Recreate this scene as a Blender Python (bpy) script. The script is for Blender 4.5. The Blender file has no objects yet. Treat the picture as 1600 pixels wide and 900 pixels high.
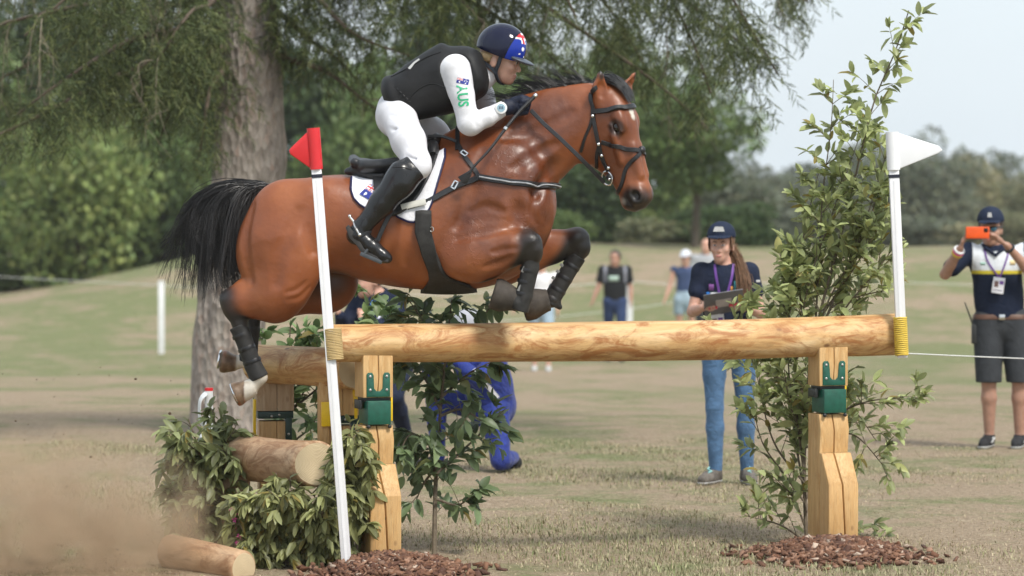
import bpy, bmesh, math, random
import numpy as np
from mathutils import Vector, Matrix, Quaternion
R = math.radians
random.seed(7)
rng = np.random.default_rng(7)
SC = bpy.context.scene
COL = SC.collection

# ------------------------------------------------------------------ camera
PX = 1600.0
CAM_Y, CAM_Z, LENS = -18.0, 1.9, 125.6
FPX = LENS / 36.0 * PX
PITCH = math.atan((450 - 291) / FPX)
cam_d = bpy.data.cameras.new('camera')
cam = bpy.data.objects.new('camera', cam_d); COL.objects.link(cam)
cam.location = (0, CAM_Y, CAM_Z)
cam.rotation_euler = (math.pi / 2 - PITCH, 0, 0)
cam_d.lens = LENS; cam_d.sensor_width = 36.0
cam_d.clip_start = 0.5; cam_d.clip_end = 3000
cam_d.dof.use_dof = True
cam_d.dof.focus_distance = 17.85
cam_d.dof.aperture_fstop = 3.2
SC.camera = cam

# ------------------------------------------------------------------ sky and sun
SUN_AZ, SUN_EL = R(-35), R(52)      # sun behind and right of the camera, high, veiled
w = bpy.data.worlds.new('World'); SC.world = w; w.use_nodes = True
nt = w.node_tree; nt.nodes.clear()
out = nt.nodes.new('ShaderNodeOutputWorld')
bg = nt.nodes.new('ShaderNodeBackground'); bg.inputs['Strength'].default_value = 0.12
sky = nt.nodes.new('ShaderNodeTexSky'); sky.sky_type = 'NISHITA'; sky.sun_disc = False
sky.sun_elevation = SUN_EL; sky.sun_rotation = R(180) + SUN_AZ
sky.air_density = 1.0; sky.dust_density = 3.0; sky.ozone_density = 1.0; sky.altitude = 100
cl = nt.nodes.new('ShaderNodeTexNoise'); cl.inputs['Scale'].default_value = 2.2; cl.inputs['Detail'].default_value = 6
tc = nt.nodes.new('ShaderNodeTexCoord'); mp = nt.nodes.new('ShaderNodeMapping'); mp.inputs['Scale'].default_value = (1, 1, 2.6)
rmp = nt.nodes.new('ShaderNodeValToRGB')
rmp.color_ramp.elements[0].position = .28; rmp.color_ramp.elements[0].color = (.72, .72, .72, 1)
rmp.color_ramp.elements[1].position = .72; rmp.color_ramp.elements[1].color = (.96, .96, .96, 1)
mix = nt.nodes.new('ShaderNodeMix'); mix.data_type = 'RGBA'
mix.inputs['B'].default_value = (5.9, 6.55, 7.05, 1)      # thin white overcast
L = nt.links.new
L(tc.outputs['Generated'], mp.inputs['Vector']); L(mp.outputs['Vector'], cl.inputs['Vector'])
L(cl.outputs['Fac'], rmp.inputs['Fac']); L(rmp.outputs['Color'], mix.inputs['Factor'])
L(sky.outputs['Color'], mix.inputs['A']); L(mix.outputs['Result'], bg.inputs['Color']); L(bg.outputs['Background'], out.inputs['Surface'])
sun_d = bpy.data.lights.new('sun', 'SUN'); sun_d.energy = 2.9; sun_d.angle = R(14); sun_d.color = (1, .95, .87)
sun = bpy.data.objects.new('sun', sun_d); COL.objects.link(sun)
# direction towards the sun: behind the camera (-Y), to the right (+X)
sdir = Vector((-math.sin(SUN_AZ) * math.cos(SUN_EL), -math.cos(SUN_AZ) * math.cos(SUN_EL), math.sin(SUN_EL)))
sun.rotation_euler = sdir.to_track_quat('Z', 'Y').to_euler()
sky.sun_rotation = math.atan2(sdir.x, sdir.y)
SC.view_settings.view_transform = 'Standard'; SC.view_settings.look = 'None'
SC.view_settings.exposure = 0.40; SC.view_settings.gamma = 1.0
SC.view_settings.use_curve_mapping = False
SC.cycles.use_denoising = True
SC.cycles.max_bounces = 6; SC.cycles.diffuse_bounces = 3; SC.cycles.glossy_bounces = 3
SC.cycles.transparent_max_bounces = 8; SC.cycles.volume_bounces = 1
SC.cycles.use_adaptive_sampling = True; SC.cycles.adaptive_threshold = 0.02
SC.cycles.caustics_reflective = False; SC.cycles.caustics_refractive = False

# ------------------------------------------------------------------ helpers
S = 310.0                               # photo pixels per metre at the plane of the jump
def P(u, v, y=0.0):
    """photo pixel on the vertical plane of the jump, y = depth in the same pixel unit"""
    return Vector(((u - 800) / S, y / S, 1.388 - (v - 450) / S))
def unproj(u, v, Y):
    """point on the camera ray of pixel (u,v) at world depth Y"""
    d = Y - CAM_Y
    th = math.atan((v - 450) / FPX) + PITCH
    z = CAM_Z - math.tan(th) * d
    x = (u - 800) / FPX * d / math.cos(PITCH)
    return Vector((x, Y, z))

def mesh_np(name, verts, faces, smooth=True):
    """verts (n,3), faces (m,k) with the same k"""
    me = bpy.data.meshes.new(name)
    verts = np.ascontiguousarray(verts, dtype=np.float32); faces = np.ascontiguousarray(faces, dtype=np.int32)
    m, k = faces.shape
    me.vertices.add(len(verts)); me.vertices.foreach_set('co', verts.ravel())
    me.loops.add(m * k); me.loops.foreach_set('vertex_index', faces.ravel())
    me.polygons.add(m)
    me.polygons.foreach_set('loop_start', np.arange(0, m * k, k, dtype=np.int32))
    me.update(calc_edges=True)
    if smooth: me.polygons.foreach_set('use_smooth', np.ones(m, dtype=bool))
    me.validate()
    return me
def attr(me, name, vals):
    """per-vertex colour attribute"""
    vals = np.asarray(vals, dtype=np.float32)
    if vals.ndim == 1: vals = np.stack([vals] * 3, 1)
    if vals.shape[1] == 3: vals = np.concatenate([vals, np.ones((len(vals), 1), np.float32)], 1)
    a = me.color_attributes.new(name, 'FLOAT_COLOR', 'POINT')
    a.data.foreach_set('color', np.ascontiguousarray(vals).ravel())
def obj(name, me, m=None, parent=None, loc=None):
    o = bpy.data.objects.new(name, me); COL.objects.link(o)
    if m is not None and me is not None and len(me.materials) == 0: me.materials.append(m)
    if loc is not None: o.location = loc
    if parent is not None: o.parent = parent
    return o
def thing(name, label, cat, loc=(0, 0, 0), group=None):
    o = bpy.data.objects.new(name, None); COL.objects.link(o); o.location = loc
    o.empty_display_size = .1
    return tag(o, label, cat, group)
def tag(o, label=None, cat=None, group=None, kind=None):
    if label: o['label'] = label
    if cat: o['category'] = cat
    if group: o['group'] = group
    if kind: o['kind'] = kind
    return o
def child(name, me, m, parent):
    """part whose mesh is given in world coordinates"""
    o = obj(name, me, m)
    o.parent = parent; o.matrix_parent_inverse = Matrix.Translation(-parent.location) if parent.type == 'EMPTY' else Matrix.Identity(4)
    return o

class MB:
    """collects simple shapes into one mesh"""
    def __init__(s): s.v = []; s.f = []
    def add(s, vs, fs):
        n = len(s.v); s.v += [tuple(v) for v in vs]; s.f += [tuple(i + n for i in f) for f in fs]; return s
    def box(s, lo, hi, M=None):
        x0, y0, z0 = lo; x1, y1, z1 = hi
        vs = [Vector(p) for p in ((x0,y0,z0),(x1,y0,z0),(x1,y1,z0),(x0,y1,z0),(x0,y0,z1),(x1,y0,z1),(x1,y1,z1),(x0,y1,z1))]
        if M is not None: vs = [M @ v for v in vs]
        return s.add(vs, [(0,3,2,1),(4,5,6,7),(0,1,5,4),(1,2,6,5),(2,3,7,6),(3,0,4,7)])
    def tube(s, pts, rad, n=8, cap=True):
        pts = [Vector(p) for p in pts]; k = len(pts)
        if not hasattr(rad, '__len__'): rad = [rad] * k
        vs = []; fs = []; up = None
        for i, p in enumerate(pts):
            t = (pts[min(i + 1, k - 1)] - pts[max(i - 1, 0)]).normalized()
            if up is None: up = t.orthogonal().normalized()
            up = (up - t * up.dot(t))
            up = up.normalized() if up.length > 1e-6 else t.orthogonal().normalized()
            b = t.cross(up)
            for j in range(n):
                a = 2 * math.pi * j / n
                vs.append(p + (up * math.cos(a) + b * math.sin(a)) * rad[i])
        for i in range(k - 1):
            for j in range(n):
                j2 = (j + 1) % n
                fs.append((i*n+j, i*n+j2, (i+1)*n+j2, (i+1)*n+j))
        if cap:
            fs.append(tuple(range(n - 1, -1, -1))); fs.append(tuple((k-1)*n + j for j in range(n)))
        return s.add(vs, fs)
    def ball(s, c, r, seg=12, ring=8, sc=(1, 1, 1)):
        c = Vector(c); vs = [c + Vector((0, 0, r*sc[2]))]; fs = []
        for i in range(1, ring):
            th = math.pi * i / ring
            for j in range(seg):
                a = 2 * math.pi * j / seg
                vs.append(c + Vector((r*sc[0]*math.sin(th)*math.cos(a), r*sc[1]*math.sin(th)*math.sin(a), r*sc[2]*math.cos(th))))
        vs.append(c - Vector((0, 0, r*sc[2])))
        for j in range(seg):
            fs.append((0, 1 + j, 1 + (j + 1) % seg))
            for i in range(ring - 2):
                a = 1 + i*seg + j; b = 1 + i*seg + (j+1) % seg
                fs.append((a, a + seg, b + seg, b))
            e = 1 + (ring-2)*seg
            fs.append((e + j, len(vs) - 1, e + (j + 1) % seg))
        return s.add(vs, fs)
    def prism(s, outline, y0, y1, axis='y', M=None):
        """outline: list of (a,b) in the XZ plane, extruded along Y"""
        n = len(outline)
        vs = [Vector((a, y0, b)) for a, b in outline] + [Vector((a, y1, b)) for a, b in outline]
        if M is not None: vs = [M @ v for v in vs]
        fs = [tuple(range(n)), tuple(range(2*n-1, n-1, -1))] + [(i, i+n, (i+1) % n + n, (i+1) % n) for i in range(n)]
        return s.add(vs, fs)
    def ribbon(s, pts, nrm, width, thick):
        """box-section strap along pts; nrm = outward normals"""
        k = len(pts); vs = []; fs = []
        for i in range(k):
            p = Vector(pts[i]); t = (Vector(pts[min(i+1, k-1)]) - Vector(pts[max(i-1, 0)])).normalized()
            nn = Vector(nrm[i]); nn = (nn - t*nn.dot(t)).normalized(); b = t.cross(nn)
            ww = width[i] if hasattr(width, '__len__') else width
            for sx, sy in ((-1, -.5), (-1, .5), (-.8, 1), (.8, 1), (1, .5), (1, -.5)):
                vs.append(p + b*(ww*.5*sx) + nn*(thick*.5*(sy + .5)))
        m = 6
        for i in range(k - 1):
            for j in range(m):
                j2 = (j+1) % m
                fs.append((i*m+j, i*m+j2, (i+1)*m+j2, (i+1)*m+j))
        fs.append(tuple(range(m-1, -1, -1))); fs.append(tuple((k-1)*m+j for j in range(m)))
        return s.add(vs, fs)
    def mesh(s, name, smooth=True, bevel=0.0, seg=2, ang=None):
        me = bpy.data.meshes.new(name); me.from_pydata(s.v, [], s.f)
        bm = bmesh.new(); bm.from_mesh(me)
        bmesh.ops.recalc_face_normals(bm, faces=bm.faces)
        if bevel > 0:
            es = [e for e in bm.edges if len(e.link_faces) == 2 and e.calc_face_angle(0) > R(30)]
            bmesh.ops.bevel(bm, geom=es, offset=bevel, segments=seg, affect='EDGES', profile=.5)
        bm.to_mesh(me); bm.free()
        if smooth:
            me.polygons.foreach_set('use_smooth', np.ones(len(me.polygons), dtype=bool))
            me.set_sharp_from_angle(angle=ang if ang else R(38))
        me.update()
        return me

# ------------------------------------------------------------------ materials
MATS = {}
class NB:
    def __init__(s, name):
        s.m = bpy.data.materials.new(name); s.m.use_nodes = True; s.nt = s.m.node_tree
        s.nt.nodes.clear()
        s.o = s.nt.nodes.new('ShaderNodeOutputMaterial'); s.p = s.nt.nodes.new('ShaderNodeBsdfPrincipled')
        s.nt.links.new(s.p.outputs[0], s.o.inputs['Surface'])
        MATS[name] = s.m
    def n(s, t, **kw):
        nd = s.nt.nodes.new('ShaderNode' + t)
        for k, v in kw.items():
            if k in nd.inputs: nd.inputs[k].default_value = v
            else: setattr(nd, k, v)
        return nd
    def l(s, a, b): s.nt.links.new(a, b)
    def coord(s, kind='Object', scale=None):
        t = s.n('TexCoord'); o = t.outputs[kind]
        if scale:
            m = s.n('Mapping'); m.inputs['Scale'].default_value = scale; s.l(o, m.inputs['Vector']); o = m.outputs['Vector']
        return o
    def noise(s, vec, scale, detail=4, rough=.55, dist=0.0):
        n = s.n('TexNoise'); n.inputs['Scale'].default_value = scale; n.inputs['Detail'].default_value = detail
        n.inputs['Roughness'].default_value = rough; n.inputs['Distortion'].default_value = dist
        if vec is not None: s.l(vec, n.inputs['Vector'])
        return n.outputs['Fac']
    def ramp(s, fac, stops):
        r = s.n('ValToRGB'); cr = r.color_ramp
        while len(cr.elements) < len(stops): cr.elements.new(.5)
        for e, (p, c) in zip(cr.elements, stops):
            e.position = p; e.color = (*c, 1) if len(c) == 3 else c
        s.l(fac, r.inputs['Fac']); return r.outputs['Color']
    def mixc(s, fac, a, b, mode='MIX'):
        m = s.n('Mix'); m.data_type = 'RGBA'; m.blend_type = mode
        for k, x in (('Factor', fac), ('A', a), ('B', b)):
            i = m.inputs[k] if k != 'Factor' else m.inputs[0]
            if k != 'Factor': i = [q for q in m.inputs if q.name == k and q.type == 'RGBA'][0]
            if hasattr(x, 'is_output'): s.l(x, i)
            else: i.default_value = x if k == 'Factor' else (*x, 1)
        return [q for q in m.outputs if q.type == 'RGBA'][0]
    def attr(s, name):
        a = s.n('Attribute'); a.attribute_name = name; return a.outputs['Color']
    def col(s, c):
        i = s.p.inputs['Base Color']
        if hasattr(c, 'is_output'): s.l(c, i)
        else: i.default_value = (*c, 1)
        return s
    def set(s, **kw):
        for k, v in kw.items():
            i = s.p.inputs[k.replace('_', ' ')]
            if hasattr(v, 'is_output'): s.l(v, i)
            else: i.default_value = v
        return s
    def bump(s, h, strength=.3, dist=.01):
        b = s.n('Bump'); b.inputs['Strength'].default_value = strength; b.inputs['Distance'].default_value = dist
        s.l(h, b.inputs['Height'])
        if s.p.inputs['Normal'].is_linked:
            s.l(s.p.inputs['Normal'].links[0].from_socket, b.inputs['Normal'])
        s.l(b.outputs[0], s.p.inputs['Normal']); return s
def simple(name, c, rough=.5, spec=.5, var=.12, vscale=18, bump=0.0, bscale=200, metal=0.0, **kw):
    if name in MATS: return MATS[name]
    b = NB(name); v = b.coord()
    n = b.noise(v, vscale, 5)
    lo = tuple(max(0, x*(1-var)) for x in c); hi = tuple(min(1, x*(1+var)) for x in c)
    b.col(b.ramp(n, [(.3, lo), (.7, hi)]))
    b.set(Roughness=rough, Metallic=metal); b.p.inputs['Specular IOR Level'].default_value = spec
    if bump: b.bump(b.noise(v, bscale, 3), bump, .004)
    for k, x in kw.items(): b.p.inputs[k.replace('_', ' ')].default_value = x
    return b.m
def srgb(r, g, b):
    f = lambda x: (x/255/12.92) if x/255 <= .04045 else ((x/255+.055)/1.055)**2.4
    return (f(r), f(g), f(b))
# ------------------------------------------------------------------ implicit-surface toolkit (one continuous skin per body)
def smin(a, b, k):
    if k <= 0: return np.minimum(a, b)
    h = np.maximum(k - np.abs(a - b), 0) / k
    return np.minimum(a, b) - h*h*k*.25
class Field:
    def __init__(s, lo, hi, h):
        s.lo = np.array(lo, np.float32); s.h = h
        s.n = np.ceil((np.array(hi) - s.lo) / h).astype(int) + 1
        s.d = np.full(s.n, 1e3, np.float32)
    def sub(s, lo, hi):
        a = np.clip(np.floor((np.array(lo) - s.lo) / s.h).astype(int), 0, s.n)
        b = np.clip(np.ceil((np.array(hi) - s.lo) / s.h).astype(int) + 1, 0, s.n)
        ax = [s.lo[i] + s.h * np.arange(a[i], b[i], dtype=np.float32) for i in range(3)]
        sl = tuple(slice(a[i], b[i]) for i in range(3))
        return sl, ax[0][:, None, None], ax[1][None, :, None], ax[2][None, None, :]
    def add(s, prim, k=0.0, infl=0.0):
        lo, hi, f = prim; pad = k + infl + 3*s.h
        sl, X, Y, Z = s.sub(np.array(lo) - pad, np.array(hi) + pad)
        if 0 in s.d[sl].shape: return s
        s.d[sl] = smin(s.d[sl], f(X, Y, Z) - infl, k); return s
    def cut(s, prim, k=0.0):
        lo, hi, f = prim; pad = k + 3*s.h
        sl, X, Y, Z = s.sub(np.array(lo) - pad, np.array(hi) + pad)
        if 0 in s.d[sl].shape: return s
        s.d[sl] = -smin(-s.d[sl], f(X, Y, Z), k); return s
    def plane(s, p, n, k=0.0):
        """keep only the side the normal points away from"""
        n = np.array(n, float); n /= np.linalg.norm(n)
        sl, X, Y, Z = s.sub(s.lo, s.lo + s.h*s.n)
        f = ((X-p[0])*n[0] + (Y-p[1])*n[1] + (Z-p[2])*n[2]).astype(np.float32)
        s.d = -smin(-s.d, -f, k); return s
    def mesh(s, smooth=1):
        d = s.d; ins = d < 0
        c = [ins[i:ins.shape[0]-1+i, j:ins.shape[1]-1+j, k:ins.shape[2]-1+k] for i in (0,1) for j in (0,1) for k in (0,1)]
        any_ = np.logical_or.reduce(c); all_ = np.logical_and.reduce(c)
        act = np.argwhere(any_ & ~all_)
        idm = np.full(any_.shape, -1, np.int32); idm[tuple(act.T)] = np.arange(len(act))
        off = np.array([(i,j,k) for i in (0,1) for j in (0,1) for k in (0,1)])
        vals = np.stack([d[act[:,0]+o[0], act[:,1]+o[1], act[:,2]+o[2]] for o in off], 1)
        pos = np.zeros((len(act), 3), np.float32); cnt = np.zeros(len(act), np.float32)
        for a in range(8):
            for ax in range(3):
                b = a | (4 >> ax)
                if b == a: continue
                va, vb = vals[:, a], vals[:, b]; m = (va < 0) != (vb < 0)
                t = np.where(m, va / np.where(m, va - vb, 1), 0); t = np.clip(t, 0, 1)
                p = off[a][None, :] + t[:, None] * (off[b] - off[a])[None, :]
                pos += np.where(m[:, None], p, 0); cnt += m
        V = s.lo + s.h * (act + pos / np.maximum(cnt, 1)[:, None])
        F = []
        for ax in range(3):
            sh = [slice(None)]*3; sh2 = [slice(None)]*3
            sh[ax] = slice(0, -1); sh2[ax] = slice(1, None)
            A, B = ins[tuple(sh)], ins[tuple(sh2)]
            e = np.argwhere(A != B); flip = A[tuple(e.T)]
            o1, o2 = [(1,2), (2,0), (0,1)][ax]
            ok = (e[:, o1] > 0) & (e[:, o2] > 0) & (e[:, o1] < ins.shape[o1]-1) & (e[:, o2] < ins.shape[o2]-1)
            e, flip = e[ok], flip[ok]
            def cell(da, db):
                q = e.copy(); q[:, o1] -= da; q[:, o2] -= db; return idm[tuple(q.T)]
            q = np.stack([cell(1,1), cell(0,1), cell(0,0), cell(1,0)], 1)
            q[~flip] = q[~flip][:, ::-1]
            F.append(q)
        F = np.concatenate(F); F = F[(F >= 0).all(1)]
        for _ in range(smooth):
            acc = np.zeros_like(V); cn = np.zeros(len(V), np.float32)
            for i in range(4):
                np.add.at(acc, F[:, i], V[F[:, (i+1) % 4]]); np.add.at(acc, F[:, i], V[F[:, (i+3) % 4]]); np.add.at(cn, F[:, i], 2)
            V = .5*V + .5*acc/np.maximum(cn, 1)[:, None]
        return V.astype(np.float32), F
    def val(s, pts):
        """trilinear samples"""
        q = (np.asarray(pts, np.float32) - s.lo) / s.h
        q = np.clip(q, 0, np.array(s.n) - 1.001); i = q.astype(int); f = q - i; r = 0
        for a in (0,1):
            for b in (0,1):
                for c in (0,1):
                    w_ = (f[:,0] if a else 1-f[:,0])*(f[:,1] if b else 1-f[:,1])*(f[:,2] if c else 1-f[:,2])
                    r = r + w_*s.d[i[:,0]+a, i[:,1]+b, i[:,2]+c]
        return r
    def hit(s, o, dr, tmax, step=None):
        """march rays from outside; o (n,3), dr (n,3) unit; returns hit points (nan if none)"""
        o = np.asarray(o, float); dr = np.asarray(dr, float); step = step or s.h*.5
        ts = np.arange(0, tmax, step); res = np.full(o.shape, np.nan); done = np.zeros(len(o), bool); pv = None
        for t in ts:
            v = s.val(o + dr*t)
            n = (v < 0) & ~done
            if n.any():
                fr = np.zeros(len(o)) if pv is None else np.clip(pv/np.maximum(pv - v, 1e-6), 0, 1)*step - step
                res[n] = (o + dr*(t + fr)[:, None])[n]; done |= n
            pv = v
            if done.all(): break
        return res
    def near(s, u, v, ystart=None):
        """surface point seen from the camera side at (x=u, z=-v)"""
        u = np.atleast_1d(np.asarray(u, float)); v = np.atleast_1d(np.asarray(v, float))
        o = np.stack([u, np.full_like(u, s.lo[1] if ystart is None else ystart), -v], 1)
        return s.hit(o, np.tile([0., 1., 0.], (len(u), 1)), s.h*s.n[1])
    def grad(s, pts, e=None):
        e = e or s.h*1.5; pts = np.asarray(pts, float); g = np.zeros_like(pts)
        for i in range(3):
            dd = np.zeros(3); dd[i] = e
            g[:, i] = s.val(pts + dd) - s.val(pts - dd)
        return g / np.maximum(np.linalg.norm(g, axis=1), 1e-6)[:, None]

def V3(*a): return np.array(a, float)
def cone(p1, p2, r1, r2, flat=None):
    """tapered capsule; flat=(axis, scale) squeezes the section along an axis"""
    p1 = np.array(p1, float); p2 = np.array(p2, float); m = max(r1, r2)*(max(1, flat[1]) if flat else 1)
    lo = np.minimum(p1, p2) - m; hi = np.maximum(p1, p2) + m
    ba = p2 - p1; bb = max(ba.dot(ba), 1e-9)
    if flat: n = np.array(flat[0], float); n = n/np.linalg.norm(n); fs = 1/flat[1]**2 - 1
    def f(X, Y, Z):
        x, y, z = X-p1[0], Y-p1[1], Z-p1[2]
        t = np.clip((x*ba[0] + y*ba[1] + z*ba[2])/bb, 0, 1)
        x = x - t*ba[0]; y = y - t*ba[1]; z = z - t*ba[2]
        q = x*x + y*y + z*z
        if flat: q = q + fs*(x*n[0] + y*n[1] + z*n[2])**2
        d = np.sqrt(np.maximum(q, 0)) - (r1 + t*(r2-r1))
        return (d*(min(1, flat[1]) if flat else 1)).astype(np.float32)
    return lo, hi, f
def chain(pts, flat=None, k=0.0):
    """pts: (x,y,z,r)"""
    cs = [cone(a[:3], b[:3], a[3], b[3], flat) for a, b in zip(pts[:-1], pts[1:])]
    lo = np.min([c[0] for c in cs], 0); hi = np.max([c[1] for c in cs], 0)
    def f(X, Y, Z):
        d = cs[0][2](X, Y, Z)
        for c in cs[1:]: d = smin(d, c[2](X, Y, Z), k)
        return d
    return lo, hi, f
def rotm(ax, deg):
    return np.array(Matrix.Rotation(R(deg), 3, ax))
def ell(c, r, M=None):
    """ellipsoid; M columns = local axes"""
    c = np.array(c, float); r = np.array(r, float); M = np.eye(3) if M is None else np.array(M, float)
    ext = np.sqrt(((M*r[None, :])**2).sum(1))
    def f(X, Y, Z):
        x, y, z = X-c[0], Y-c[1], Z-c[2]
        a = [(x*M[0,i] + y*M[1,i] + z*M[2,i]) for i in range(3)]
        k0 = np.sqrt(sum((a[i]/r[i])**2 for i in range(3))); k1 = np.sqrt(sum((a[i]/r[i]**2)**2 for i in range(3)))
        return (k0*(k0-1)/np.maximum(k1, 1e-6)).astype(np.float32)
    return c - ext, c + ext, f
def smooth_tab(t, n=160):
    """table rows [a, ...] -> densely resampled with a monotone-ish cubic"""
    t = np.array(t, float); a = t[:, 0]; A = np.linspace(a[0], a[-1], n); o = [A]
    for j in range(1, t.shape[1]):
        y = t[:, j]; m = np.gradient(y, a)
        i = np.clip(np.searchsorted(a, A) - 1, 0, len(a)-2); hh = a[i+1]-a[i]; s_ = (A-a[i])/hh
        o.append((2*s_**3-3*s_**2+1)*y[i] + (s_**3-2*s_**2+s_)*hh*m[i] + (-2*s_**3+3*s_**2)*y[i+1] + (s_**3-s_**2)*hh*m[i+1])
    return np.stack(o, 1)
def loft(tab, o=(0,0,0), a=(1,0,0), b=(0,0,1), c=(0,1,0), ex=2.0, taper=0.0):
    """tube along axis a: rows (a, b_top, b_bot, half_width[, c_offset]); taper narrows it towards b_top"""
    T = smooth_tab(tab); o = np.array(o, float); a, b, c = [np.array(x, float) for x in (a, b, c)]
    cs = [o + a*r[0] + b*bb + c*cc for r in T for bb in (r[1], r[2]) for cc in (-r[3]*1.1+(r[4] if T.shape[1]>4 else 0), r[3]*1.1+(r[4] if T.shape[1]>4 else 0))]
    lo = np.min(cs, 0); hi = np.max(cs, 0)
    def f(X, Y, Z):
        x, y, z = X-o[0], Y-o[1], Z-o[2]
        qa = x*a[0]+y*a[1]+z*a[2]; qb = x*b[0]+y*b[1]+z*b[2]; qc = x*c[0]+y*c[1]+z*c[2]
        g = lambda j: np.interp(qa, T[:, 0], T[:, j])
        bt, bb, hw = g(1), g(2), g(3)
        rv = np.maximum((bt-bb)*.5, 1e-3); bc = (bt+bb)*.5
        if T.shape[1] > 4: qc = qc - g(4)
        yb = (qb-bc)/rv
        if taper: hw = hw*(1 - taper*np.clip(yb, -1, 1))
        k = (np.abs(yb)**ex + np.abs(qc/np.maximum(hw, 1e-3))**ex)**(1/ex)
        d = (k-1)*np.minimum(rv, hw)
        e = np.maximum(T[0, 0]-qa, qa-T[-1, 0])
        return np.maximum(d, e).astype(np.float32)
    return lo, hi, f
# ------------------------------------------------------------------ ground
def sstep(a, b, x): t = np.clip((x-a)/(b-a), 0, 1); return t*t*(3-2*t)
def gz(x, Y):
    """ground height: level round the jump, a shallow dip behind it, then a rise with a crest at 80 m"""
    x = np.asarray(x, float); Y = np.asarray(Y, float); D = Y - CAM_Y
    z = -.82*sstep(25, 56, D) + .05*np.sin(x*.9+1)*np.sin(Y*.7)*sstep(20, 24, D)*.4
    crest = np.interp(x, [-40, -13, -11.4, -9.5, -7.2, -4, 0, 6, 16, 40], [-.8, -.75, -.62, -.2, .34, .55, .55, .42, .40, .5])
    z = z + (crest + .82)*sstep(60, 82, D) - 1.0*sstep(86, 120, D)*.9
    return z + .012*np.sin(x*3.1+Y*2.3)*sstep(19, 22, D)
t = np.linspace(-1, 1, 151); xs = np.sinh(t*5.2)/np.sinh(5.2)*1500
t = np.linspace(0, 1, 180); ys = -16 + (np.sinh(t*5.0)/np.sinh(5.0))*1600
gx, gy = np.meshgrid(xs, ys); V_ = np.stack([gx, gy, gz(gx, gy)], -1)
I = np.arange(gx.size).reshape(gx.shape)
F_ = np.stack([I[:-1, :-1], I[:-1, 1:], I[1:, 1:], I[1:, :-1]], -1).reshape(-1, 4)
b = NB('dry_grass_ground'); v = b.coord()
n1 = b.noise(b.coord(scale=(.20, .16, 1)), 1.0, 6, .62, .4); n2 = b.noise(v, 1.6, 6, .65); n3 = b.noise(v, 26, 5, .7); n4 = b.noise(b.coord(scale=(1, .45, 1)), 70, 3, .6)
straw = b.ramp(n3, [(.25, (.20, .145, .092)), (.5, (.345, .265, .185)), (.75, (.50, .41, .30))])
green = b.ramp(n3, [(.25, (.105, .125, .05)), (.5, (.19, .21, .095)), (.75, (.30, .31, .165))])
f1 = b.mixc(.45, n1, n2)
sy = b.n('SeparateXYZ'); b.l(v, sy.inputs[0]); mr_ = b.n('MapRange'); mr_.inputs['From Min'].default_value = 12; mr_.inputs['From Max'].default_value = 40; mr_.inputs['To Max'].default_value = .03; b.l(sy.outputs['Y'], mr_.inputs['Value'])
ad = b.n('Math'); ad.operation = 'ADD'; b.l(f1, ad.inputs[0]); b.l(mr_.outputs[0], ad.inputs[1]); f1 = ad.outputs[0]      # the far bank is greener than the trodden ground at the jump
mask = b.ramp(f1, [(.475, (0,)*3), (.575, (1,)*3)])
c = b.mixc(mask, straw, green)
c = b.mixc(b.ramp(n4, [(.3, (.55,)*3), (.5, (0,)*3)]), c, (.12, .09, .055))
c = b.mixc(b.ramp(b.noise(v, 4.5, 4), [(.62, (0,)*3), (.74, (.6,)*3)]), c, (.46, .385, .27))
b.col(c).set(Roughness=.95); b.p.inputs['Specular IOR Level'].default_value = .15
b.bump(n3, .9, .03); b.bump(n4, .8, .015)
ground = tag(obj('ground', mesh_np('ground', V_.reshape(-1, 3), F_), b.m), 'sloping field of dry mown grass with green patches', kind='structure')
# short grass blades where the field is near enough to see them
def blades(n, x0, x1, y0, y1, hmin, hmax, seed, name, label, cols):
    g = np.random.default_rng(seed); x = g.uniform(x0, x1, n); y = y0 + (y1-y0)*g.random(n)**1.25
    pat = np.sin(x*1.7+.6*np.sin(y*1.3))+np.sin(y*1.1+1.5*np.sin(x*.8))+.6*np.sin(x*5+y*3.7)
    keep = g.random(n) < np.clip(.55 + .3*pat, .12, 1); x, y, pat = x[keep], y[keep], pat[keep]; n = len(x)
    h = g.uniform(hmin, hmax, n)*(.7+.25*np.clip(pat, -1, 2)); a = g.uniform(0, 2*math.pi, n); ln = g.normal(0, .55, n)*h; wd = g.uniform(.0015, .0035, n)
    z = gz(x, y) - .003; ca, sa = np.cos(a), np.sin(a)
    b0 = np.stack([x-ca*wd, y-sa*wd, z], 1); b1 = np.stack([x+ca*wd, y+sa*wd, z], 1)
    m0 = np.stack([x-ca*wd*.8+sa*ln*.35, y-sa*wd*.8-ca*ln*.35, z+h*.6], 1); m1 = np.stack([x+ca*wd*.8+sa*ln*.35, y+sa*wd*.8-ca*ln*.35, z+h*.6], 1)
    tp = np.stack([x+sa*ln*1.3, y-ca*ln*1.3, z+h*.95], 1)
    V = np.stack([b0, b1, m1, m0, tp], 1).reshape(-1, 3); k = np.arange(n)*5
    F = np.concatenate([np.stack([k, k+1, k+2], 1), np.stack([k, k+2, k+3], 1), np.stack([k+3, k+2, k+4], 1)])
    me = mesh_np(name, V, F); u = np.clip(g.random(n)*.75 + .22*np.clip(pat, -1, 1.5), 0, 1)
    col = (1-u)[:, None]*np.array(cols[0]) + u[:, None]*np.array(cols[1]); attr(me, 'tint', np.repeat(col*g.uniform(.65, 1.25, (n, 1)), 5, 0))
    o = obj(name, me, M_BLADE); tag(o, label, 'grass', kind='stuff'); return o
b = NB('grass_blade'); b.col(b.attr('tint')).set(Roughness=.7); M_BLADE = b.m
blades(120000, -3.4, 3.4, -1.6, 9.0, .010, .030, 5, 'short_grass', 'short dry grass blades and straw around the jump', ((.48, .38, .26), (.24, .25, .125)))
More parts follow.
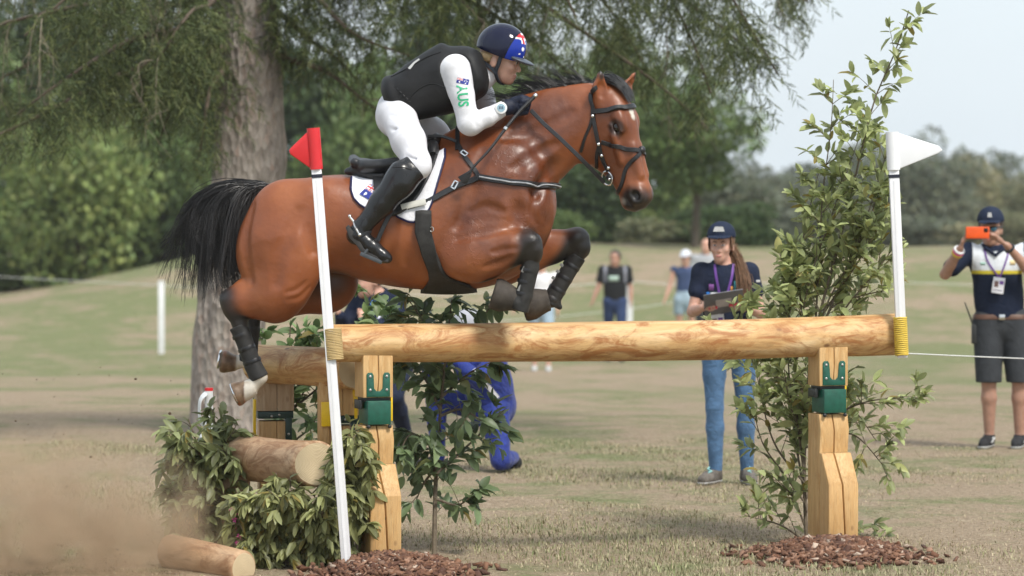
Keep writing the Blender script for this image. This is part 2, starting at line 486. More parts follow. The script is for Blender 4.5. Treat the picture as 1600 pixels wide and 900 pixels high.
blades(5000, -3.2, 3.4, -1.5, 6.0, .02, .055, 6, 'grass_tufts', 'taller green grass tufts scattered around the jump', ((.38, .32, .18), (.16, .20, .07)))
# ------------------------------------------------------------------ the jump
YAW = R(19)
def rail_Y(X): return -.05 + (X + .68)*math.tan(YAW)
def wood_mat(name, c_lo, c_mid, c_hi, blotch, axis='x', stretch=9.0, rough=.6):
    b = NB(name); sc = {'x': (1, stretch, stretch), 'z': (stretch, stretch, 1)}[axis]
    v = b.coord(scale=sc); g1 = b.noise(v, 1.6, 6, .6, .8); g2 = b.noise(v, 9, 5, .7, .7)
    base = b.ramp(g1, [(.28, c_lo), (.5, c_mid), (.72, c_hi)])
    sc2 = tuple((x if x == 1 else x*.42) for x in sc)
    bl = b.noise(b.coord(scale=sc2), 4.2, 6, .68, 1.6)
    base = b.mixc(b.ramp(bl, [(.47, (0,)*3), (.62, (.85,)*3)]), base, blotch)
    base = b.mixc(b.ramp(g2, [(.30, (.35,)*3), (.5, (0,)*3)]), base, tuple(x*.45 for x in c_lo))
    vk = b.n('TexVoronoi'); vk.inputs['Scale'].default_value = 2.1; b.l(b.coord(scale=tuple(1.4 if x == 1 else 2.4 for x in sc)), vk.inputs['Vector'])
    base = b.mixc(b.ramp(vk.outputs['Distance'], [(.04, (.8,)*3), (.075, (0,)*3)]), base, (.16, .07, .028))
    b.col(base).set(Roughness=rough); b.bump(g1, .35, .01); b.bump(g2, .3, .004); return b.m
M_RAIL = wood_mat('peeled_pine', (.38, .19, .06), (.60, .37, .16), (.76, .56, .32), (.34, .125, .032), 'x', 6)
M_LOG = wood_mat('weathered_log', (.33, .19, .10), (.46, .29, .165), (.57, .40, .255), (.25, .125, .06), 'x', 6, .75)
M_TIMBER = wood_mat('sawn_timber', (.46, .27, .11), (.58, .36, .15), (.66, .44, .21), (.50, .28, .10), 'z', 14, .6)
M_GREYTIM = wood_mat('greyed_timber', (.33, .23, .14), (.42, .30, .19), (.50, .38, .26), (.35, .22, .12), 'z', 14, .75)
def end_mat(name, c1, c2):
    b = NB(name); t = b.n('TexCoord'); s_ = b.n('SeparateXYZ'); b.l(t.outputs['Object'], s_.inputs[0])
    cb = b.n('CombineXYZ'); b.l(s_.outputs['Y'], cb.inputs['X']); b.l(s_.outputs['Z'], cb.inputs['Y'])
    w_ = b.n('TexWave'); w_.wave_type = 'RINGS'; w_.rings_direction = 'Z'; w_.inputs['Scale'].default_value = 46; w_.inputs['Distortion'].default_value = 3.5; w_.inputs['Detail'].default_value = 3
    b.l(cb.outputs[0], w_.inputs['Vector'])
    c = b.ramp(w_.outputs['Fac'], [(0, c1), (1, c2)]); c = b.mixc(b.ramp(b.noise(t.outputs['Object'], 9, 5), [(.4, (0,)*3), (.7, (.5,)*3)]), c, tuple(x*.7 for x in c1))
    b.col(c).set(Roughness=.8); b.bump(w_.outputs['Fac'], .3, .003); return b.m
M_END = end_mat('log_end_grain', (.56, .43, .26), (.64, .52, .34))
M_END2 = end_mat('rail_end_grain', (.50, .33, .15), (.60, .42, .22))
def log(name, A, B, rA, rB, mat, label, cat='log', seed=0, endA=0.0, endB=0.0, mend=None, wob=.02, group=None, n=44, nl=90, cham=.012):
    """peeled log from A to B; endA/endB slant the saw cuts"""
    A = Vector(A); B = Vector(B); L_ = (B-A).length; g = np.random.default_rng(seed)
    ts = np.linspace(0, 1, nl); an = np.linspace(0, 2*math.pi, n, endpoint=False)
    ph = g.uniform(0, 6.28, (6, 3)); r = np.zeros((nl, n))
    for i in range(nl):
        s_ = sum(wob*np.sin((k % 3 + 1)*an + ph[k, 0] + 3*math.sin(ts[i]*L_*(1.2+.5*k) + ph[k, 1]))/(1+.5*k) for k in range(6))
        r[i] = (rA + (rB-rA)*ts[i])*(1 + s_ + .012*math.sin(ts[i]*L_*5+ph[0, 2]))
    for e, i in ((0, 0), (0, 1), (nl-1, nl-1), (nl-1, nl-2)): pass
    r[0] -= cham; r[-1] -= cham; ts = ts.copy(); X = np.repeat((ts*L_)[:, None], n, 1)
    X[1] = X[0] + cham; X[-2] = X[-1] - cham
    yy = r*np.cos(an)[None, :]; zz = r*np.sin(an)[None, :]
    fa = np.clip(1 - X/max(.35*L_, 1e-3), 0, 1)[:, :1]; fb = np.clip((X-.65*L_)/(.35*L_), 0, 1)[:, :1]
    X = X + endA*yy*fa + endB*yy*fb
    bend = .010*np.sin(ts*3.1+ph[1, 2])*L_*.6
    zz = zz + bend[:, None]
    V = np.stack([X, yy, zz], -1).reshape(-1, 3); I = np.arange(nl*n).reshape(nl, n)
    F = [tuple(q_) for q_ in np.stack([I[:-1], np.roll(I[:-1], -1, 1), np.roll(I[1:], -1, 1), I[1:]], -1).reshape(-1, 4)]
    F.append(tuple(I[0][::-1])); F.append(tuple(I[-1]))
    me = bpy.data.meshes.new(name); me.from_pydata([tuple(x) for x in V], [], F)
    me.materials.append(mat); me.materials.append(mend or M_END); mi = np.zeros(len(F), np.int32); mi[-2:] = 1; me.polygons.foreach_set('material_index', mi)
    sm = np.ones(len(F), bool); sm[-2:] = False; me.polygons.foreach_set('use_smooth', sm); me.update()
    bm = bmesh.new(); bm.from_mesh(me); bmesh.ops.recalc_face_normals(bm, faces=bm.faces); bm.to_mesh(me); bm.free()
    o = obj(name, me); d = (B-A).normalized(); o.location = A; o.rotation_euler = d.to_track_quat('X', 'Z').to_euler()
    return tag(o, label, cat, group)
def pxr(px, Y): return px*(Y-CAM_Y)/FPX
XL, XR = unproj(516, 540, -.1).x, unproj(1404, 519, .85).x
A_ = unproj(516, 538, rail_Y(XL)); B_ = unproj(1403, 519, rail_Y(XR))
rail = log('rail_log', A_, B_, pxr(29.5, -.1), pxr(32.5, .8), M_RAIL, 'long peeled pine rail on two green bracketed posts under the horse', seed=3, mend=M_END2, wob=.016, nl=160)
M_GREEN = simple('green_painted_steel', (.008, .085, .055), .42, .5, .25, 30, .2, 120)
M_BLACKST = simple('dark_steel', (.02, .022, .022), .5)
M_BOLT = simple('zinc_bolt', (.45, .44, .42), .45, .5, .2, 60, metal=.7)
M_YELLOW = simple('yellow_plastic', (.80, .52, .01), .4, .5, .06, 30)
def timber(secs, w, notch, zbot=None):
    """sections (z, y_front, y_back, x_shift, notch_x); returns mesh builder"""
    m = MB(); rings = []
    bv = .004
    for z, yf, yb, xs_, xn in secs:
        h = w/2; nd = notch[1]; nw = notch[0]
        pr = [(-h+bv, yf), (xn-nw, yf), (xn, yf+nd), (xn+nw, yf), (h-bv, yf), (h, yf+bv), (h, yb-bv), (h-bv, yb), (-h+bv, yb), (-h, yb-bv), (-h, yf+bv)]
        rings.append([Vector((x+xs_, y, z)) for x, y in pr])
    n = len(rings[0]); vs = [v_ for r_ in rings for v_ in r_]; fs = []
    for i in range(len(rings)-1):
        for j in range(n): fs.append((i*n+j, i*n+(j+1) % n, (i+1)*n+(j+1) % n, (i+1)*n+j))
    def cap(o): return [(o+0, o+1, o+2, o+3, o+4, o+5, o+6, o+7, o+8, o+9, o+10)]
    fs += [tuple(reversed(cap(0)[0])), cap((len(rings)-1)*n)[0]]
    return m.add(vs, fs)
def front_post(u, vtop, vbot, label, mirror=False):
    X = unproj(u, 600, 0).x; Y = rail_Y(X); D = Y - CAM_Y; k = D/FPX
    zt = unproj(u, vtop, Y).z; z = lambda v_: zt - (v_-vtop)*k
    base = Vector((unproj(u, 600, Y).x, Y, 0))
    t = thing('rail_post', label, 'post', base, 'posts carrying the front rail'); t.rotation_euler = (0, 0, YAW)
    w = 49*k; dp = .15
    def ch(name, mb, mat, bevel=.003, par=None): 
        return obj(name, mb.mesh(name, bevel=bevel), mat, par or t)
    ch('upper_block', timber([(z(vtop+74), -dp/2, dp/2, 0, -.004), (z(vtop+40), -dp/2, dp/2, 0, .004), (z(vtop-14), -dp/2, dp/2, 0, -.002)], w, (.0022, .018)), M_TIMBER)
    ch('hinge_gap', MB().box((-w/2+.012, -dp/2+.012, z(vtop+80)), (w/2-.012, dp/2-.012, z(vtop+72))), M_BLACKST)
    # green plate with two prongs
    pw = 38*k; y0 = -dp/2 - .006
    pl = [(-pw/2, z(vtop+73)), (pw/2, z(vtop+73)), (pw/2, z(vtop+38)), (pw/2-.008, z(vtop+35)), (pw/2-.028, z(vtop+35)), (pw/2-.036, z(vtop+39)), (.022, z(vtop+60)), (.010, z(vtop+64)), (-.010, z(vtop+64)), (-.022, z(vtop+60)), (-pw/2+.036, z(vtop+39)), (-pw/2+.028, z(vtop+35)), (-pw/2+.008, z(vtop+35)), (-pw/2, z(vtop+38))]
    plate = ch('bracket_plate', MB().prism(pl, y0, -dp/2+.002), M_GREEN, .0015)
    for bx, bz in ((-pw/2+.018, vtop+41), (pw/2-.018, vtop+41), (-pw/2+.018, vtop+62), (pw/2-.018, vtop+62)):
        obj('bolt', MB().ball((bx, y0-.001, z(bz)), .0075, 10, 6, (1, .6, 1)).mesh('bolt'), M_BOLT, plate)
    bxg = ch('release_box', MB().box((-pw/2, -dp/2-.022, z(vtop+116)), (pw/2, dp/2-.01, z(vtop+79))), M_GREEN, .004)
    for bx in (-pw/2+.006, pw/2-.006): obj('bolt', MB().ball((bx, -dp/2-.016, z(vtop+119)), .011, 10, 6).mesh('bolt'), M_BLACKST, bxg)
    obj('hinge_arm', MB().box((-w/2-.012, -.05, z(vtop+92)), (-w/2+.004, .045, z(vtop+78))).mesh('hinge_arm', bevel=.003), M_BLACKST, bxg)
    if not mirror:
        pass
    # lower post, chamfered towards the rider, and the brace bolted in front of it
    ch('lower_post', timber([(-.12, -dp/2, dp/2, 0, .004), (z(vtop+180), -dp/2, dp/2, 0, .002), (z(vtop+142), -dp/2-.012, dp/2, .002, -.003), (z(vtop+118), -dp/2+.004, dp/2, 0, -.008)], w, (.0035, .03)), M_TIMBER)
    zb = z(vbot)
    ch('brace', timber([(zb, -dp/2-.125, -dp/2-.003, .002, .012), (z(vbot-50), -dp/2-.125, -dp/2-.003, .002, .004), (z(vtop+225), -dp/2-.125, -dp/2-.003, .002, -.006), (z(vtop+178), -dp/2-.035, -dp/2-.003, 0, -.014)], w*1.03, (.0045, .05)), M_TIMBER)
    yel = ch('safety_clip', MB().box((w/2+.001, -.03, z(vtop+112)), (w/2+.012, .02, z(vtop+72))), M_YELLOW)
    return t, X, Y
front_post(584, 546, 878, 'timber rail post beside the leafy sapling with green release box')
front_post(1294, 528, 853, 'timber rail post standing in front of the tall leafy shrub')
# rear rail running back from the near end of the front rail
rear = log('rear_rail_log', unproj(402, 567, .85), unproj(553, 580, .12), pxr(31, .7), pxr(31, .1), M_RAIL, 'weathered peeled log behind the front rail under the hind hooves', seed=9, mend=M_END, endB=.1, nl=60)
def rear_post(u0, u1, v0, v1, Y, label, gv, clip_side):
    c = unproj((u0+u1)/2, 600, Y); base = Vector((c.x, Y, 0)); t = thing('rear_post', label, 'post', base, 'posts carrying the rear rail')
    k = (Y-CAM_Y)/FPX; zt = unproj(u0, v0, Y).z; z = lambda v_: zt-(v_-v0)*k; w = (u1-u0)*k
    t.rotation_euler = (0, 0, R(10))
    obj('upper_block', timber([(z(v1), -.07, .07, 0, .01), (z(v0-16), -.07, .07, 0, .008)], w, (.0015, .01)).mesh('upper_block', bevel=.002), M_GREYTIM if gv else M_TIMBER, t)
    br_ = obj('green_bracket', MB().box((-w/2+.01, -.075, z(v1+12)), (w/2-.004, .07, z(v1+1))).box((w/2-.045, -.077, z(v1+48)), (w/2-.012, .0, z(v1+11))).mesh('green_bracket', bevel=.002), simple('dark_green_steel', (.010, .035, .028), .45), t)
    for bx, bv in ((-.02, 8), (.02, 6), (w/2-.03, 36)): obj('bolt', MB().ball((bx, -.079, z(v1+bv)), .007, 10, 6).mesh('bolt'), M_BOLT, br_)
    obj('lower_post', timber([(-.1, -.055, .06, -.01, .02), (z(v1+16), -.055, .06, -.01, .02)], w*.72, (.0015, .008)).mesh('lower_post', bevel=.006), M_TIMBER, t)
    x0 = -w/2-.014 if clip_side < 0 else w/2+.002
    obj('safety_clip', MB().box((x0, -.06, z(v1+36)), (x0+.014, -.02, z(v1-18))).mesh('safety_clip', bevel=.002), M_YELLOW, t)
    return t
rear_post(398, 457, 594, 641, .80, 'greyed timber post with dark green bracket under the hind hooves', True, -1)
tp = rear_post(500, 560, 596, 648, .34, 'timber post behind the red flag pole with yellow clips', False, 1)
k_ = (.34-CAM_Y)/FPX; c_ = tp.location
def lx(u): return unproj(u, 600, .34).x - c_.x
def lz(v_): return unproj(500, v_, .34).z
obj('yellow_plate', MB().box((lx(498), -.11, lz(664)), (lx(522), -.085, lz(626))).mesh('yellow_plate', bevel=.003), M_YELLOW, tp)
obj('side_board', MB().box((lx(496), -.085, lz(690)), (lx(511), .02, lz(588))).mesh('side_board', bevel=.003), M_TIMBER, tp)
obj('yellow_strap', MB().tube([(lx(552), -.10, lz(652)), (lx(552), -.11, lz(625)), (lx(550), -.11, lz(612)), (lx(551), -.10, lz(603))], [.008, .012, .013, .012], 8).mesh('yellow_strap'), M_YELLOW, tp)
# lower element of the jump: saw-cut log, its prop, and the ground line logs
low = log('lower_log', unproj(368, 717, .72), unproj(494, 723, -.20), pxr(36, .6), pxr(36, -.16), M_LOG, 'thick weathered log with pale sawn end lying on the leafy brush', seed=12, endB=.28, nl=50)
c_ = unproj(368, 800, .55); k_ = (.55-CAM_Y)/FPX
prop = thing('log_prop', 'short squared timber prop under the thick lower log', 'post', (c_.x, .55, 0))
obj('stump', timber([(-.05, -.06, .06, 0, .01), (unproj(366, 742, .55).z, -.06, .06, 0, .008)], 42*k_, (.0015, .008)).mesh('stump', bevel=.006), M_GREYTIM, prop)
obj('foot_block', MB().box((-.18, -.05, -.02), (.02, .06, .05)).mesh('foot_block', bevel=.008), M_GREYTIM, prop)
gl = log('ground_log', unproj(262, 862, -.18), unproj(380, 886, -.62), pxr(27, -.2), pxr(27, -.6), M_LOG, 'weathered log lying on the ground below the leafy brush', seed=15, nl=50, endA=-.1)
# flags on poles
M_WHITEPL = simple('white_painted_pole', (.78, .78, .80), .45, .5, .03, 20)
def flag_pole(top, bot, Y, colour, flag_uv, label, wr, cordc, name='flag_pole'):
    T = unproj(top[0], top[1], Y); Bt = unproj(bot[0], bot[1], Y)
    t = thing(name, label, 'flag', Bt); d = (T-Bt).normalized(); L_ = (T-Bt).length; k = (Y-CAM_Y)/FPX
    t.rotation_euler = (0, math.atan2(d.x, d.z), 0); q_ = t.rotation_euler.to_matrix().inverted()
    r = 7.8*k
    obj('pole', MB().box((-r, -r*.8, 0), (r, r*.8, L_)).mesh('pole', bevel=.004), M_WHITEPL, t)
    obj('ridge', MB().box((-r*.25, -r*.8-.0025, .02), (r*.25, -r*.8+.001, L_-.25)).mesh('ridge'), M_WHITEPL, t)
    loc = [q_ @ (unproj(u, v_, Y) - Bt) for u, v_ in flag_uv]
    m = MB(); n = len(loc)
    fl = obj('flag', MB().prism([(p.x, p.z) for p in loc], -.010, .010).mesh('flag', bevel=.004, seg=3), colour, t)
    z0 = loc[-1].z
    obj('sleeve', MB().tube([(0, 0, min(p.z for p in loc)-.004), (0, 0, max(p.z for p in loc)+.002)], r*1.32, 18).mesh('sleeve'), colour, t)
    obj('tape', MB().box((-r-.001, -r*.8-.003, min(p.z for p in loc)-.045), (r+.001, r*.8+.001, min(p.z for p in loc)-.028)).mesh('tape'), M_NAVYTAPE, t)
    za, zb, ox, wd_ = wr[0]*k, wr[1]*k, wr[2]*k, wr[3]*k; nw = wr[4]; ln_ = obj('lashing', None, None, t) if False else None
    for i in range(nw):
        z_ = za + (zb-za)*(i+.5)/nw; rr = (zb-za)/nw*.55
        pts = [(ox + wd_*math.cos(a)*(1 if abs(math.cos(a)) < .9 else 1), (r*.8+rr*1.2)*math.sin(a)*1.35, z_ + .001*math.sin(3*a+i)) for a in np.linspace(0, 2*math.pi, 25)]
        obj('lashing_turn', MB().tube(pts, rr, 6).mesh('lashing_turn'), cordc, t)
    return t
M_NAVYTAPE = simple('navy_tape', (.012, .014, .03), .5)
M_REDPL = simple('red_plastic', (.62, .022, .028), .38, .5, .05, 12)
M_WFLAG = simple('white_plastic_flag', (.76, .77, .79), .4, .5, .03, 12)
M_TANCORD = simple('tan_cord', (.46, .33, .15), .8); M_YCORD = simple('yellow_cord', (.62, .44, .06), .7)
base_y = -.55
flag_pole((490, 201), (543, 908), base_y, M_REDPL, [(499, 263), (484, 262), (454, 241), (452, 235), (456, 230), (486, 201), (497, 201)], 'red triangular flag on white pole lashed to the front rail', (348, 397, 6, 13, 20), M_TANCORD)
flag_pole((1393, 207), (1410, 559), rail_Y(XR)-.16, M_WFLAG, [(1387, 264), (1387, 207), (1400, 207), (1466, 228), (1472, 235), (1464, 240), (1404, 264)], 'white triangular flag on white pole lashed to the rail end', (4, 64, -.5, 9.5, 20), M_YCORD)
# bark mulch at the feet of the posts
def mulch(u, v_, ru_, n, seed, label):
    c = unproj(u, v_, 0); X = c.x; Y = rail_Y(X) - .50; g = np.random.default_rng(seed); rx = ru_; ry = ru_*1.1; hh = .075
    vs = []; fs = []; cols = []
    nm = 28
    for j in range(nm):           # mound under the chips
        for i in range(nm):
            a = (i/(nm-1)*2-1); b2 = (j/(nm-1)*2-1); h_ = max(0, 1-(a*a+b2*b2))
            vs.append((X+a*rx, Y+b2*ry, -.01+hh*h_**.8*(1+.15*math.sin(9*a+4*b2)))); cols.append((.10, .05, .03))
    for j in range(nm-1):
        for i in range(nm-1): fs.append((j*nm+i, j*nm+i+1, (j+1)*nm+i+1, (j+1)*nm+i))
    for i in range(n):
        r_ = g.random()**.55*(1.0 if g.random() < .84 else g.uniform(1.1, 1.7)); a = g.uniform(0, 6.28); px_, py_ = r_*math.cos(a), r_*math.sin(a)
        z_ = hh*max(0, 1-r_*r_)**.8 + g.uniform(0, .018)
        L_, W_, T_ = g.uniform(.012, .034), g.uniform(.008, .02), g.uniform(.003, .008)
        M_ = Matrix.Translation((X+px_*rx, Y+py_*ry, z_+.004)) @ Matrix.Rotation(g.uniform(0, 6.28), 4, 'Z') @ Matrix.Rotation(g.normal(0, .5), 4, 'X') @ Matrix.Rotation(g.normal(0, .5), 4, 'Y')
        o = len(vs); sh = g.uniform(.7, 1, 8)
        for k2, p in enumerate(((-L_,-W_,-T_),(L_,-W_,-T_),(L_,W_,-T_),(-L_,W_,-T_),(-L_,-W_,T_),(L_,-W_,T_),(L_,W_,T_),(-L_,W_,T_))): vs.append(tuple(M_ @ (Vector(p)*sh[k2])))
        for f in ((0,3,2,1),(4,5,6,7),(0,1,5,4),(1,2,6,5),(2,3,7,6),(3,0,4,7)): fs.append(tuple(o+x for x in f))
        base = np.array([(.13, .058, .032), (.19, .095, .055), (.26, .15, .10), (.09, .04, .025), (.42, .33, .26)][g.choice(5, p=[.34, .30, .16, .15, .05])])*g.uniform(.75, 1.25); cols += [tuple(base)]*8
    me = mesh_np('bark_mulch', np.array(vs), np.array(fs), smooth=False); attr(me, 'tint', np.array(cols))
    return tag(obj('bark_mulch', me, M_BARKCHIP), label, 'mulch', kind='stuff')
b = NB('bark_chip'); b.col(b.attr('tint')).set(Roughness=.85); b.bump(b.noise(b.coord(), 120, 3), .5, .004); M_BARKCHIP = b.m
mulch(1312, 885, .37, 3000, 21, 'mound of brown bark mulch round the post before the tall shrub')
mulch(620, 900, .33, 2000, 22, 'mound of brown bark mulch round the post beside the sapling')
# ------------------------------------------------------------------ horse (built in photo-pixel units, then placed)
HY0 = 0.22
HD = HY0 - CAM_Y; HS = FPX/HD*math.cos(PITCH); HZ = CAM_Z - HD*math.tan(PITCH)
def HW(pts, yaw=0.12):
    """horse pixel space -> world metres; the body is yawed a little towards the camera"""
    p = np.array(pts, float).reshape(-1, 3)
    y = p[:, 1] - yaw*(p[:, 0]-600)
    return np.stack([(p[:, 0]-800)/HS, y/HS + HY0, HZ + (450+p[:, 2])/HS], 1)
HF = Field((322, -150, -645), (1034, 160, -100), 2.2)
def q(u, v, y, r=None): return (u, y, -v) if r is None else (u, y, -v, r)
# trunk: rows u, top, bottom, half width
tr = [(366, -378, -402, 10), (373, -356, -425, 34), (386, -333, -445, 52), (404, -311, -452, 64), (430, -293, -452, 76), (465, -281, -440, 84),
      (500, -275, -428, 86), (530, -273, -428, 88), (565, -274, -438, 93), (610, -272, -447, 96), (655, -256, -452, 95), (695, -232, -454, 89),
      (735, -214, -452, 80), (780, -212, -442, 74), (815, -226, -425, 68), (840, -250, -402, 56), (856, -278, -372, 40), (865, -302, -340, 14)]
HF.add(loft(tr, ex=2.15))
# croup, hips, hindquarters
for s_ in (-1, 1):
    HF.add(ell(q(452, 350, 48*s_), (64, 36, 70)), 22)
    HF.add(ell(q(418, 395, 44*s_), (48, 34, 62)), 20)                   # buttock
    HF.add(cone(q(440, 380, 46*s_), q(447, 452, 58*s_), 46, 32), 22)     # thigh
    HF.add(ell(q(512, 306, 54*s_), (24, 16, 18)), 40)                   # point of hip
HF.add(ell(q(466, 415, -62), (38, 26, 50)), 24); HF.add(ell(q(436, 456, -60), (43, 26, 44)), 16)                          # near stifle
HF.add(cone(q(428, 470, -58), q(384, 470, -52), 31, 25, ((0,1,0), .75)), 14)   # near gaskin
HF.add(cone(q(384, 470, -52), q(362, 470, -48), 25, 15, ((0,1,0), .7)), 8)
HF.add(cone(q(380, 447, -48), q(356, 463, -48), 11, 8), 8)                # achilles tendon to point of hock
HF.add(cone(q(362, 470, -48), q(376, 505, -48), 15, 12), 8)              # hock
HF.add(ell(q(366, 482, -48), (15, 12, 17)), 8)
HF.add(chain([q(376, 505, -48, 11), q(398, 572, -48, 9.5), q(407, 588, -48, 12)]), 6)   # cannon, fetlock
HF.add(chain([q(407, 588, -48, 11.5), q(396, 602, -48, 11), q(388, 609, -48, 13)]), 5)   # pastern
HF.add(loft([(-14, 12, -12, 12), (-8, 14, -14, 14), (4, 16, -17, 16), (15, 18, -20, 18.5), (17, 17, -19, 17.5)], o=q(384, 609, -48), a=(-.80, 0, -.28/.47*.6), b=(-.36, 0, .93)), 3)
# far hind leg
HF.add(ell(q(505, 440, 62), (52, 30, 52)), 16)
HF.add(cone(q(490, 455, 60), q(420, 478, 56), 34, 26, ((0,1,0), .75)), 14)
HF.add(cone(q(420, 478, 56), q(384, 482, 52), 25, 15, ((0,1,0), .7)), 10)
HF.add(cone(q(384, 482, 52), q(388, 508, 50), 14, 11), 8)
HF.add(chain([q(388, 508, 50, 10.5), q(384, 552, 50, 9.5), q(380, 566, 50, 11.5), q(364, 571, 50, 10.5), q(356, 572, 50, 12)]), 6)
HF.add(loft([(-12, 12, -12, 12), (-6, 13, -14, 13), (12, 17, -18, 17), (14, 16, -17, 16)], o=q(352, 570, 50), a=(-.985, 0, .17), b=(.17, 0, .985)), 3)
# neck and shoulder
HF.add(chain([q(752, 292, 0, 84), q(800, 247, 0, 70), q(852, 212, 0, 57), q(905, 186, -4, 45)], ((0,1,0), .60), 20), 26)
HF.add(chain([q(700, 228, 0, 15), q(745, 200, 0, 14), q(800, 177, 0, 13), q(860, 157, 0, 12), q(918, 147, -4, 12)]), 20)     # crest
HF.add(ell(q(780, 305, -50), (60, 23, 76), rotm('Y', 22)), 34); HF.add(ell(q(780, 305, 50), (60, 23, 76), rotm('Y', 22)), 34)   # shoulders
HF.add(ell(q(836, 330, -24), (30, 24, 48)), 14); HF.add(ell(q(836, 330, 26), (30, 24, 48)), 14)    # breast muscles
HF.add(ell(q(745, 388, -66), (64, 26, 48), rotm('Y', -8)), 12); HF.add(ell(q(722, 405, -78), (26, 16, 24)), 16)                       # near triceps / elbow
HF.add(ell(q(770, 396, 60), (60, 25, 46)), 16)
HF.add(cone(q(745, 398, -72), q(800, 385, -76), 39, 27, ((0,1,0), .72)), 14)          # near forearm
HF.add(cone(q(800, 385, -76), q(826, 380, -76), 27, 19, ((0,1,0), .85)), 8)
HF.add(chain([q(826, 380, -76, 19), q(831, 396, -75, 16), q(828, 416, -74, 10.5), q(818, 460, -72, 10), q(813, 470, -70, 12.5)]), 7)
HF.add(ell(q(826, 374, -80), (17, 17, 14)), 4); HF.add(ell(q(834, 388, -78), (12, 15, 12)), 5); HF.add(ell(q(820, 392, -72), (8, 12, 12)), 5)
HF.add(chain([q(813, 470, -70, 12.5), q(796, 463, -66, 11), q(788, 459, -64, 14)]), 5)
HF.add(loft([(-14, 12, -12, 13), (0, 15, -16, 15), (16, 19, -20, 19), (18, 18, -19, 18)], o=q(790, 459, -64), a=(-.96, 0, .28), b=(.28, 0, .96)), 3)
# far foreleg
HF.add(cone(q(790, 405, 55), q(862, 386, 56), 40, 26, ((0,1,0), .75)), 14)
HF.add(cone(q(862, 386, 56), q(902, 374, 56), 25, 18, ((0,1,0), .85)), 8)
HF.add(chain([q(902, 376, 56, 18.5), q(907, 390, 55, 15.5), q(898, 408, 54, 10.5), q(868, 458, 50, 10), q(862, 468, 48, 12.5)]), 7)
HF.add(ell(q(902, 371, 52), (16, 16, 14)), 4); HF.add(ell(q(910, 385, 54), (12, 15, 12)), 5); HF.add(ell(q(893, 390, 56), (8, 12, 11)), 5)
HF.add(chain([q(862, 468, 48, 12.5), q(844, 472, 46, 11), q(835, 474, 46, 14)]), 5)
HF.add(loft([(-14, 12, -12, 13), (0, 15, -16, 15), (15, 18, -19, 18), (17, 17, -18, 17)], o=q(836, 474, 46), a=(-.97, 0, -.24), b=(-.24, 0, .97)), 3)
# anatomy grooves
HF.cut(cone(q(516, 388, -114), q(502, 432, -106), 10, 11), 18)              # flank fold
HF.cut(cone(q(722, 348, -110), q(690, 430, -116), 11, 13), 20)             # behind the elbow
HF.cut(cone(q(838, 300, -62), q(868, 262, -40), 9, 8), 16)               # jugular groove
HF.cut(cone(q(866, 268, -44), q(905, 222, -46), 7, 6), 14)
HF.cut(cone(q(793, 352, -104), q(812, 330, -90), 9, 9), 16)
HF.cut(cone(q(846, 352, 0), q(874, 300, 0), 7, 6), 14)                    # between the breast muscles
def groove(uv, r, depth, k, both=True):
    """shallow furrow pressed into the flank along a pixel path"""
    uv = np.array(uv, float); n = 14; d_ = np.r_[0, np.cumsum(np.linalg.norm(np.diff(uv, axis=0), axis=1))]; t_ = smooth_tab(np.c_[d_, uv], n)[:, 1:]
    for side in ((0, 1) if both else (0,)):
        if side: p = HF.hit(np.stack([t_[:, 0], np.full(n, 158.), -t_[:, 1]], 1), np.tile([0., -1., 0.], (n, 1)), 300)
        else: p = HF.near(t_[:, 0], t_[:, 1])
        ok = ~np.isnan(p[:, 0]); p = p[ok]
        if len(p) < 3: continue
        g_ = HF.grad(p, 6.0); rr = r*np.sin(np.linspace(.35, math.pi-.35, len(p))); c_ = p + g_*(rr - depth*np.sin(np.linspace(.2, math.pi-.2, len(p))))[:, None]
        HF.cut(chain([(*a, b_) for a, b_ in zip(c_, rr)], None, 1), k)
groove([(398, 322), (388, 360), (388, 400), (396, 440)], 9, 2.6, 9)            # hamstring line
groove([(470, 330), (452, 370), (440, 410), (436, 440)], 12, 2.2, 12)
groove([(500, 300), (488, 340), (494, 390)], 12, 2.4, 14)                      # front of the thigh
groove([(482, 438), (470, 450), (452, 455)], 4, 1.6, 5, False); groove([(486, 448), (472, 462), (456, 466)], 4, 1.4, 5, False)   # stifle folds
groove([(756, 238), (742, 280), (730, 320), (716, 352)], 10, 2.2, 12)         # rear edge of the shoulder blade
groove([(812, 262), (800, 300), (806, 340), (800, 356)], 9, 1.8, 12)          # front edge of the shoulder
groove([(716, 372), (742, 366), (770, 360), (792, 356)], 8, 3.0, 8)           # top of the forearm
groove([(770, 392), (790, 388), (806, 386)], 6, 2.2, 6, False); groove([(758, 414), (780, 408), (800, 398)], 6, 2.2, 6, False)
groove([(738, 330), (762, 322), (786, 330)], 7, 2.0, 8); groove([(790, 218), (822, 212), (860, 196), (890, 178)], 10, 2.2, 12)     # neck muscles
groove([(800, 262), (830, 246), (866, 226)], 8, 2.0, 10); groove([(836, 306), (832, 330), (838, 350)], 6, 2.0, 7)
for ru_ in (560, 585, 612, 640): groove([(ru_+12, 335), (ru_+4, 370), (ru_-4, 410)], 7, 1.0, 9)       # hint of ribs
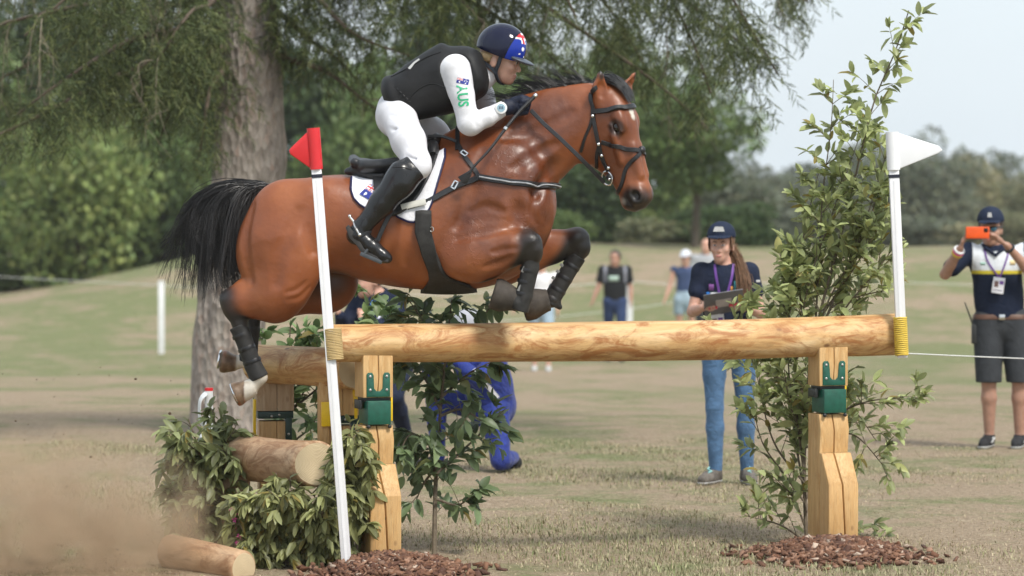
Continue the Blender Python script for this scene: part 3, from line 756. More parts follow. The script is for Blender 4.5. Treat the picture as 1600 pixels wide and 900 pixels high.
# head in its own frame: a down the face, b out of the forehead, c to the horse's right
HO = V3(943, -10, -147)
def _n(x): x = np.array(x, float); return x/np.linalg.norm(x)
ha = _n((.335, -.10, -.94))
th = R(27)
hb0 = _n(np.cross(ha, (0, -1., 0))); hb0 = -hb0 if hb0[0] < 0 else hb0
hc0 = np.cross(ha, hb0); hc0 = -hc0 if hc0[1] > 0 else hc0
hb = hb0*math.cos(th) + hc0*math.sin(th); hc = hc0*math.cos(th) - hb0*math.sin(th)
def H(a, b, c, r=None):
    p = HO + ha*a + hb*b + hc*c
    return tuple(p) if r is None else (*p, r)
hd = [(-14, 12, -18, 12), (-6, 20, -34, 22), (12, 29, -52, 29), (36, 34, -66, 32), (60, 33, -75, 31), (84, 28, -72, 26), (106, 23, -55, 22), (130, 19, -40, 19),
      (150, 18, -35, 19), (168, 17, -33, 19), (182, 10, -28, 16), (189, -2, -20, 8)]
HF.add(loft(hd, o=HO, a=ha, b=hb, c=hc, ex=2.3, taper=-.04), 12)
HM = np.stack([ha, hb, hc], 1)
for s_ in (-1, 1):
    HF.add(ell(H(56, -46, 19*s_), (40, 34, 11), HM), 8)             # jowl
    HF.add(ell(H(50, 19, 24*s_), (19, 10, 9), HM), 7)              # brow
    HF.add(cone(H(70, 4, 30*s_), H(112, -4, 21*s_), 5.5, 3.5), 7)    # facial crest
    HF.add(ell(H(165, 0, 16*s_), (17, 13, 8), HM), 6)                # nostril wing
    HF.add(cone(H(95, 18, 9*s_), H(140, 15, 9*s_), 5, 4), 8)        # nasal bone edge
    HF.cut(ell(H(60, 13, 33*s_), (11, 8, 7), HM), 4)                # eye socket
    HF.cut(ell(H(168, 1, 24*s_), (9, 6.5, 9), HM), 3)              # nostril
    HF.cut(cone(H(120, 8, 24*s_), H(145, 5, 23*s_), 3.5, 3), 8)
    HF.cut(cone(H(150, -19, 23*s_), H(184, -13, 16*s_), 1.6, 1.6), 2.5)   # mouth line
    HF.cut(ell(H(24, 8, 40*s_), (12, 9, 6), HM), 8)                  # hollow above the eye
    HF.add(cone(H(51, 19, 28*s_), H(69, 18, 29*s_), 4.4, 3.2), 3)    # upper lid
    HF.add(cone(H(53, 6, 30*s_), H(68, 7, 30*s_), 2.6, 2.2), 3)    # lower lid
HF.add(ell(H(171, -25, 0), (12, 9, 14), HM), 6)                      # chin
# ears
def ear(base, tip, open_dir, w0):
    base = V3(*base); tip = V3(*tip); mid = base*.55 + tip*.45; n = _n(open_dir)
    HF.add(chain([(*base, w0*.75), (*mid, w0), (*(base*.15+tip*.85), w0*.45), (*tip, 1.5)], (n, .62), 2), 5)
    HF.cut(chain([(*(base*.8+tip*.2 + n*w0*.55), w0*.45), (*(mid + n*w0*.5), w0*.68), (*(base*.12+tip*.88 + n*w0*.4), 1.6)], (n, .6), 2), 1.5)
ear(q(934, 161, -34), q(936, 114, -42), (.42, -.90, 0), 12.5)
ear(q(968, 156, 6), q(992, 114, 12), (.85, -.40, .3), 10.5)
hV, hFc = HF.mesh(1)
hme = mesh_np('horse_body', HW(hV), hFc)
# coat: dark points, pale socks, star
def ball_mask(V, balls):
    m = np.zeros(len(V))
    for c, r0, r1 in balls:
        d = np.linalg.norm(V - np.array(c), axis=1); m = np.maximum(m, np.clip((r1-d)/(r1-r0), 0, 1))
    return m*m*(3-2*m)
def seg_mask(V, segs):
    m = np.zeros(len(V))
    for a, b, r0, r1 in segs:
        a = np.array(a); b = np.array(b); t = np.clip(((V-a)@(b-a))/((b-a)@(b-a)), 0, 1)
        d = np.linalg.norm(V-a-t[:, None]*(b-a), axis=1); m = np.maximum(m, np.clip((r1-d)/(r1-r0), 0, 1))
    return m*m*(3-2*m)
dark = seg_mask(hV, [(q(829, 382, -76), q(815, 470, -70), 22, 36), (q(815, 470, -70), q(770, 455, -60), 26, 34),
                     (q(906, 380, 55), q(862, 470, 48), 22, 38), (q(862, 470, 48), q(815, 480, 46), 26, 34),
                     (q(358, 466, -48), q(376, 505, -48), 13, 30), (q(376, 505, -48), q(400, 575, -48), 20, 28),
                     (q(386, 486, 52), q(384, 560, 50), 18, 34), (H(172, -6, -10), H(172, -6, 10), 17, 30), (H(170, -20, 0), H(150, -22, 0), 9, 16),
                     (q(936, 122, -40), q(936, 116, -40), 3, 9), (q(990, 122, 14), q(993, 114, 14), 2, 7)])
for s_ in (-1, 1): dark = np.maximum(dark, .8*ball_mask(hV, [(H(168, 1, 21*s_), 7, 13), (H(60, 13, 30*s_), 10, 16)]))
dark = np.maximum(dark, .95*ball_mask(hV, [(q(939, 138, -52), 6, 13)])*(hV[:, 1] > -60))  # hollow of the near ear painted dark in the coat colour
dark = np.maximum(dark, .75*seg_mask(hV, [(q(515, 440, 0), q(470, 420, 0), 30, 60)]))     # darker between the hind legs
white = np.maximum(seg_mask(hV, [(q(412, 586, -48), q(388, 610, -48), 15, 19), (q(380, 566, 50), q(356, 572, 50), 13, 17)]),
                   ball_mask(hV, [(H(43, 36, 3), 5, 9), (H(51, 35, 3), 3.5, 8), (H(33, 37, 1), 2, 6)]))
white = np.maximum(white, .35*ball_mask(hV, [(H(168, -24, 12), 4, 9)]))
hoof = np.maximum(seg_mask(hV, [(q(378, 612, -48), q(366, 613, -48), 19, 21), (q(350, 570, 50), q(338, 569, 50), 17, 19)]), 0)
hoof *= (hV[:, 0] < 383)
vein = ball_mask(hV, [(q(790, 330, -70), 40, 120), (q(800, 250, -50), 40, 90), (q(740, 400, -80), 30, 80)])
wet = np.maximum(ball_mask(hV, [(q(790, 330, -60), 60, 130), (q(800, 240, -40), 50, 100), (q(860, 190, -30), 30, 75), (q(740, 300, -80), 40, 90)]), .8*ball_mask(hV, [(H(90, 0, 20), 30, 80)]))
under = .8*np.clip((-hV[:, 2]-405)/45, 0, 1)*(hV[:, 0] > 520)*(hV[:, 0] < 720)
attr(hme, 'pts', np.stack([dark, white, hoof], 1)); attr(hme, 'vein', np.stack([vein, np.clip(wet, 0, 1), np.zeros(len(hV))], 1))
b = NB('horse_coat'); v = b.coord()
sep = b.n('SeparateColor'); b.l(b.attr('pts'), sep.inputs[0])
base = b.ramp(b.noise(v, 3.2, 4), [(.28, (.150, .037, .010)), (.5, (.25, .068, .018)), (.72, (.36, .114, .033))])
fine = b.noise(b.coord(scale=(30, 60, 60)), 6, 3)
base = b.mixc(.25, base, b.ramp(fine, [(.3, (.14, .036, .010)), (.7, (.34, .11, .034))]))
spot = b.noise(v, 14, 2)
sv = b.n('SeparateColor'); b.l(b.attr('vein'), sv.inputs[0])
wetn = b.mixc(1.0, sv.outputs[1], b.ramp(b.noise(v, 4.5, 5, .65, .6), [(.3, (.35,)*3), (.65, (1,)*3)]), 'MULTIPLY')
base = b.mixc(wetn, base, b.mixc(1.0, base, (.40, .35, .38), 'MULTIPLY'))
c1 = b.mixc(sep.outputs[0], base, (.014, .011, .010))
c2 = b.mixc(sep.outputs[1], c1, b.ramp(spot, [(.3, (.42, .36, .29)), (.5, (.62, .57, .49))]))
c3 = b.mixc(sep.outputs[2], c2, b.ramp(b.noise(v, 22, 4), [(.35, (.10, .055, .028)), (.65, (.23, .15, .09))]))
b.col(c3)
b.set(Roughness=b.mixc(wetn, b.ramp(b.noise(v, 5, 5), [(.3, (.40,)*3), (.7, (.58,)*3)]), (.40, .40, .40))); b.p.inputs['Specular IOR Level'].default_value = .55
b.set(Coat_Weight=.12, Coat_Roughness=.25)
vo = b.n('TexVoronoi'); vo.feature = 'DISTANCE_TO_EDGE'; vo.inputs['Scale'].default_value = 13
nd = b.n('TexNoise'); nd.inputs['Scale'].default_value = 9; nd.inputs['Detail'].default_value = 4; b.l(v, nd.inputs['Vector'])
mx = b.n('Vec' + 'torMath'); mx.operation = 'MULTIPLY_ADD'; b.l(nd.outputs['Color'], mx.inputs[0]); mx.inputs[1].default_value = (.30,)*3; b.l(v, mx.inputs[2])
b.l(mx.outputs[0], vo.inputs['Vector'])
ridge = b.ramp(vo.outputs['Distance'], [(0, (1,)*3), (.055, (0,)*3)])
gate = b.ramp(b.noise(v, 7, 2), [(.42, (0,)*3), (.60, (1,)*3)])
rr = b.mixc(1.0, ridge, gate, 'MULTIPLY'); rr = b.mixc(1.0, rr, sv.outputs[0], 'MULTIPLY')
b.bump(rr, .45, .003)
b.bump(b.noise(v, 6, 4), .35, .03)
b.bump(b.noise(b.coord(scale=(60, 200, 200)), 4, 3), .15, .002)
M_COAT = b.m
horse = thing('horse', 'bay horse jumping over the peeled log rail with black tail and tucked legs', 'horse', (0, HY0, 0))
hbody = child('body', hme, M_COAT, horse)
# eyes
M_EYE = simple('eye_dark', (.012, .007, .005), .06, .6, .3, 60)
for s_ in (-1, 1):
    m_ = MB().ball(HW([H(60, 12.5, 23.5*s_)])[0], 8.4/S, 20, 14)
    child('eye', m_.mesh('eye'), M_EYE, horse)
# hair strands
M_HAIR = NB('horse_hair'); M_HAIR.col((.010, .009, .010)).set(Roughness=.38); M_HAIR.p.inputs['Specular IOR Level'].default_value = .6
M_HAIR.set(Sheen_Weight=.15, Sheen_Roughness=.4); M_HAIR = M_HAIR.m
def strands(paths, r0, r1, name, xf=HW):
    """paths: list of (k,3) arrays with equal k -> one mesh of tapered three-sided strands"""
    A = np.array(paths); n, k, _ = A.shape; W = xf(A.reshape(-1, 3)).reshape(n, k, 3)
    T = np.gradient(W, axis=1); T /= np.maximum(np.linalg.norm(T, axis=2, keepdims=True), 1e-9)
    up = np.cross(T, np.array([0, 1, .01])); up /= np.maximum(np.linalg.norm(up, axis=2, keepdims=True), 1e-9); bn = np.cross(T, up)
    rad = np.linspace(r0, r1, k)[None, :, None]; vs = []
    for j in range(3):
        an = 2*math.pi*j/3; vs.append(W + (up*math.cos(an) + bn*math.sin(an))*rad)
    Vv = np.stack(vs, 2).reshape(-1, 3)
    idx = np.arange(n*k*3).reshape(n, k, 3); F = []
    for j in range(3):
        F.append(np.stack([idx[:, :-1, j], idx[:, :-1, (j+1) % 3], idx[:, 1:, (j+1) % 3], idx[:, 1:, j]], -1).reshape(-1, 4))
    return mesh_np(name, Vv, np.concatenate(F))
def bez(ps, k):
    t = np.linspace(0, 1, k); ps = np.array(ps, float); n = len(ps)-1
    return sum(math.comb(n, i)*((1-t)**(n-i)*t**i)[:, None]*ps[i] for i in range(n+1))
rg = np.random.default_rng(3)
pth = []
for c_ in range(130):                     # tail: locks of hair that part towards their ends
    far = ((c_ % 50)/50.)**.85 ; far = min(1, max(0, far + rg.normal(0, .05))); g = rg.normal(0, 1, 8)
    lx = 392 - 92*far + g[2]*5
    ln = 395 + 95*rg.random() - 14*far
    if far < .22: ln = 420 + 62*rg.random()
    end = V3(lx - 4 - 22*far + 24*(1-far)*rg.random() + g[5]*15, g[4]*24, -ln)
    curl = g[6]*10
    for i in range(16):
        f = rg.random(); h = rg.normal(0, 1, 6); sp = 7.0
        o0 = V3(432 - 30*f, h[0]*5, -(293 + 9*f + abs(h[1])*3))
        top = V3(398 - 24*f + h[2]*4, h[0]*9, -(280 + 9*f + h[3]*3))
        tn = V3(lx + 12 + h[2]*sp, g[4]*14 + h[4]*sp, -(277 + 22*(1-far) + h[3]*5))
        fl = V3(lx - 14 - 8*far + h[1]*sp*.9, g[4]*20 + h[4]*sp, -(350 + 20*h[3]*.3))
        k_ = rg.random()**2
        en = end + V3(h[5]*3.5 + curl*k_, h[4]*4, 34*k_ + h[3]*3)
        pth.append(bez([o0, top, tn, fl + V3(0, 0, 45), fl + V3(curl, 0, -20), en], 11))
wig = np.sin(np.linspace(0, 7, 11))[None, :, None]*rg.normal(0, 1.3, (len(pth), 1, 3))*np.linspace(0, 1, 11)[None, :, None]
child('tail', strands(np.array(pth)+wig, .0030, .0005, 'tail'), M_HAIR, horse)
pth = []
for c_ in range(75):                      # mane in locks, blown up and back off the crest
    u0 = 800 + 134*c_/75.; v0 = np.interp(u0, [700, 745, 800, 837, 860, 887, 921, 940], [222, 192, 168, 152, 147, 141, 137, 138]) + 5
    g = rg.normal(0, 1, 5); big = 1.0 if 800 < u0 < 930 else .75
    ln = (34 + 12*g[0]*.6)*big; e0 = V3(-ln*(.85 + .25*g[1]), 8 + g[2]*7, ln*(.42 + .22*g[3]))
    for i in range(17):
        h = rg.normal(0, 1, 5)
        o0 = V3(u0 + h[0]*3, h[1]*3, -v0); e = o0 + e0*(1 + .2*h[2]) + V3(h[3]*4, h[4]*3, h[0]*3.5)
        pth.append(bez([o0, o0 + V3(0, 0, ln*.45), o0 + e0*.6 + V3(0, 0, 9 + h[3]*2), e], 9))
child('mane', strands(np.array(pth), .0026, .0005, 'mane'), M_HAIR, horse)
pth = []
for i in range(260):      # forelock lying between the ears
    g = rg.normal(0, 1, 4)
    o0 = np.array(H(-12 + g[0]*3, 6 + g[1]*4, g[2]*8)) + V3(-6, 0, 2)
    e = np.array(H(22 + 8*g[3]*.6, 37, -1 + g[2]*6))
    pth.append(bez([o0, o0 + V3(4, -3, 17 + g[1]*2), np.array(H(-2, 42, g[2]*9)), e], 9))
child('forelock', strands(np.array(pth), .0028, .0008, 'forelock'), M_HAIR, horse)
# ------------------------------------------------------------------ tack
M_LEATH = simple('black_leather', (.016, .016, .018), .38, .5, .35, 40, .25, 260)
M_RUBBER = simple('worn_black_neoprene', (.028, .027, .026), .62, .35, .4, 26, .4, 220)
M_DUST = simple('dusty_rubber', (.060, .050, .042), .7, .3, .35, 24, .4, 160)
M_STEEL = simple('polished_steel', (.72, .72, .72), .18, .5, .05, 30, metal=1.0)
M_WHITECLOTH = simple('white_quilted_cloth', (.74, .74, .78), .8, .2, .05, 60, .6, 90)
M_NAVYTRIM = simple('navy_binding', (.012, .012, .06), .6, .3, .2, 40)
def smooth_path(ps, n):
    ps = np.array(ps, float); d = np.r_[0, np.cumsum(np.linalg.norm(np.diff(ps, axis=0), axis=1))]
    return smooth_tab(np.c_[d, ps], n)[:, 1:]
def near_pts(F, uv, n, off=1.0, far=False):
    """drape a pixel polyline on the near (or far) face of a body; returns points and normals"""
    t = smooth_path(uv, n)
    if far:
        o = np.stack([t[:, 0], np.full(n, F.lo[1] + F.h*(F.n[1]-1)), -t[:, 1]], 1)
        p = F.hit(o, np.tile([0., -1., 0.], (n, 1)), F.h*F.n[1])
    else: p = F.near(t[:, 0], t[:, 1])
    ok = ~np.isnan(p[:, 0]); p = p[ok]; g = F.grad(p)
    return p + g*off, g
def Hn(g): return [Vector((x, y, z)) for x, y, z in g]
def strap(F, uv, wd, tk=2.4, n=24, off=1.0, far=False, m=None):
    m = m or MB(); p, g = near_pts(F, uv, n, off, far)
    m.ribbon([Vector(x) for x in HW(p)], Hn(g), wd/S, tk/S); return m
def free_strap(pts, nrm, wd, tk=2.4, n=20, m=None):
    m = m or MB(); p = smooth_path(pts, n)
    m.ribbon([Vector(x) for x in HW(p)], [Vector(nrm)]*n, wd/S, tk/S); return m
def sheet(outer, inner, name):
    """closed thick sheet from two equal grids (a,b,3)"""
    a, b_, _ = outer.shape; V = np.concatenate([outer.reshape(-1, 3), inner.reshape(-1, 3)]); N = a*b_
    I = np.arange(N).reshape(a, b_)
    F = [np.stack([I[:-1, :-1], I[1:, :-1], I[1:, 1:], I[:-1, 1:]], -1).reshape(-1, 4)]
    F.append(F[0][:, ::-1] + N)
    for e in (I[0, :], I[-1, ::-1], I[::-1, 0], I[:, -1]): F.append(np.stack([e[:-1], e[1:], e[1:]+N, e[:-1]+N], -1))
    return mesh_np(name, V, np.concatenate(F))
def fillnan(p, axis=0):
    for c in range(p.shape[1]):
        for ax in range(3):
            a = p[:, c, ax]; ok = ~np.isnan(a)
            if ok.any() and not ok.all(): p[:, c, ax] = np.interp(np.arange(len(a)), np.where(ok)[0], a[ok])
    for r in range(p.shape[0]):
        for ax in range(3):
            a = p[r, :, ax]; ok = ~np.isnan(a)
            if ok.any() and not ok.all(): p[r, :, ax] = np.interp(np.arange(len(a)), np.where(ok)[0], a[ok])
    return p
def wrap_rows(F, ul, vtop, vbot, nrow, far=False, off=2.0):
    """grid columns at ul, rows from vtop(u) to vbot(u), draped on the side of the horse"""
    ul = np.asarray(ul, float); t = np.linspace(0, 1, nrow); P_ = np.zeros((nrow, len(ul), 3))
    for i, tt in enumerate(t):
        vv = vtop + (vbot-vtop)*tt
        if far:
            o = np.stack([ul, np.full_like(ul, F.lo[1]+F.h*(F.n[1]-1)), -vv], 1); P_[i] = F.hit(o, np.tile([0., -1., 0.], (len(ul), 1)), F.h*F.n[1])
        else: P_[i] = F.near(ul, vv)
    P_ = fillnan(P_); g = F.grad(P_.reshape(-1, 3)).reshape(P_.shape)
    return P_ + g*off, g
# saddle cloth -------------------------------------------------------
scu = np.linspace(551, 697, 50)
topv = np.array([np.interp(u, [545, 565, 610, 655, 695, 700], [277, 276, 274, 258, 234, 231]) for u in scu])
botv = np.interp(scu, [551, 556, 566, 580, 600, 615, 625, 640, 650, 665, 675, 682, 690, 697], [296, 310, 320, 328, 333, 330, 338, 345, 346, 338, 322, 298, 272, 248])
gN, nN = wrap_rows(HF, scu, topv+2, botv, 26, False, 1.0)
gF, nF = wrap_rows(HF, scu, topv+2, botv, 26, True, 1.0)
G = np.concatenate([gN[::-1], gF], 0); NN = np.concatenate([nN[::-1], nF], 0)
cloth = thing('saddle_cloth', 'white quilted saddle cloth with navy edge and small flag under the saddle', 'saddle cloth')
child('pad', sheet(HW((G + NN*3.2).reshape(-1, 3)).reshape(G.shape), HW((G - NN*1).reshape(-1, 3)).reshape(G.shape), 'saddle_pad'), M_WHITECLOTH, cloth)
for gg, n_ in ((gN, nN), (gF, nF)):
    edge = np.concatenate([gg[1:, 0], gg[-1, 1:-1], gg[::-1, -1][:-1]]) ; en = np.concatenate([n_[1:, 0], n_[-1, 1:-1], n_[::-1, -1][:-1]])
    m_ = MB().tube([Vector(x) for x in HW(edge + en*1.5)], 2.1/S, 6)
    child('binding', m_.mesh('binding'), M_NAVYTRIM, cloth)
# flag helper: a small grid with its own vertex colours
def decal(F, c00, c10, c01, nu, nv, fn, name, off=1.0):
    """corner pixels c00 (top left), c10 (top right), c01 (bottom left); fn(s,t)->rgb"""
    s_, t_ = np.meshgrid(np.linspace(0, 1, nu), np.linspace(0, 1, nv)); c00, c10, c01 = map(lambda x: np.array(x, float), (c00, c10, c01))
    uv = c00 + s_[..., None]*(c10-c00) + t_[..., None]*(c01-c00)
    p = F.near(uv[..., 0].ravel(), uv[..., 1].ravel())
    g = p.reshape(nv, nu, 3); g = fillnan(g); gr = F.grad(g.reshape(-1, 3)).reshape(g.shape)
    g = g + gr*off
    I = np.arange(nu*nv).reshape(nv, nu)
    me = mesh_np(name, HW(g.reshape(-1, 3)), np.stack([I[:-1, :-1], I[1:, :-1], I[1:, 1:], I[:-1, 1:]], -1).reshape(-1, 4))
    attr(me, 'ink', np.array([fn(a, b_) for a, b_ in zip(s_.ravel(), t_.ravel())])); return me
b = NB('printed_ink'); b.col(b.attr('ink')).set(Roughness=.6); M_INK = b.m
b = NB('glossy_print'); b.col(b.attr('ink')).set(Roughness=.08); b.p.inputs['Specular IOR Level'].default_value = .35; M_GLOSSINK = b.m
BLUE, RED, WHITE = (.01, .025, .24), (.55, .02, .03), (.8, .8, .8)
def aus_flag(s, t):
    """blue ensign with stars"""
    if s < .5 and t < .5:
        x, y = s/.5, t/.5; dx, dy = abs(x-.5), abs(y-.5)
        if dx < .07 or dy < .11: return RED
        if dx < .13 or dy < .19: return WHITE
        e = min(abs(x-y), abs(x+y-1))
        if e < .05: return RED
        if e < .13: return WHITE
        return BLUE
    for (sx, sy, r) in ((.25, .77, .10), (.75, .2, .06), (.64, .45, .06), (.86, .40, .06), (.75, .82, .07), (.80, .55, .035)):
        if ((s-sx)*1.8)**2 + (t-sy)**2 < r*r*1.6: return WHITE
    return BLUE
class OffF:      # a body field grown outwards, to lay things on top of the cloth
    def __init__(s, F, o): s.F = F; s.o = o; s.lo, s.h, s.n = F.lo, F.h, F.n
    def val(s, p): return s.F.val(p) - s.o
    hit = Field.hit; near = Field.near; grad = Field.grad
HF5 = OffF(HF, 5.0)
child('flag_print', decal(HF5, (581, 287), (604, 287+13), (565, 303), 30, 20, aus_flag, 'flag_print', .3), M_INK, cloth)
# saddle ------------------------------------------------------------
saddle = thing('saddle', 'black leather jumping saddle with stirrups on the bay horse', 'saddle')
SF = Field((530, -130, -350), (705, 130, -190), 2.0)
SF.add(loft([(556, -250, -262, 10), (566, -247, -266, 50), (582, -249, -268, 60), (605, -250, -266, 52), (632, -243, -262, 42), (655, -229, -252, 36), (672, -214, -240, 32), (684, -208, -232, 26), (690, -212, -228, 12)], ex=2.4), 0)
SF.add(cone((545, -34, -268), (600, -44, -268), 6, 9), 6); SF.add(cone((545, 34, -268), (600, 44, -268), 6, 9), 6)
SF.add(chain([(556, -46, -254, 7), (552, 0, -249, 8), (556, 46, -254, 7)]), 8)       # cantle rim
SF.add(cone((572, -50, -262), (650, -56, -252), 9, 9), 8); SF.add(cone((572, 50, -262), (650, 56, -252), 9, 9), 8)
V_, F_ = SF.mesh(2); child('seat', mesh_np('saddle_seat', HW(V_), F_), M_LEATH, saddle)
for far in (False, True):
    # rear panel
    pu = np.linspace(548, 615, 24)
    pv0 = np.interp(pu, [548, 560, 590, 615], [262, 258, 252, 250]); pv1 = np.interp(pu, [548, 560, 580, 600, 615], [268, 280, 284, 286, 280])
    g_, n_ = wrap_rows(HF, pu, pv0, pv1, 10, far, 5.0)
    child('panel', sheet(HW((g_+n_*9).reshape(-1, 3)).reshape(g_.shape), HW((g_-n_*1).reshape(-1, 3)).reshape(g_.shape), 'saddle_panel'), M_LEATH, saddle)
    fu = np.linspace(586, 690, 44)
    v0 = np.interp(fu, [586, 610, 650, 672, 684, 690], [262, 254, 238, 226, 224, 232])
    v1 = np.interp(fu, [586, 590, 600, 615, 630, 645, 660, 672, 682, 690], [292, 312, 330, 338, 334, 324, 304, 284, 262, 238])
    g_, n_ = wrap_rows(HF, fu, v0, v1, 22, far, 6.0)
    child('flap', sheet(HW((g_+n_*4).reshape(-1, 3)).reshape(g_.shape), HW((g_-n_*1.5).reshape(-1, 3)).reshape(g_.shape), 'saddle_flap'), M_LEATH, saddle)
    # knee block
    kp, kg = near_pts(HF, [(681, 222), (685, 236), (683, 250)], 8, 11, far)
    child('knee_block', MB().tube([Vector(x) for x in HW(kp)], [4/S, 7/S, 8/S, 8/S, 8/S, 7/S, 6/S, 3/S][:len(kp)], 10).mesh('knee_block'), M_LEATH, saddle)
    sg = 1 if far else -1
    # stirrup leather and iron
    lp = [(645, sg*106, -282), (622, sg*112, -318), (604, sg*116, -352), (592, sg*118, -380)]
    child('stirrup_leather', free_strap(lp, (0, sg, 0), 7, 2.5).mesh('stirrup_leather'), M_LEATH, saddle)
    iron = MB().tube([Vector(x) for x in HW(smooth_path([(592, sg*116, -372), (585, sg*102, -380), (572, sg*98, -396)], 10))], 2.6/S, 8)
    iron.tube([Vector(x) for x in HW(smooth_path([(592, sg*116, -372), (587, sg*132, -378), (574, sg*137, -396)], 10))], 2.6/S, 8)
    c_ = HW([(586, sg*117, -401)])[0]
    ir = Matrix.Translation(Vector(c_)) @ Matrix.Rotation(R(23), 4, 'Y')
    iron.box((-19/S, -21/S, -3/S), (17/S, 21/S, 3/S), ir)
    child('stirrup_iron', iron.mesh('stirrup_iron', bevel=.002), simple('grey_stirrup', (.10, .11, .12), .4, .5, .2, 30, metal=.6), saddle)
# girth ---------------------------------------------------------------
girth = thing('girth', 'wide black stud girth passing under the belly of the bay horse', 'girth')
def girth_grid():
    rows = []; nr = []
    for ph in np.linspace(-20, 200, 56):          # degrees: 0 = towards the camera, 90 = straight down
        d = V3(0, -math.cos(R(ph)), -math.sin(R(ph)))
        near = min(max(ph, 0), 180-max(ph, 0)); s_ = near
        ul = np.interp(s_, [-20, 0, 20, 38, 52, 68, 90], [646, 652, 660, 670, 672, 664, 657]); ur = np.interp(s_, [-20, 0, 20, 38, 52, 68, 90], [668, 676, 684, 696, 712, 735, 746])
        us = np.linspace(ul, ur, 14)
        c = np.stack([us, np.zeros(14), np.full(14, -362.)], 1)
        p = HF.hit(c + d*170, np.tile(-d, (14, 1)), 170); rows.append(p)
    g = np.array(rows); g = fillnan(g); n = HF.grad(g.reshape(-1, 3)).reshape(g.shape)
    return g, n
g_, n_ = girth_grid()
child('band', sheet(HW((g_+n_*6).reshape(-1, 3)).reshape(g_.shape), HW((g_-n_*1).reshape(-1, 3)).reshape(g_.shape), 'girth_band'), M_RUBBER, girth)
m_ = strap(HF, [(631, 326), (650, 321), (668, 317)], 10, 3, off=8); child('buckle_guard', m_.mesh('buckle_guard'), simple('white_elastic', (.6, .6, .55), .7), girth)
rp = HF.near([677.], [357.])[0] + V3(0, -7, 0)
m_ = MB().tube([Vector(x) for x in HW([rp + V3(3*math.cos(a), 0, 3.6*math.sin(a)) for a in np.linspace(-2.4, 2.4, 10)])], .9/S, 6); child('ring', m_.mesh('girth_ring'), M_STEEL, girth)
# breastplate -----------------------------------------------------------
bp = thing('breastplate', 'black leather breastplate with silver buckles across the horse chest', 'breastplate')
for far in (False, True):
    m_ = strap(HF, [(640, 325), (668, 316), (700, 299), (722, 288), (748, 279)], 9, 3, 24, 2 if not far else 2, far); child('girth_strap', m_.mesh('girth_strap'), M_LEATH, bp)
    m_ = strap(HF, [(716, 226), (725, 242), (735, 256), (744, 268), (751, 279)], 7, 2.6, 20, 1.0, far); child('shoulder_strap', m_.mesh('shoulder_strap'), M_LEATH, bp)
    for (u, v_, an) in ((712, 290, -28), (728, 243, 55)):
        p, g = near_pts(HF, [(u-2, v_), (u+2, v_)], 3, 4, far)
        c_ = Vector(HW(p)[1]); nn = Vector(g[1]); Mx = Matrix.Translation(c_) @ nn.to_track_quat('Y', 'Z').to_matrix().to_4x4() @ Matrix.Rotation(R(an), 4, 'Y')
        k_ = MB()
        for a0, a1 in (((-4, -7), (-2, 7)), ((2, -7), (4, 7)), ((-4, -7), (4, -5)), ((-4, 5), (4, 7))): k_.box((a0[0]/S, -1.4/S, a0[1]/S), (a1[0]/S, 1.4/S, a1[1]/S), Mx)
        child('buckle', k_.mesh('buckle'), M_STEEL, bp)
# padded breast band all the way round the front of the chest
ph = np.linspace(-1, 1, 60); pts_ = []
for f in ph:
    a = f*math.pi*.5
    d = V3(math.cos(a), math.sin(a), 0)
    zz = -np.interp(abs(f), [0, .25, .6, 1], [290, 291, 286, 278]); c = V3(752, 0, zz)
    pts_.append((c + d*150, -d))
p = HF.hit(np.array([x[0] for x in pts_]), np.array([x[1] for x in pts_]), 150)
g = HF.grad(p); p = p + g*1.0
child('breast_band', MB().ribbon([Vector(x) for x in HW(p)], Hn(g), 10/S, 5/S).mesh('breast_band'), M_LEATH, bp)
child('band_piping', MB().tube([Vector(x) for x in HW(p + g*5)], 1.3/S, 6).mesh('band_piping'), simple('silver_piping', (.32, .33, .35), .3, .5, .3, 50), bp)
wp = []
for f in np.linspace(22, 158, 24):
    d = V3(0, -math.cos(R(f)), math.sin(R(f))); wp.append((V3(716, 0, -255) + d*120, -d))
p = HF.hit(np.array([x[0] for x in wp]), np.array([x[1] for x in wp]), 120); ok = ~np.isnan(p[:, 0]); p = p[ok]; g = HF.grad(p); p = p + g
child('wither_strap', MB().ribbon([Vector(x) for x in HW(p)], Hn(g), 7/S, 2.6/S).mesh('wither_strap'), M_LEATH, bp)
for sg in (-1, 1):
    m_ = free_strap([(714, sg*40, -222), (690, sg*36, -214), (670, sg*30, -214)], (0, sg, .6), 5, 2.5); child('saddle_strap', m_.mesh('saddle_strap'), M_LEATH, bp)
# bridle --------------------------------------------------------------
br = thing('bridle', 'black leather bridle with crossed noseband, steel bit and reins', 'bridle')
def headc(p): d = np.asarray(p) - HO; return np.stack([d@ha, d@hb, d@hc], 1)
def unhead(h): return HO + h[:, :1]*ha + h[:, 1:2]*hb + h[:, 2:3]*hc
def head_strap(uv, wd, name, both=True, tk=2.6, n=20, off=.6, mat=None):
    p, g = near_pts(HF, uv, n, off)
    child(name, MB().ribbon([Vector(x) for x in HW(p)], Hn(g), wd/S, tk/S).mesh(name), mat or M_LEATH, br)
    if both:
        h = headc(p); h[:, 2] *= -1; gl = np.stack([g@ha, g@hb, -(g@hc)], 1); p2 = unhead(h); g2 = gl[:, :1]*ha + gl[:, 1:2]*hb + gl[:, 2:3]*hc
        child(name, MB().ribbon([Vector(x) for x in HW(p2)], Hn(g2), wd/S, tk/S).mesh(name), mat or M_LEATH, br)
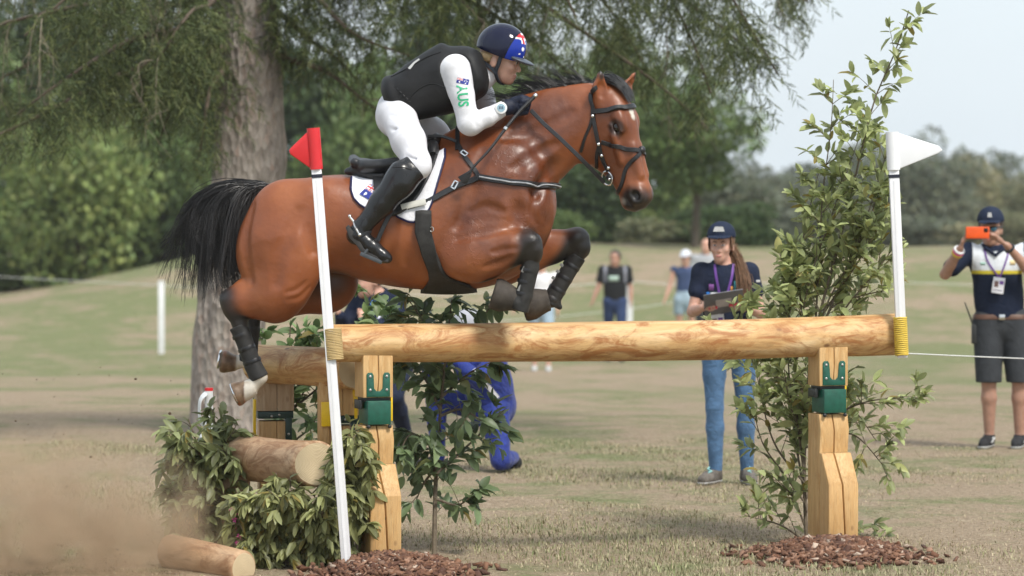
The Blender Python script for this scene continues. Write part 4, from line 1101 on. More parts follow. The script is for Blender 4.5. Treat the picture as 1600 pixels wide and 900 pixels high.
def head_loop(pts, wd, name, n=40, off=.8, tk=2.8, mat=None):
    """strap following a list of head-frame directions: pts = (a, b0, c0) targets hit from outside towards the head axis"""
    P_ = smooth_path(pts, n); o = unhead(P_); ax = unhead(np.c_[P_[:, 0], np.full(n, -12.), np.zeros(n)])
    d = ax - o; L_ = np.linalg.norm(d, axis=1); d /= L_[:, None]
    p = HF.hit(o, d, 140, .7); ok = ~np.isnan(p[:, 0]); p = p[ok]; g = HF.grad(p); p = p + g*off
    child(name, MB().ribbon([Vector(x) for x in HW(p)], Hn(g), wd/S, tk/S).mesh(name), mat or M_LEATH, br)
head_loop([(24, -10, 70), (29, 20, 60), (34, 60, 40), (36, 66, 0), (34, 60, -40), (29, 20, -60), (24, -10, -70)], 8, 'browband', 44, 1.0, 5)
head_strap([(925, 166), (925, 182), (929, 205), (934, 228), (940, 250), (949, 268)], 6.5, 'cheekpiece')
head_strap([(926, 176), (921, 196), (913, 215), (906, 238)], 4.5, 'throat_lash')
head_strap([(935, 226), (931, 242), (931, 262)], 5, 'flash_strap')
head_loop([(72, -26, 60), (82, 0, 60), (92, 30, 50), (101, 55, 28), (106, 66, 0), (101, 55, -28), (92, 30, -50), (82, 0, -60), (72, -26, -60)], 7, 'noseband', 50)
head_loop([(104, 66, 0), (113, 50, 30), (124, 20, 55), (140, -15, 60), (150, -50, 45), (152, -70, 0), (150, -50, -45), (140, -15, -60), (124, 20, -55), (113, 50, -30), (104, 66, 0)], 6, 'lower_noseband', 60)
pn = unhead(np.array([[104., 70, 0]])); dd = -hb; p = HF.hit(pn, dd[None, :], 90)[0]
child('nose_rosette', MB().ball(HW([p + hb*2])[0], 6.5/S, 12, 8, (1, 1, 1)).mesh('nose_rosette'), M_LEATH, br)
head_strap([(925, 168), (922, 157), (923, 147), (929, 139)], 7, 'headpiece', off=1.0)
bitn = HF.near([952.], [277.])[0]; bh = headc(bitn[None, :])[0]
for sg in (1, -1):
    c = unhead(np.array([[bh[0], bh[1], sg*(bh[2]+4)]]))[0]
    ring = [c + ha*(11*math.cos(t)) + hb*(8.5*math.sin(t)) - hb*4 for t in np.linspace(0, 2*math.pi, 25)]
    child('bit_ring', MB().tube([Vector(x) for x in HW(ring)], 1.5/S, 8).mesh('bit_ring'), M_STEEL, br)
    child('bit_rubber', MB().ball(HW([c - hc*sg*2])[0], 6.5/S, 12, 8).mesh('bit_rubber'), M_LEATH, br)
    child('bit_boss', MB().ball(HW([c + ha*3 + hc*sg*3])[0], 2.4/S, 10, 8).mesh('bit_boss'), M_STEEL, br)
    ro = c - hb*11 + hc*sg*1.5 + ha*4
    if sg == 1: rp = [ro, (906, -54, -249), (872, -54, -216), (846, -50, -192), (829, -47, -174)]
    else: rp = [ro, (918, 34, -240), (880, 40, -200), (850, 34, -182), (830, 30, -166)]
    child('rein', free_strap(rp, (0, -sg, .1), 6.5, 2.2, 24).mesh('rein'), M_LEATH, br)
for uv in ((925, 183), (934, 226), (939, 243), (950, 262)):
    p = HF.near([uv[0]], [uv[1]])[0]; g = HF.grad(p[None, :])[0]
    child('buckle', MB().ball(HW([p + g*3])[0], 2.8/S, 8, 6, (1, .6, 1)).mesh('bridle_buckle'), M_STEEL, br)
# protective boots (worn by the horse) -----------------------------------
def boot(pts, infl, name, mat, top=None, bot=None, extra=(), flatends=1.5, k=3):
    A = np.array(pts, float); lo = A[:, :3].min(0) - 45; hi = A[:, :3].max(0) + 45
    F = Field(lo, hi, 1.3); F.add(chain(pts, None, k), 0, infl)
    for e in extra: F.add(e, 4)
    d0 = A[0, :3]-A[1, :3]; d1 = A[-1, :3]-A[-2, :3]
    F.plane(A[0, :3] if top is None else top, d0, flatends); F.plane(A[-1, :3] if bot is None else bot, d1, flatends)
    V, f = F.mesh(1); return child(name, mesh_np(name, HW(V), f), mat, horse), F
fb, FB1 = boot([q(829, 402, -75, 11.5), q(828, 416, -74, 11), q(818, 460, -72, 11), q(811, 482, -71, 12)], 2.2, 'front_boot', M_RUBBER, extra=[ell(q(807, 470, -74), (9, 12, 13))])
fb2, FB2 = boot([q(903, 400, 54, 12), q(898, 408, 54, 11), q(868, 458, 50, 11), q(858, 476, 49, 12.5)], 2.2, 'front_boot', M_RUBBER, extra=[cone(q(866, 470, 48), q(874, 480, 48), 9, 5)])
hb1, FB3 = boot([q(373, 508, -48, 12), q(380, 523, -48, 11), q(397, 570, -48, 11), q(407, 590, -48, 13)], 2.6, 'hind_boot', M_RUBBER)
hb2, FB4 = boot([q(388, 500, 50, 11.5), q(387, 520, 50, 11), q(384, 552, 50, 10.5), q(379, 570, 50, 13)], 2.4, 'hind_boot', M_RUBBER)
def bell(o, a, r, name):
    a = _n(a); b_ = _n(np.cross(a, (0, 1., 0))); c = np.cross(a, b_); n = 32; vs = []
    prof = [(r[0]-1, -5), (r[0]+1.5, -4), (r[0]+2, 0), (r[0]*1.25, 6), (r[1]*.86, 13), (r[1]*.97, 21), (r[1], 29), (r[1]*.97, 34), (r[1]*.90, 37), (r[1]*.84, 36), (r[1]*.88, 29), (r[1]*.8, 15), (r[0]-1, 2), (r[0]-2, -4)]
    for rad, t in prof:
        for j in range(n):
            an = 2*math.pi*j/n; vs.append(np.array(o) + a*t + (b_*math.cos(an) + c*math.sin(an))*rad*(1+.02*math.sin(3*an+t)))
    I = np.arange(len(prof)*n).reshape(len(prof), n); F = []
    for i in range(len(prof)): 
        i2 = (i+1) % len(prof); F.append(np.stack([I[i], np.roll(I[i], -1), np.roll(I[i2], -1), I[i2]], -1))
    return child(name, mesh_np(name, HW(np.array(vs)), np.concatenate(F)), M_DUST, horse)
bell(q(806, 466, -67), (-.95, .02, .28), (15, 25), 'bell_boot')
bell(q(853, 470, 47), (-.96, -.05, -.22), (16, 26), 'bell_boot')
def ring_band(c, ax, r, wd, par, tk=1.0):
    ax = _n(ax); e1 = _n(np.cross(ax, (0, 1., 0))); e2 = np.cross(ax, e1); th_ = np.linspace(0, 2*math.pi, 25)
    obj('boot_strap', MB().ribbon([Vector(x) for x in HW([np.array(c) + (e1*math.cos(t_) + e2*math.sin(t_))*r for t_ in th_])], [Vector(e1*math.cos(t_) + e2*math.sin(t_)) for t_ in th_], wd/S, tk/S).mesh('boot_strap'), M_LEATH, par)
for pr, a_, b_, rs in ((fb, q(828, 410, -74), q(814, 470, -71), (13.8, 13.4, 13.8)), (fb2, q(899, 406, 54), q(862, 468, 49), (13.8, 13.4, 14)), (hb1, q(374, 512, -48), q(402, 580, -48), (14.4, 14, 14.6)), (hb2, q(388, 506, 50), q(381, 562, 50), (13.8, 13.4, 14.2))):
    a_ = np.array(a_); b_ = np.array(b_)
    for f_, r_ in zip((.16, .46, .76), rs): ring_band(a_*(1-f_)+b_*f_, b_-a_, r_-.3, 6, pr)
M_PALE = simple('pale_label', (.45, .45, .44), .5); M_TAB = simple('grey_tab', (.20, .20, .195), .6)
for F_, uvs, pr in ((FB1, ((818, 418, -60), (812, 447, -60)), fb), (FB2, ((880, 416, -35), (874, 426, -35), (867, 436, -35)), fb2)):
    for u, v_, an in uvs:
        p = F_.near([u], [v_])[0]
        if np.isnan(p[0]): continue
        Mx = Matrix.Translation(Vector(HW([p])[0]) + Vector((0, -.002, 0))) @ Matrix.Rotation(R(an if F_ is FB1 else 35), 4, 'Y')
        o_ = MB().box((-5.5/S, .2/S, -2.4/S), (5.5/S, 4.0/S, 2.4/S), Mx).mesh('logo_tab', bevel=.0015)
        oo = obj('logo_tab', o_, M_TAB, pr)
# hind shoes
for o_, a_, b_, r_ in ((q(384, 609, -48), _n((-.80, 0, -.36)), None, 17.5), (q(352, 570, 50), _n((-.985, 0, .17)), None, 16)):
    bb = _n(np.cross(a_, (0, 1., 0))); cen = np.array(o_) + a_*16.5
    ring = [cen + bb*r_*math.cos(t) + V3(0, 1, 0)*r_*math.sin(t) for t in np.linspace(-2.4, 2.4, 22)]
    if bb[2] < 0: ring = [cen - bb*r_*math.cos(t) + V3(0, 1, 0)*r_*math.sin(t) for t in np.linspace(-2.4, 2.4, 22)]
    child('horseshoe', MB().tube([Vector(x) for x in HW(ring)], 1.8/S, 6).mesh('horseshoe'), M_STEEL, horse)
# ------------------------------------------------------------------ rider
def skin_mat(name, c, rough=.5):
    b = NB(name); v = b.coord(); n = b.noise(v, 30, 5)
    b.col(b.ramp(n, [(.3, tuple(x*.86 for x in c)), (.7, tuple(min(1, x*1.1) for x in c))])).set(Roughness=rough)
    b.p.inputs['Subsurface Weight'].default_value = .12; b.p.inputs['Subsurface Radius'].default_value = (.01, .004, .002)
    b.bump(b.noise(v, 300, 2), .1, .001); return b.m
def cloth_mat(name, c, rough=.8, wr=.5, ws=16, var=.1, spec=.25, wd=.012):
    if name in MATS: return MATS[name]
    b = NB(name); v = b.coord()
    b.col(b.ramp(b.noise(v, 12, 4), [(.3, tuple(x*(1-var) for x in c)), (.7, tuple(min(1, x*(1+var)) for x in c))])).set(Roughness=rough)
    b.p.inputs['Specular IOR Level'].default_value = spec
    b.bump(b.noise(v, ws, 3, .5, 1.2), wr, wd); b.bump(b.noise(v, 500, 2), .15, .001)
    b.p.inputs['Sheen Weight'].default_value = .1 if max(c) > .05 else 0.0
    return b.m
M_SKIN = skin_mat('fair_skin', (.55, .315, .235))
M_LIP = simple('lips', (.42, .20, .16), .5)
M_BLOND = simple('blond_hair', (.42, .28, .14), .5, .4, .35, 60, .5, 150)
M_SHIRT = cloth_mat('white_jersey', (.68, .68, .71), .8, .35, 12)
M_BREECH = cloth_mat('white_breeches', (.67, .67, .71), .8, .3, 9)
M_VEST = cloth_mat('black_body_protector', (.010, .010, .011), .6, .35, 9, .25, .35)
M_BOOTL = simple('black_boot_leather', (.011, .011, .012), .26, .5, .3, 30, .55, 26)
M_GLOVE = simple('navy_glove', (.010, .014, .032), .6, .35, .3, 40, .5, 180)
RD = {}
rc = V3(783, -2, -86)
rf = _n((.95, -.24, -.20)); rl = _n(np.cross((0, 0, 1.), rf)); rl = -rl if rl[1] > 0 else rl; ru = np.cross(rf, rl); ru = -ru if ru[2] < 0 else ru
RM = np.stack([rf, rl, ru], 1)
def hl(f, l, u, r=None):
    p = rc + rf*f + rl*l + ru*u; return tuple(p) if r is None else (*p, r)
def head_prims(h, M, s=1.0, jw=.92):
    """face prims in a local frame; h(f,l,u) maps local to space, s scales"""
    e = lambda c, r: ell(h(*c), tuple(x*s for x in r), M)
    A = [(e((-3, 0, 2), (32, 25, 32)), 0), (e((9, 0, -20), (21, 20*jw, 24)), 8), (e((15, 0, -33), (13, 14*jw*jw, 10)), 8), (e((21, 0, -38), (7, 8*jw, 6.5)), 6),
         (e((20, 0, 6), (11, 18, 13)), 8), (e((22, 11, -17), (8, 7, 7)), 7), (e((22, -11, -17), (8, 7, 7)), 7),
         (cone(h(28, 0, -6), h(34, 0, -19), 2.6*s, 4.0*s), 4), (e((32.5, 3.2, -21), (3.6, 3, 2.8)), 2.5), (e((32.5, -3.2, -21), (3.6, 3, 2.8)), 2.5),
         (e((29, 0, -28.5), (3.6, 8, 2.3)), 2.5), (e((28, 0, -32.5), (3.6, 7, 2.6)), 2.5),
         (cone(h(27, 4, 0), h(24, 15, -1), 2.6*s, 2.4*s), 3.5), (cone(h(27, -4, 0), h(24, -15, -1), 2.6*s, 2.4*s), 3.5)]
    C = [(e((31, 8.5, -8), (5, 6, 4)), 4), (e((31, -8.5, -8), (5, 6, 4)), 4), (cone(h(32.6, 6, -30.5), h(32.6, -6, -30.5), .8*s, .8*s), 1.5)]
    L_ = [(e((27, 8.5, -8.5), (3.4, 5, 3.0)), 1.0), (e((27, -8.5, -8.5), (3.4, 5, 3.0)), 1.0)]
    for sg in (-1, 1): L_.append((e((-3, 24*sg, -14), (6, 2.6, 9)), 2)); 
    return A, C, L_
neck_p = [(cone((752, 0, -122), (774, -2, -102), 19, 15.5), 8)]
torso_p = [(loft([(-24, 22, -22, 34), (0, 33, -33, 44), (40, 41, -41, 49), (75, 46, -46, 54), (108, 38, -38, 52), (135, 22, -24, 34)], o=(628, 0, -152), a=_n((.935, 0, .335)), b=_n((-.335, 0, .935)), c=(0, 1, 0), ex=2.3), 8)]
armR = [(chain([(713, -48, -112, 22), (723, -58, -150, 16.5), (733, -63, -194, 14.5), (737, -63, -197, 14)], None, 6), 8), (chain([(737, -63, -196, 14.5), (762, -58, -185, 12.5), (789, -50, -170, 9.5)], None, 4), 6)]
armL = [(chain([(735, 46, -116, 24), (752, 58, -150, 18), (764, 62, -184, 15)], None, 6), 8), (chain([(764, 62, -184, 15), (786, 48, -174, 12), (806, 36, -166, 9)], None, 4), 6)]
pelv = [(ell((623, 0, -174), (33, 47, 34)), 10), (ell((617, -24, -184), (27, 25, 29)), 10), (ell((617, 24, -184), (27, 25, 29)), 10)]
legR = [(chain([(623, -36, -182, 27), (641, -78, -222, 24), (655, -104, -257, 19), (657, -108, -262, 17)], None, 10), 12)]
legL = [(chain([(630, 36, -184, 33), (672, 80, -212, 27), (702, 106, -236, 19)], None, 10), 12)]
shR = [(chain([(655, -108, -262, 17), (628, -118, -286, 21), (602, -120, -316, 17), (572, -122, -352, 11)], None, 8), 6)]
shL = [(chain([(702, 108, -236, 17), (680, 120, -275, 21), (655, 122, -310, 17), (628, 122, -350, 11)], None, 8), 6)]
def foot_p(ax, ay, az, sg, fx=1.0):
    return [(chain([(ax, ay, az, 12), (ax-12, ay, az-14, 11.5)], None, 4), 5), (chain([(ax-6, ay, az-14, 11), (ax+14, ay+sg*2, az-32, 10.5), (ax+32, ay+sg*4, az-46, 8), (ax+38, ay+sg*4, az-49, 5.5)], ((0,1,0), 1.15), 4), 6)]
ftR = foot_p(572, -122, -352, -1); ftL = foot_p(628, 122, -350, 1)
def fist(w, k, ax, sg):
    """closed hand: w wrist, k knuckle centre, ax direction across the knuckles (unit), sg"""
    w = V3(*w); k = V3(*k); d = _n(k-w); ax = _n(ax); n = np.cross(d, ax); A = []
    A.append((cone(w, w*.35+k*.65, 9.5, 11.5, (n, .75)), 5))
    for i, t in enumerate((-1.45, -.48, .48, 1.45)):
        b0 = w*.30 + k*.70 + ax*t*6.2; b1 = k + ax*t*6.4 + d*3; b2 = b1 - n*sg*9 + d*3; b3 = b2 - d*9 - n*sg*2
        r_ = (4.3, 4.8, 4.9, 4.6)[i]
        A.append((chain([(*b0, r_+.6), (*b1, r_), (*b2, r_*.92), (*b3, r_*.85)], None, 1), 1.6))
    t0 = w*.55 + k*.45 + ax*9; t1 = t0 + d*10 + ax*4 - n*sg*5; t2 = t1 + d*8 - ax*5 - n*sg*6
    A.append((chain([(*t0, 5.2), (*t1, 4.8), (*t2, 4)], None, 1), 2))
    return A
hdR = fist((789, -50, -170), (815, -44, -166), (.25, -.25, .93), -1)
hdL = fist((806, 36, -166), (829, 28, -160), (.25, .25, .93), 1)
hA, hC, hL_ = head_prims(hl, RM)
def build(lst, lo, hi, h, infl=0.0, cuts=(), planes=(), late=(), sm=1):
    F = Field(lo, hi, h)
    for e_ in lst: F.add(e_[0], e_[1], infl if len(e_) < 3 else e_[2])
    for pr, k in cuts: F.cut(pr, k)
    for pr, k in late: F.add(pr, k)
    for p_, n_, k in planes: F.plane(p_, n_, k)
    V, f = F.mesh(sm); return F, V, f
rider = thing('person', 'rider in black vest, white breeches and navy helmet crouching over the bay horse', 'person')
RB, V_, F_ = build([(a_, k_, -4.5) for a_, k_ in torso_p+armR+armL+pelv+legR+legL+shR+shL] + neck_p+hA+ftR+ftL+hdR+hdL, (538, -140, -412), (840, 145, -40), 1.7, -1.0, hC, (), hL_)
me_ = mesh_np('rider_body', HW(V_), F_)
me_.materials.append(M_SKIN); me_.materials.append(M_LIP)
lipc = np.array(hl(30.5, 0, -30.5)); dd = (V_[F_].mean(1) - lipc)
fl_ = np.abs(dd@rl) < 7.0; fu_ = np.abs(dd@ru) < 4.0; ff_ = np.abs(dd@rf) < 5.5
me_.polygons.foreach_set('material_index', (fl_ & fu_ & ff_).astype(np.int32))
rb = child('body', me_, M_SKIN, rider)
for sg in (-1, 1):
    c_ = HW([hl(27.6, 8.5*sg, -8.3)])[0]
    child('eye', MB().ball(c_, 3.5/S, 12, 8).mesh('eye_white'), simple('eye_white', (.55, .52, .5), .2), rider)
    child('iris', MB().ball(HW([hl(29.6, 8.5*sg, -8.5)])[0], 1.9/S, 10, 8).mesh('iris'), M_EYE, rider)
    child('eyebrow', MB().tube([Vector(x) for x in HW([hl(30.6, 4*sg, -2.2), hl(29.6, 9*sg, -.6), hl(26.4, 14*sg, -2)])], [.9/S, 1.1/S, .6/S], 6).mesh('eyebrow'), simple('brown_brow', (.16, .09, .05), .7), rider)
# clothing
SLW = [(chain([(700, -82, -122, 1.5), (712, -84, -130, 1.8), (726, -82, -128, 1.2)]), 4), (chain([(712, -80, -178, 1.5), (722, -83, -184, 1.8), (736, -82, -182, 1.2)]), 4), (chain([(746, -76, -176, 1.2), (742, -82, -188, 2), (746, -80, -200, 1.2)]), 4), (chain([(756, -74, -174, 1.0), (753, -78, -184, 1.6), (757, -76, -198, 1.0)]), 3.5), (chain([(716, -82, -168, 1.2), (728, -84, -172, 1.5), (740, -82, -168, 1)]), 3.5), (chain([(690, -76, -104, 1.2), (698, -80, -118, 1.6), (699, -78, -134, 1.2)]), 4), (chain([(772, -70, -168, 1), (770, -74, -176, 1.4), (773, -72, -188, 1)]), 3)]
F_sh, V_, f_ = build(torso_p+armR+armL+[(cone((752, 0, -122), (762, 0, -114), 20, 18), 6)], (600, -110, -225), (815, 110, -60), 1.8, 2.0, [(cone((772, -2, -104), (778, -2, -98), 19, 22), 2)] + SLW)
shirt = child('shirt', mesh_np('shirt', HW(V_), f_), M_SHIRT, rider)
BRW = [(chain([(600, -63.2, -160, 1.4), (616, -69.2, -170, 2), (636, -71.2, -172, 1.4)]), 5), (chain([(604, -67.2, -178, 1.4), (622, -75.2, -184, 2), (644, -79.2, -180, 1.4)]), 5), (chain([(598, -67.2, -196, 1.2), (616, -83.2, -204, 1.8), (634, -93.2, -206, 1.2)]), 4.5), (chain([(640, -113.2, -232, 1.2), (652, -119.2, -238, 1.6), (668, -113.2, -236, 1)]), 4), (chain([(636, -117.2, -244, 1.2), (650, -123.2, -250, 1.6), (670, -117.2, -250, 1)]), 4), (chain([(612, -57.2, -150, 1.2), (626, -63.2, -156, 1.6), (640, -65.2, -158, 1.2)]), 4)]
F_br, V_, f_ = build(pelv+legR+legL, (570, -150, -300), (735, 140, -125), 2.0, 1.6, BRW, [((612, 0, -140), (-.45, 0, 1), 2)])
child('breeches', mesh_np('breeches', HW(V_), f_), M_BREECH, rider)
rv = [(-27, 22, -24, 40), (-22, 32, -34, 48), (0, 38, -40, 54), (40, 47, -47, 56), (75, 52, -51, 60), (105, 46, -46, 58), (132, 32, -34, 46), (140, 22, -22, 30)]
F_ve = Field((590, -90, -215), (800, 90, -55), 1.9)
F_ve.add(loft(rv, o=(628, 0, -152), a=_n((.935, 0, .335)), b=_n((-.335, 0, .935)), c=(0, 1, 0), ex=2.6))
F_ve.add(cone((640, -12, -112), (690, -8, -78), 9, 9, ((0, 1, 0), 2.6)), 10)          # raised back panel
for pr, k in armR + armL: F_ve.cut((pr[0], pr[1], (lambda g: (lambda X, Y, Z: g(X, Y, Z) - 3.0))(pr[2])), 2)
F_ve.cut(cone((760, 0, -112), (790, 0, -92), 26, 33), 3)
F_ve.cut(cone((660, -80, -196), (700, -70, -152), 2.2, 2.2), 2); F_ve.cut(chain([(640, -66, -152, 1.6), (668, -68, -136, 1.6), (700, -70, -140, 1.6)]), 2)
V_, f_ = F_ve.mesh(1)
vest = child('body_protector', mesh_np('body_protector', HW(V_), f_), M_VEST, rider)
# seams and armhole edge on the vest
def on(F, uv, n, off): return near_pts(F, uv, n, off)
for uv in ([(640, 158), (655, 142), (676, 133), (700, 140)], [(660, 188), (690, 186), (712, 182)], [(612, 122), (640, 108), (668, 92), (690, 84)]):
    p, g = on(F_ve, uv, 22, .3); obj('seam', MB().tube([Vector(x) for x in HW(p)], .9/S, 6).mesh('seam'), M_VEST, vest)
p, g = on(F_ve, [(641, 110), (650, 100), (657, 95)], 8, .5)
obj('name_tab', MB().ribbon([Vector(x) for x in HW(p)], Hn(g), 5/S, 1.2/S).mesh('name_tab'), M_PALE, vest)
# side lacing between vest and breeches
lz = MB()
for i in range(5):
    a = F_br.near([617+i*5.], [140.+i*5])[0]; c_ = F_ve.near([619+i*5.], [136.+i*5])[0]; d_ = F_ve.near([623+i*5.], [140.+i*5])[0]
    if np.isnan(a[0]) or np.isnan(c_[0]) or np.isnan(d_[0]): continue
    lz.tube([Vector(x) for x in HW([a+V3(0, -2, 0), c_+V3(0, -2, 0)])], .8/S, 5)
    lz.tube([Vector(x) for x in HW([a+V3(0, -2, 0), d_+V3(0, -2, 0)])], .8/S, 5)
if lz.v: obj('lacing', lz.mesh('lacing'), M_LEATH, vest)
# boots
F_bt, V_, f_ = build(shR+ftR, (530, -150, -412), (690, -90, -235), 1.4, 2.2, (), [((655, -108, -262), (.62, 0, .55), 2)], [(chain([(643, -116, -254, 9), (630, -124, -268, 16), (612, -126, -300, 15)], None, 4), 8)])
ftop = ((646, -110, -252), (.55, 0, .83))
boot_r = child('riding_boot', mesh_np('riding_boot', HW(V_), f_), M_BOOTL, rider)
F_bl, V_, f_ = build(shL+ftL, (590, 90, -412), (740, 150, -215), 2.0, 2.2, (), [((702, 108, -240), (.62, 0, .55), 2)])
boot_l = child('riding_boot', mesh_np('riding_boot', HW(V_), f_), M_BOOTL, rider)
M_SOLE = simple('boot_sole', (.035, .033, .032), .7)
sp = [(546, -360), (550, -356), (566, -376), (574, -392), (590, -402), (612, -409), (611, -413), (588, -408), (570, -398), (562, -386), (557, -381), (552, -376)]
m_ = MB().add(*(lambda o: ([Vector(x) for x in HW([(a, -136, b_) for a, b_ in o] + [(a, -110, b_) for a, b_ in o])], [tuple(range(len(o))), tuple(range(2*len(o)-1, len(o)-1, -1))] + [(i, i+len(o), (i+1) % len(o)+len(o), (i+1) % len(o)) for i in range(len(o))]))([(a, b_+6) for a, b_ in sp]))
obj('sole', m_.mesh('sole', bevel=.002), M_SOLE, boot_r)
spur = MB().tube([Vector(x) for x in HW([(552, -123, -338), (558, -124, -345)])], 2.4/S, 8)
spur.tube([Vector(x) for x in HW(smooth_path([(558, -124, -345), (560, -134, -352), (568, -139, -365)], 8))], 1.7/S, 8)
spur.ball(HW([(552, -123, -337)])[0], 3/S, 10, 8); spur.ball(HW([(568, -139, -365)])[0], 3.2/S, 10, 8)
obj('spur', spur.mesh('spur'), M_STEEL, boot_r)
p, g = on(F_bt, [(566, 369), (578, 362), (590, 360)], 10, .3); obj('spur_strap', MB().ribbon([Vector(x) for x in HW(p)], Hn(g), 4/S, 2/S).mesh('spur_strap'), M_LEATH, boot_r)
p, g = on(F_bt, [(618, 262), (632, 262), (648, 266)], 12, .2); obj('top_seam', MB().tube([Vector(x) for x in HW(p)], .8/S, 6).mesh('top_seam'), M_LEATH, boot_r)
# gloves and watch
for hd_, wr in ((hdR, ((786, -51, -171), (-.96, -.2, -.15))), (hdL, ((803, 37, -167), (-.96, .2, -.15)))):
    A = np.array([x[0][0] for x in hd_] + [x[0][1] for x in hd_])
    cuff = cone(wr[0], V3(*wr[0]) + V3(6, 1, 1), 11.5, 11)
    F_, V_, f_ = build(hd_ + [(cuff, 3)], A.min(0)-14, A.max(0)+8, 1.1, 1.2, (), [(wr[0], wr[1], 1)])
    child('glove', mesh_np('glove', HW(V_), f_), M_GLOVE, rider)
wc = Vector(HW([(783, -64, -171)])[0]); wn = Vector((.1, -1, .12)).normalized(); Mw = Matrix.Translation(wc) @ wn.to_track_quat('Z', 'Y').to_matrix().to_4x4()
def disc(r, z0, z1, n=28, M=None):
    m = MB(); vs = [Vector((r*math.cos(2*math.pi*i/n), r*math.sin(2*math.pi*i/n), z)) for z in (z0, z1) for i in range(n)]
    if M is not None: vs = [M @ v for v in vs]
    return m.add(vs, [tuple(range(n-1, -1, -1)), tuple(range(n, 2*n))] + [(i, (i+1) % n, (i+1) % n+n, i+n) for i in range(n)])
wt = child('wrist_watch', disc(9.5/S, -5/S, 2.5/S, M=Mw).mesh('watch_case', bevel=.001), simple('white_plastic', (.72, .72, .72), .35), rider)
obj('watch_screen', disc(6.3/S, 2.4/S, 3.0/S, M=Mw).mesh('watch_screen'), simple('lcd_grey_blue', (.28, .42, .50), .2, .5, .3, 300), wt)
dg = MB()
for i in range(3): dg.box(((-3.6+2.6*i)/S, -2.4/S, 3.0/S), ((-1.9+2.6*i)/S, 2.4/S, 3.2/S), Mw)
obj('watch_digits', dg.mesh('watch_digits'), simple('lcd_dark', (.05, .08, .12), .4), wt)
wst = [V3(783, -50, -171) + 12.5*(V3(0, 1, 0)*math.cos(t)*1.0 + _n((.35, 0, .93))*math.sin(t)) for t in np.linspace(0, 2*math.pi, 25)]
obj('watch_strap', MB().tube([Vector(x) for x in HW(wst)], 3/S, 6).mesh('watch_strap'), M_LEATH, wt)
# sleeve flag and lettering
child('sleeve_flag', decal(F_sh, (716, 123.5), (734, 127.5), (714.5, 132), 60, 32, aus_flag, 'sleeve_flag', .5), M_INK, rider)
def text_mesh(txt, F, org, dx, dy, size, name, off=.6, xf=HW, bold=0.0):
    """text laid on a body: org pixel, dx pixel direction of reading, dy pixel direction of letter tops"""
    c = bpy.data.curves.new(name, 'FONT'); c.body = txt; c.size = size; c.align_x = 'CENTER'; c.align_y = 'CENTER'; c.resolution_u = 3; c.offset = bold; c.fill_mode = 'FRONT'
    o = bpy.data.objects.new(name, c); COL.objects.link(o); dg_ = bpy.context.evaluated_depsgraph_get(); me = bpy.data.meshes.new_from_object(o.evaluated_get(dg_)); bpy.data.objects.remove(o); bpy.data.curves.remove(c)
    n = len(me.vertices); co = np.zeros(n*3, np.float32); me.vertices.foreach_get('co', co); co = co.reshape(-1, 3)
    uv = np.array(org)[None, :] + co[:, :1]*np.array(dx)[None, :] + co[:, 1:2]*np.array(dy)[None, :]
    if F is not None:
        p = F.near(uv[:, 0], uv[:, 1]); ok = ~np.isnan(p[:, 0]); p[~ok] = p[ok].mean(0) if ok.any() else 0; p = p + F.grad(p)*off; co = xf(p)
    me.vertices.foreach_set('co', np.ascontiguousarray(co, np.float32).ravel()); me.materials.clear(); me.update(); return me
child('sleeve_lettering', text_mesh('AUS', F_sh, (723.5, 152.5), (.10, .995), (1.2, -.12), 18.0, 'sleeve_lettering', .8, bold=.5), simple('green_ink', (.03, .42, .20), .6), rider)
# helmet
HE = Field((738, -48, -112), (842, 48, -26), 1.05)
HE.add(ell(hl(-1, 0, 10), (40, 34, 38), RM))
HE.plane(hl(0, 0, -3), tuple(-ru*.985 - rf*.17), 1.5)
HE.cut(ell(hl(2, 0, -4), (33, 27, 30), RM), 2)
V_, f_ = HE.mesh(2)
hloc = (V_ - rc) @ RM
ink = np.tile(np.array([.008, .010, .030]), (len(V_), 1))
front = hloc[:, 0] - .28*(hloc[:, 2]-10) > 17; az = np.arctan2(hloc[:, 1], hloc[:, 0]); elv = hloc[:, 2]
ink[front] = (.012, .035, .30)
hi_ = front & (elv > 22)
xs = hloc[:, 1]; st = np.abs(((elv - 22)/24 - .5))
ink[hi_] = (.012, .035, .30)
ink[hi_ & ((np.abs(elv-33) < 5) | (np.abs(np.abs(xs)-9) < 5))] = (.75, .75, .78)
ink[hi_ & ((np.abs(elv-33) < 2.4) | (np.abs(np.abs(xs)-9) < 2.4))] = (.55, .03, .04)
for sx, sz, r_ in ((12, 14, 3), (-12, 14, 3), (17, 6, 1.6)):
    ink[front & ((xs-sx)**2 + (elv-sz)**2 < r_*r_)] = (.78, .78, .8)
ink[np.abs(hloc[:, 0] - .28*(hloc[:, 2]-10) - 17) < .9] = (.004, .005, .012)
ink[front & (np.abs(xs) < 5) & (elv < 22)] = (.006, .006, .008)
mh = mesh_np('helmet', HW(V_), f_); attr(mh, 'ink', ink)
helmet = child('helmet', mh, M_GLOSSINK, rider)
VF = Field((738, -48, -125), (850, 48, -60), 1.0)
VF.add(ell(hl(30, 0, -2.5), (25, 29, 4.2), RM @ rotm('Y', 12))); VF.cut(ell(hl(6, 0, -8), (29, 27, 30), RM), 1); VF.plane(hl(24, 0, 0), tuple(-rf), 1)
V_, f_ = VF.mesh(1); obj('visor', mesh_np('visor', HW(V_), f_), simple('slate_visor', (.055, .065, .085), .4), helmet)
dots = MB()
for i in range(5): dots.ball(HW([hl(37.5 - i*.9, 5.5, 2 + i*4.2)])[0], 1.2/S, 8, 6)
obj('studs', dots.mesh('studs'), M_STEEL, helmet)
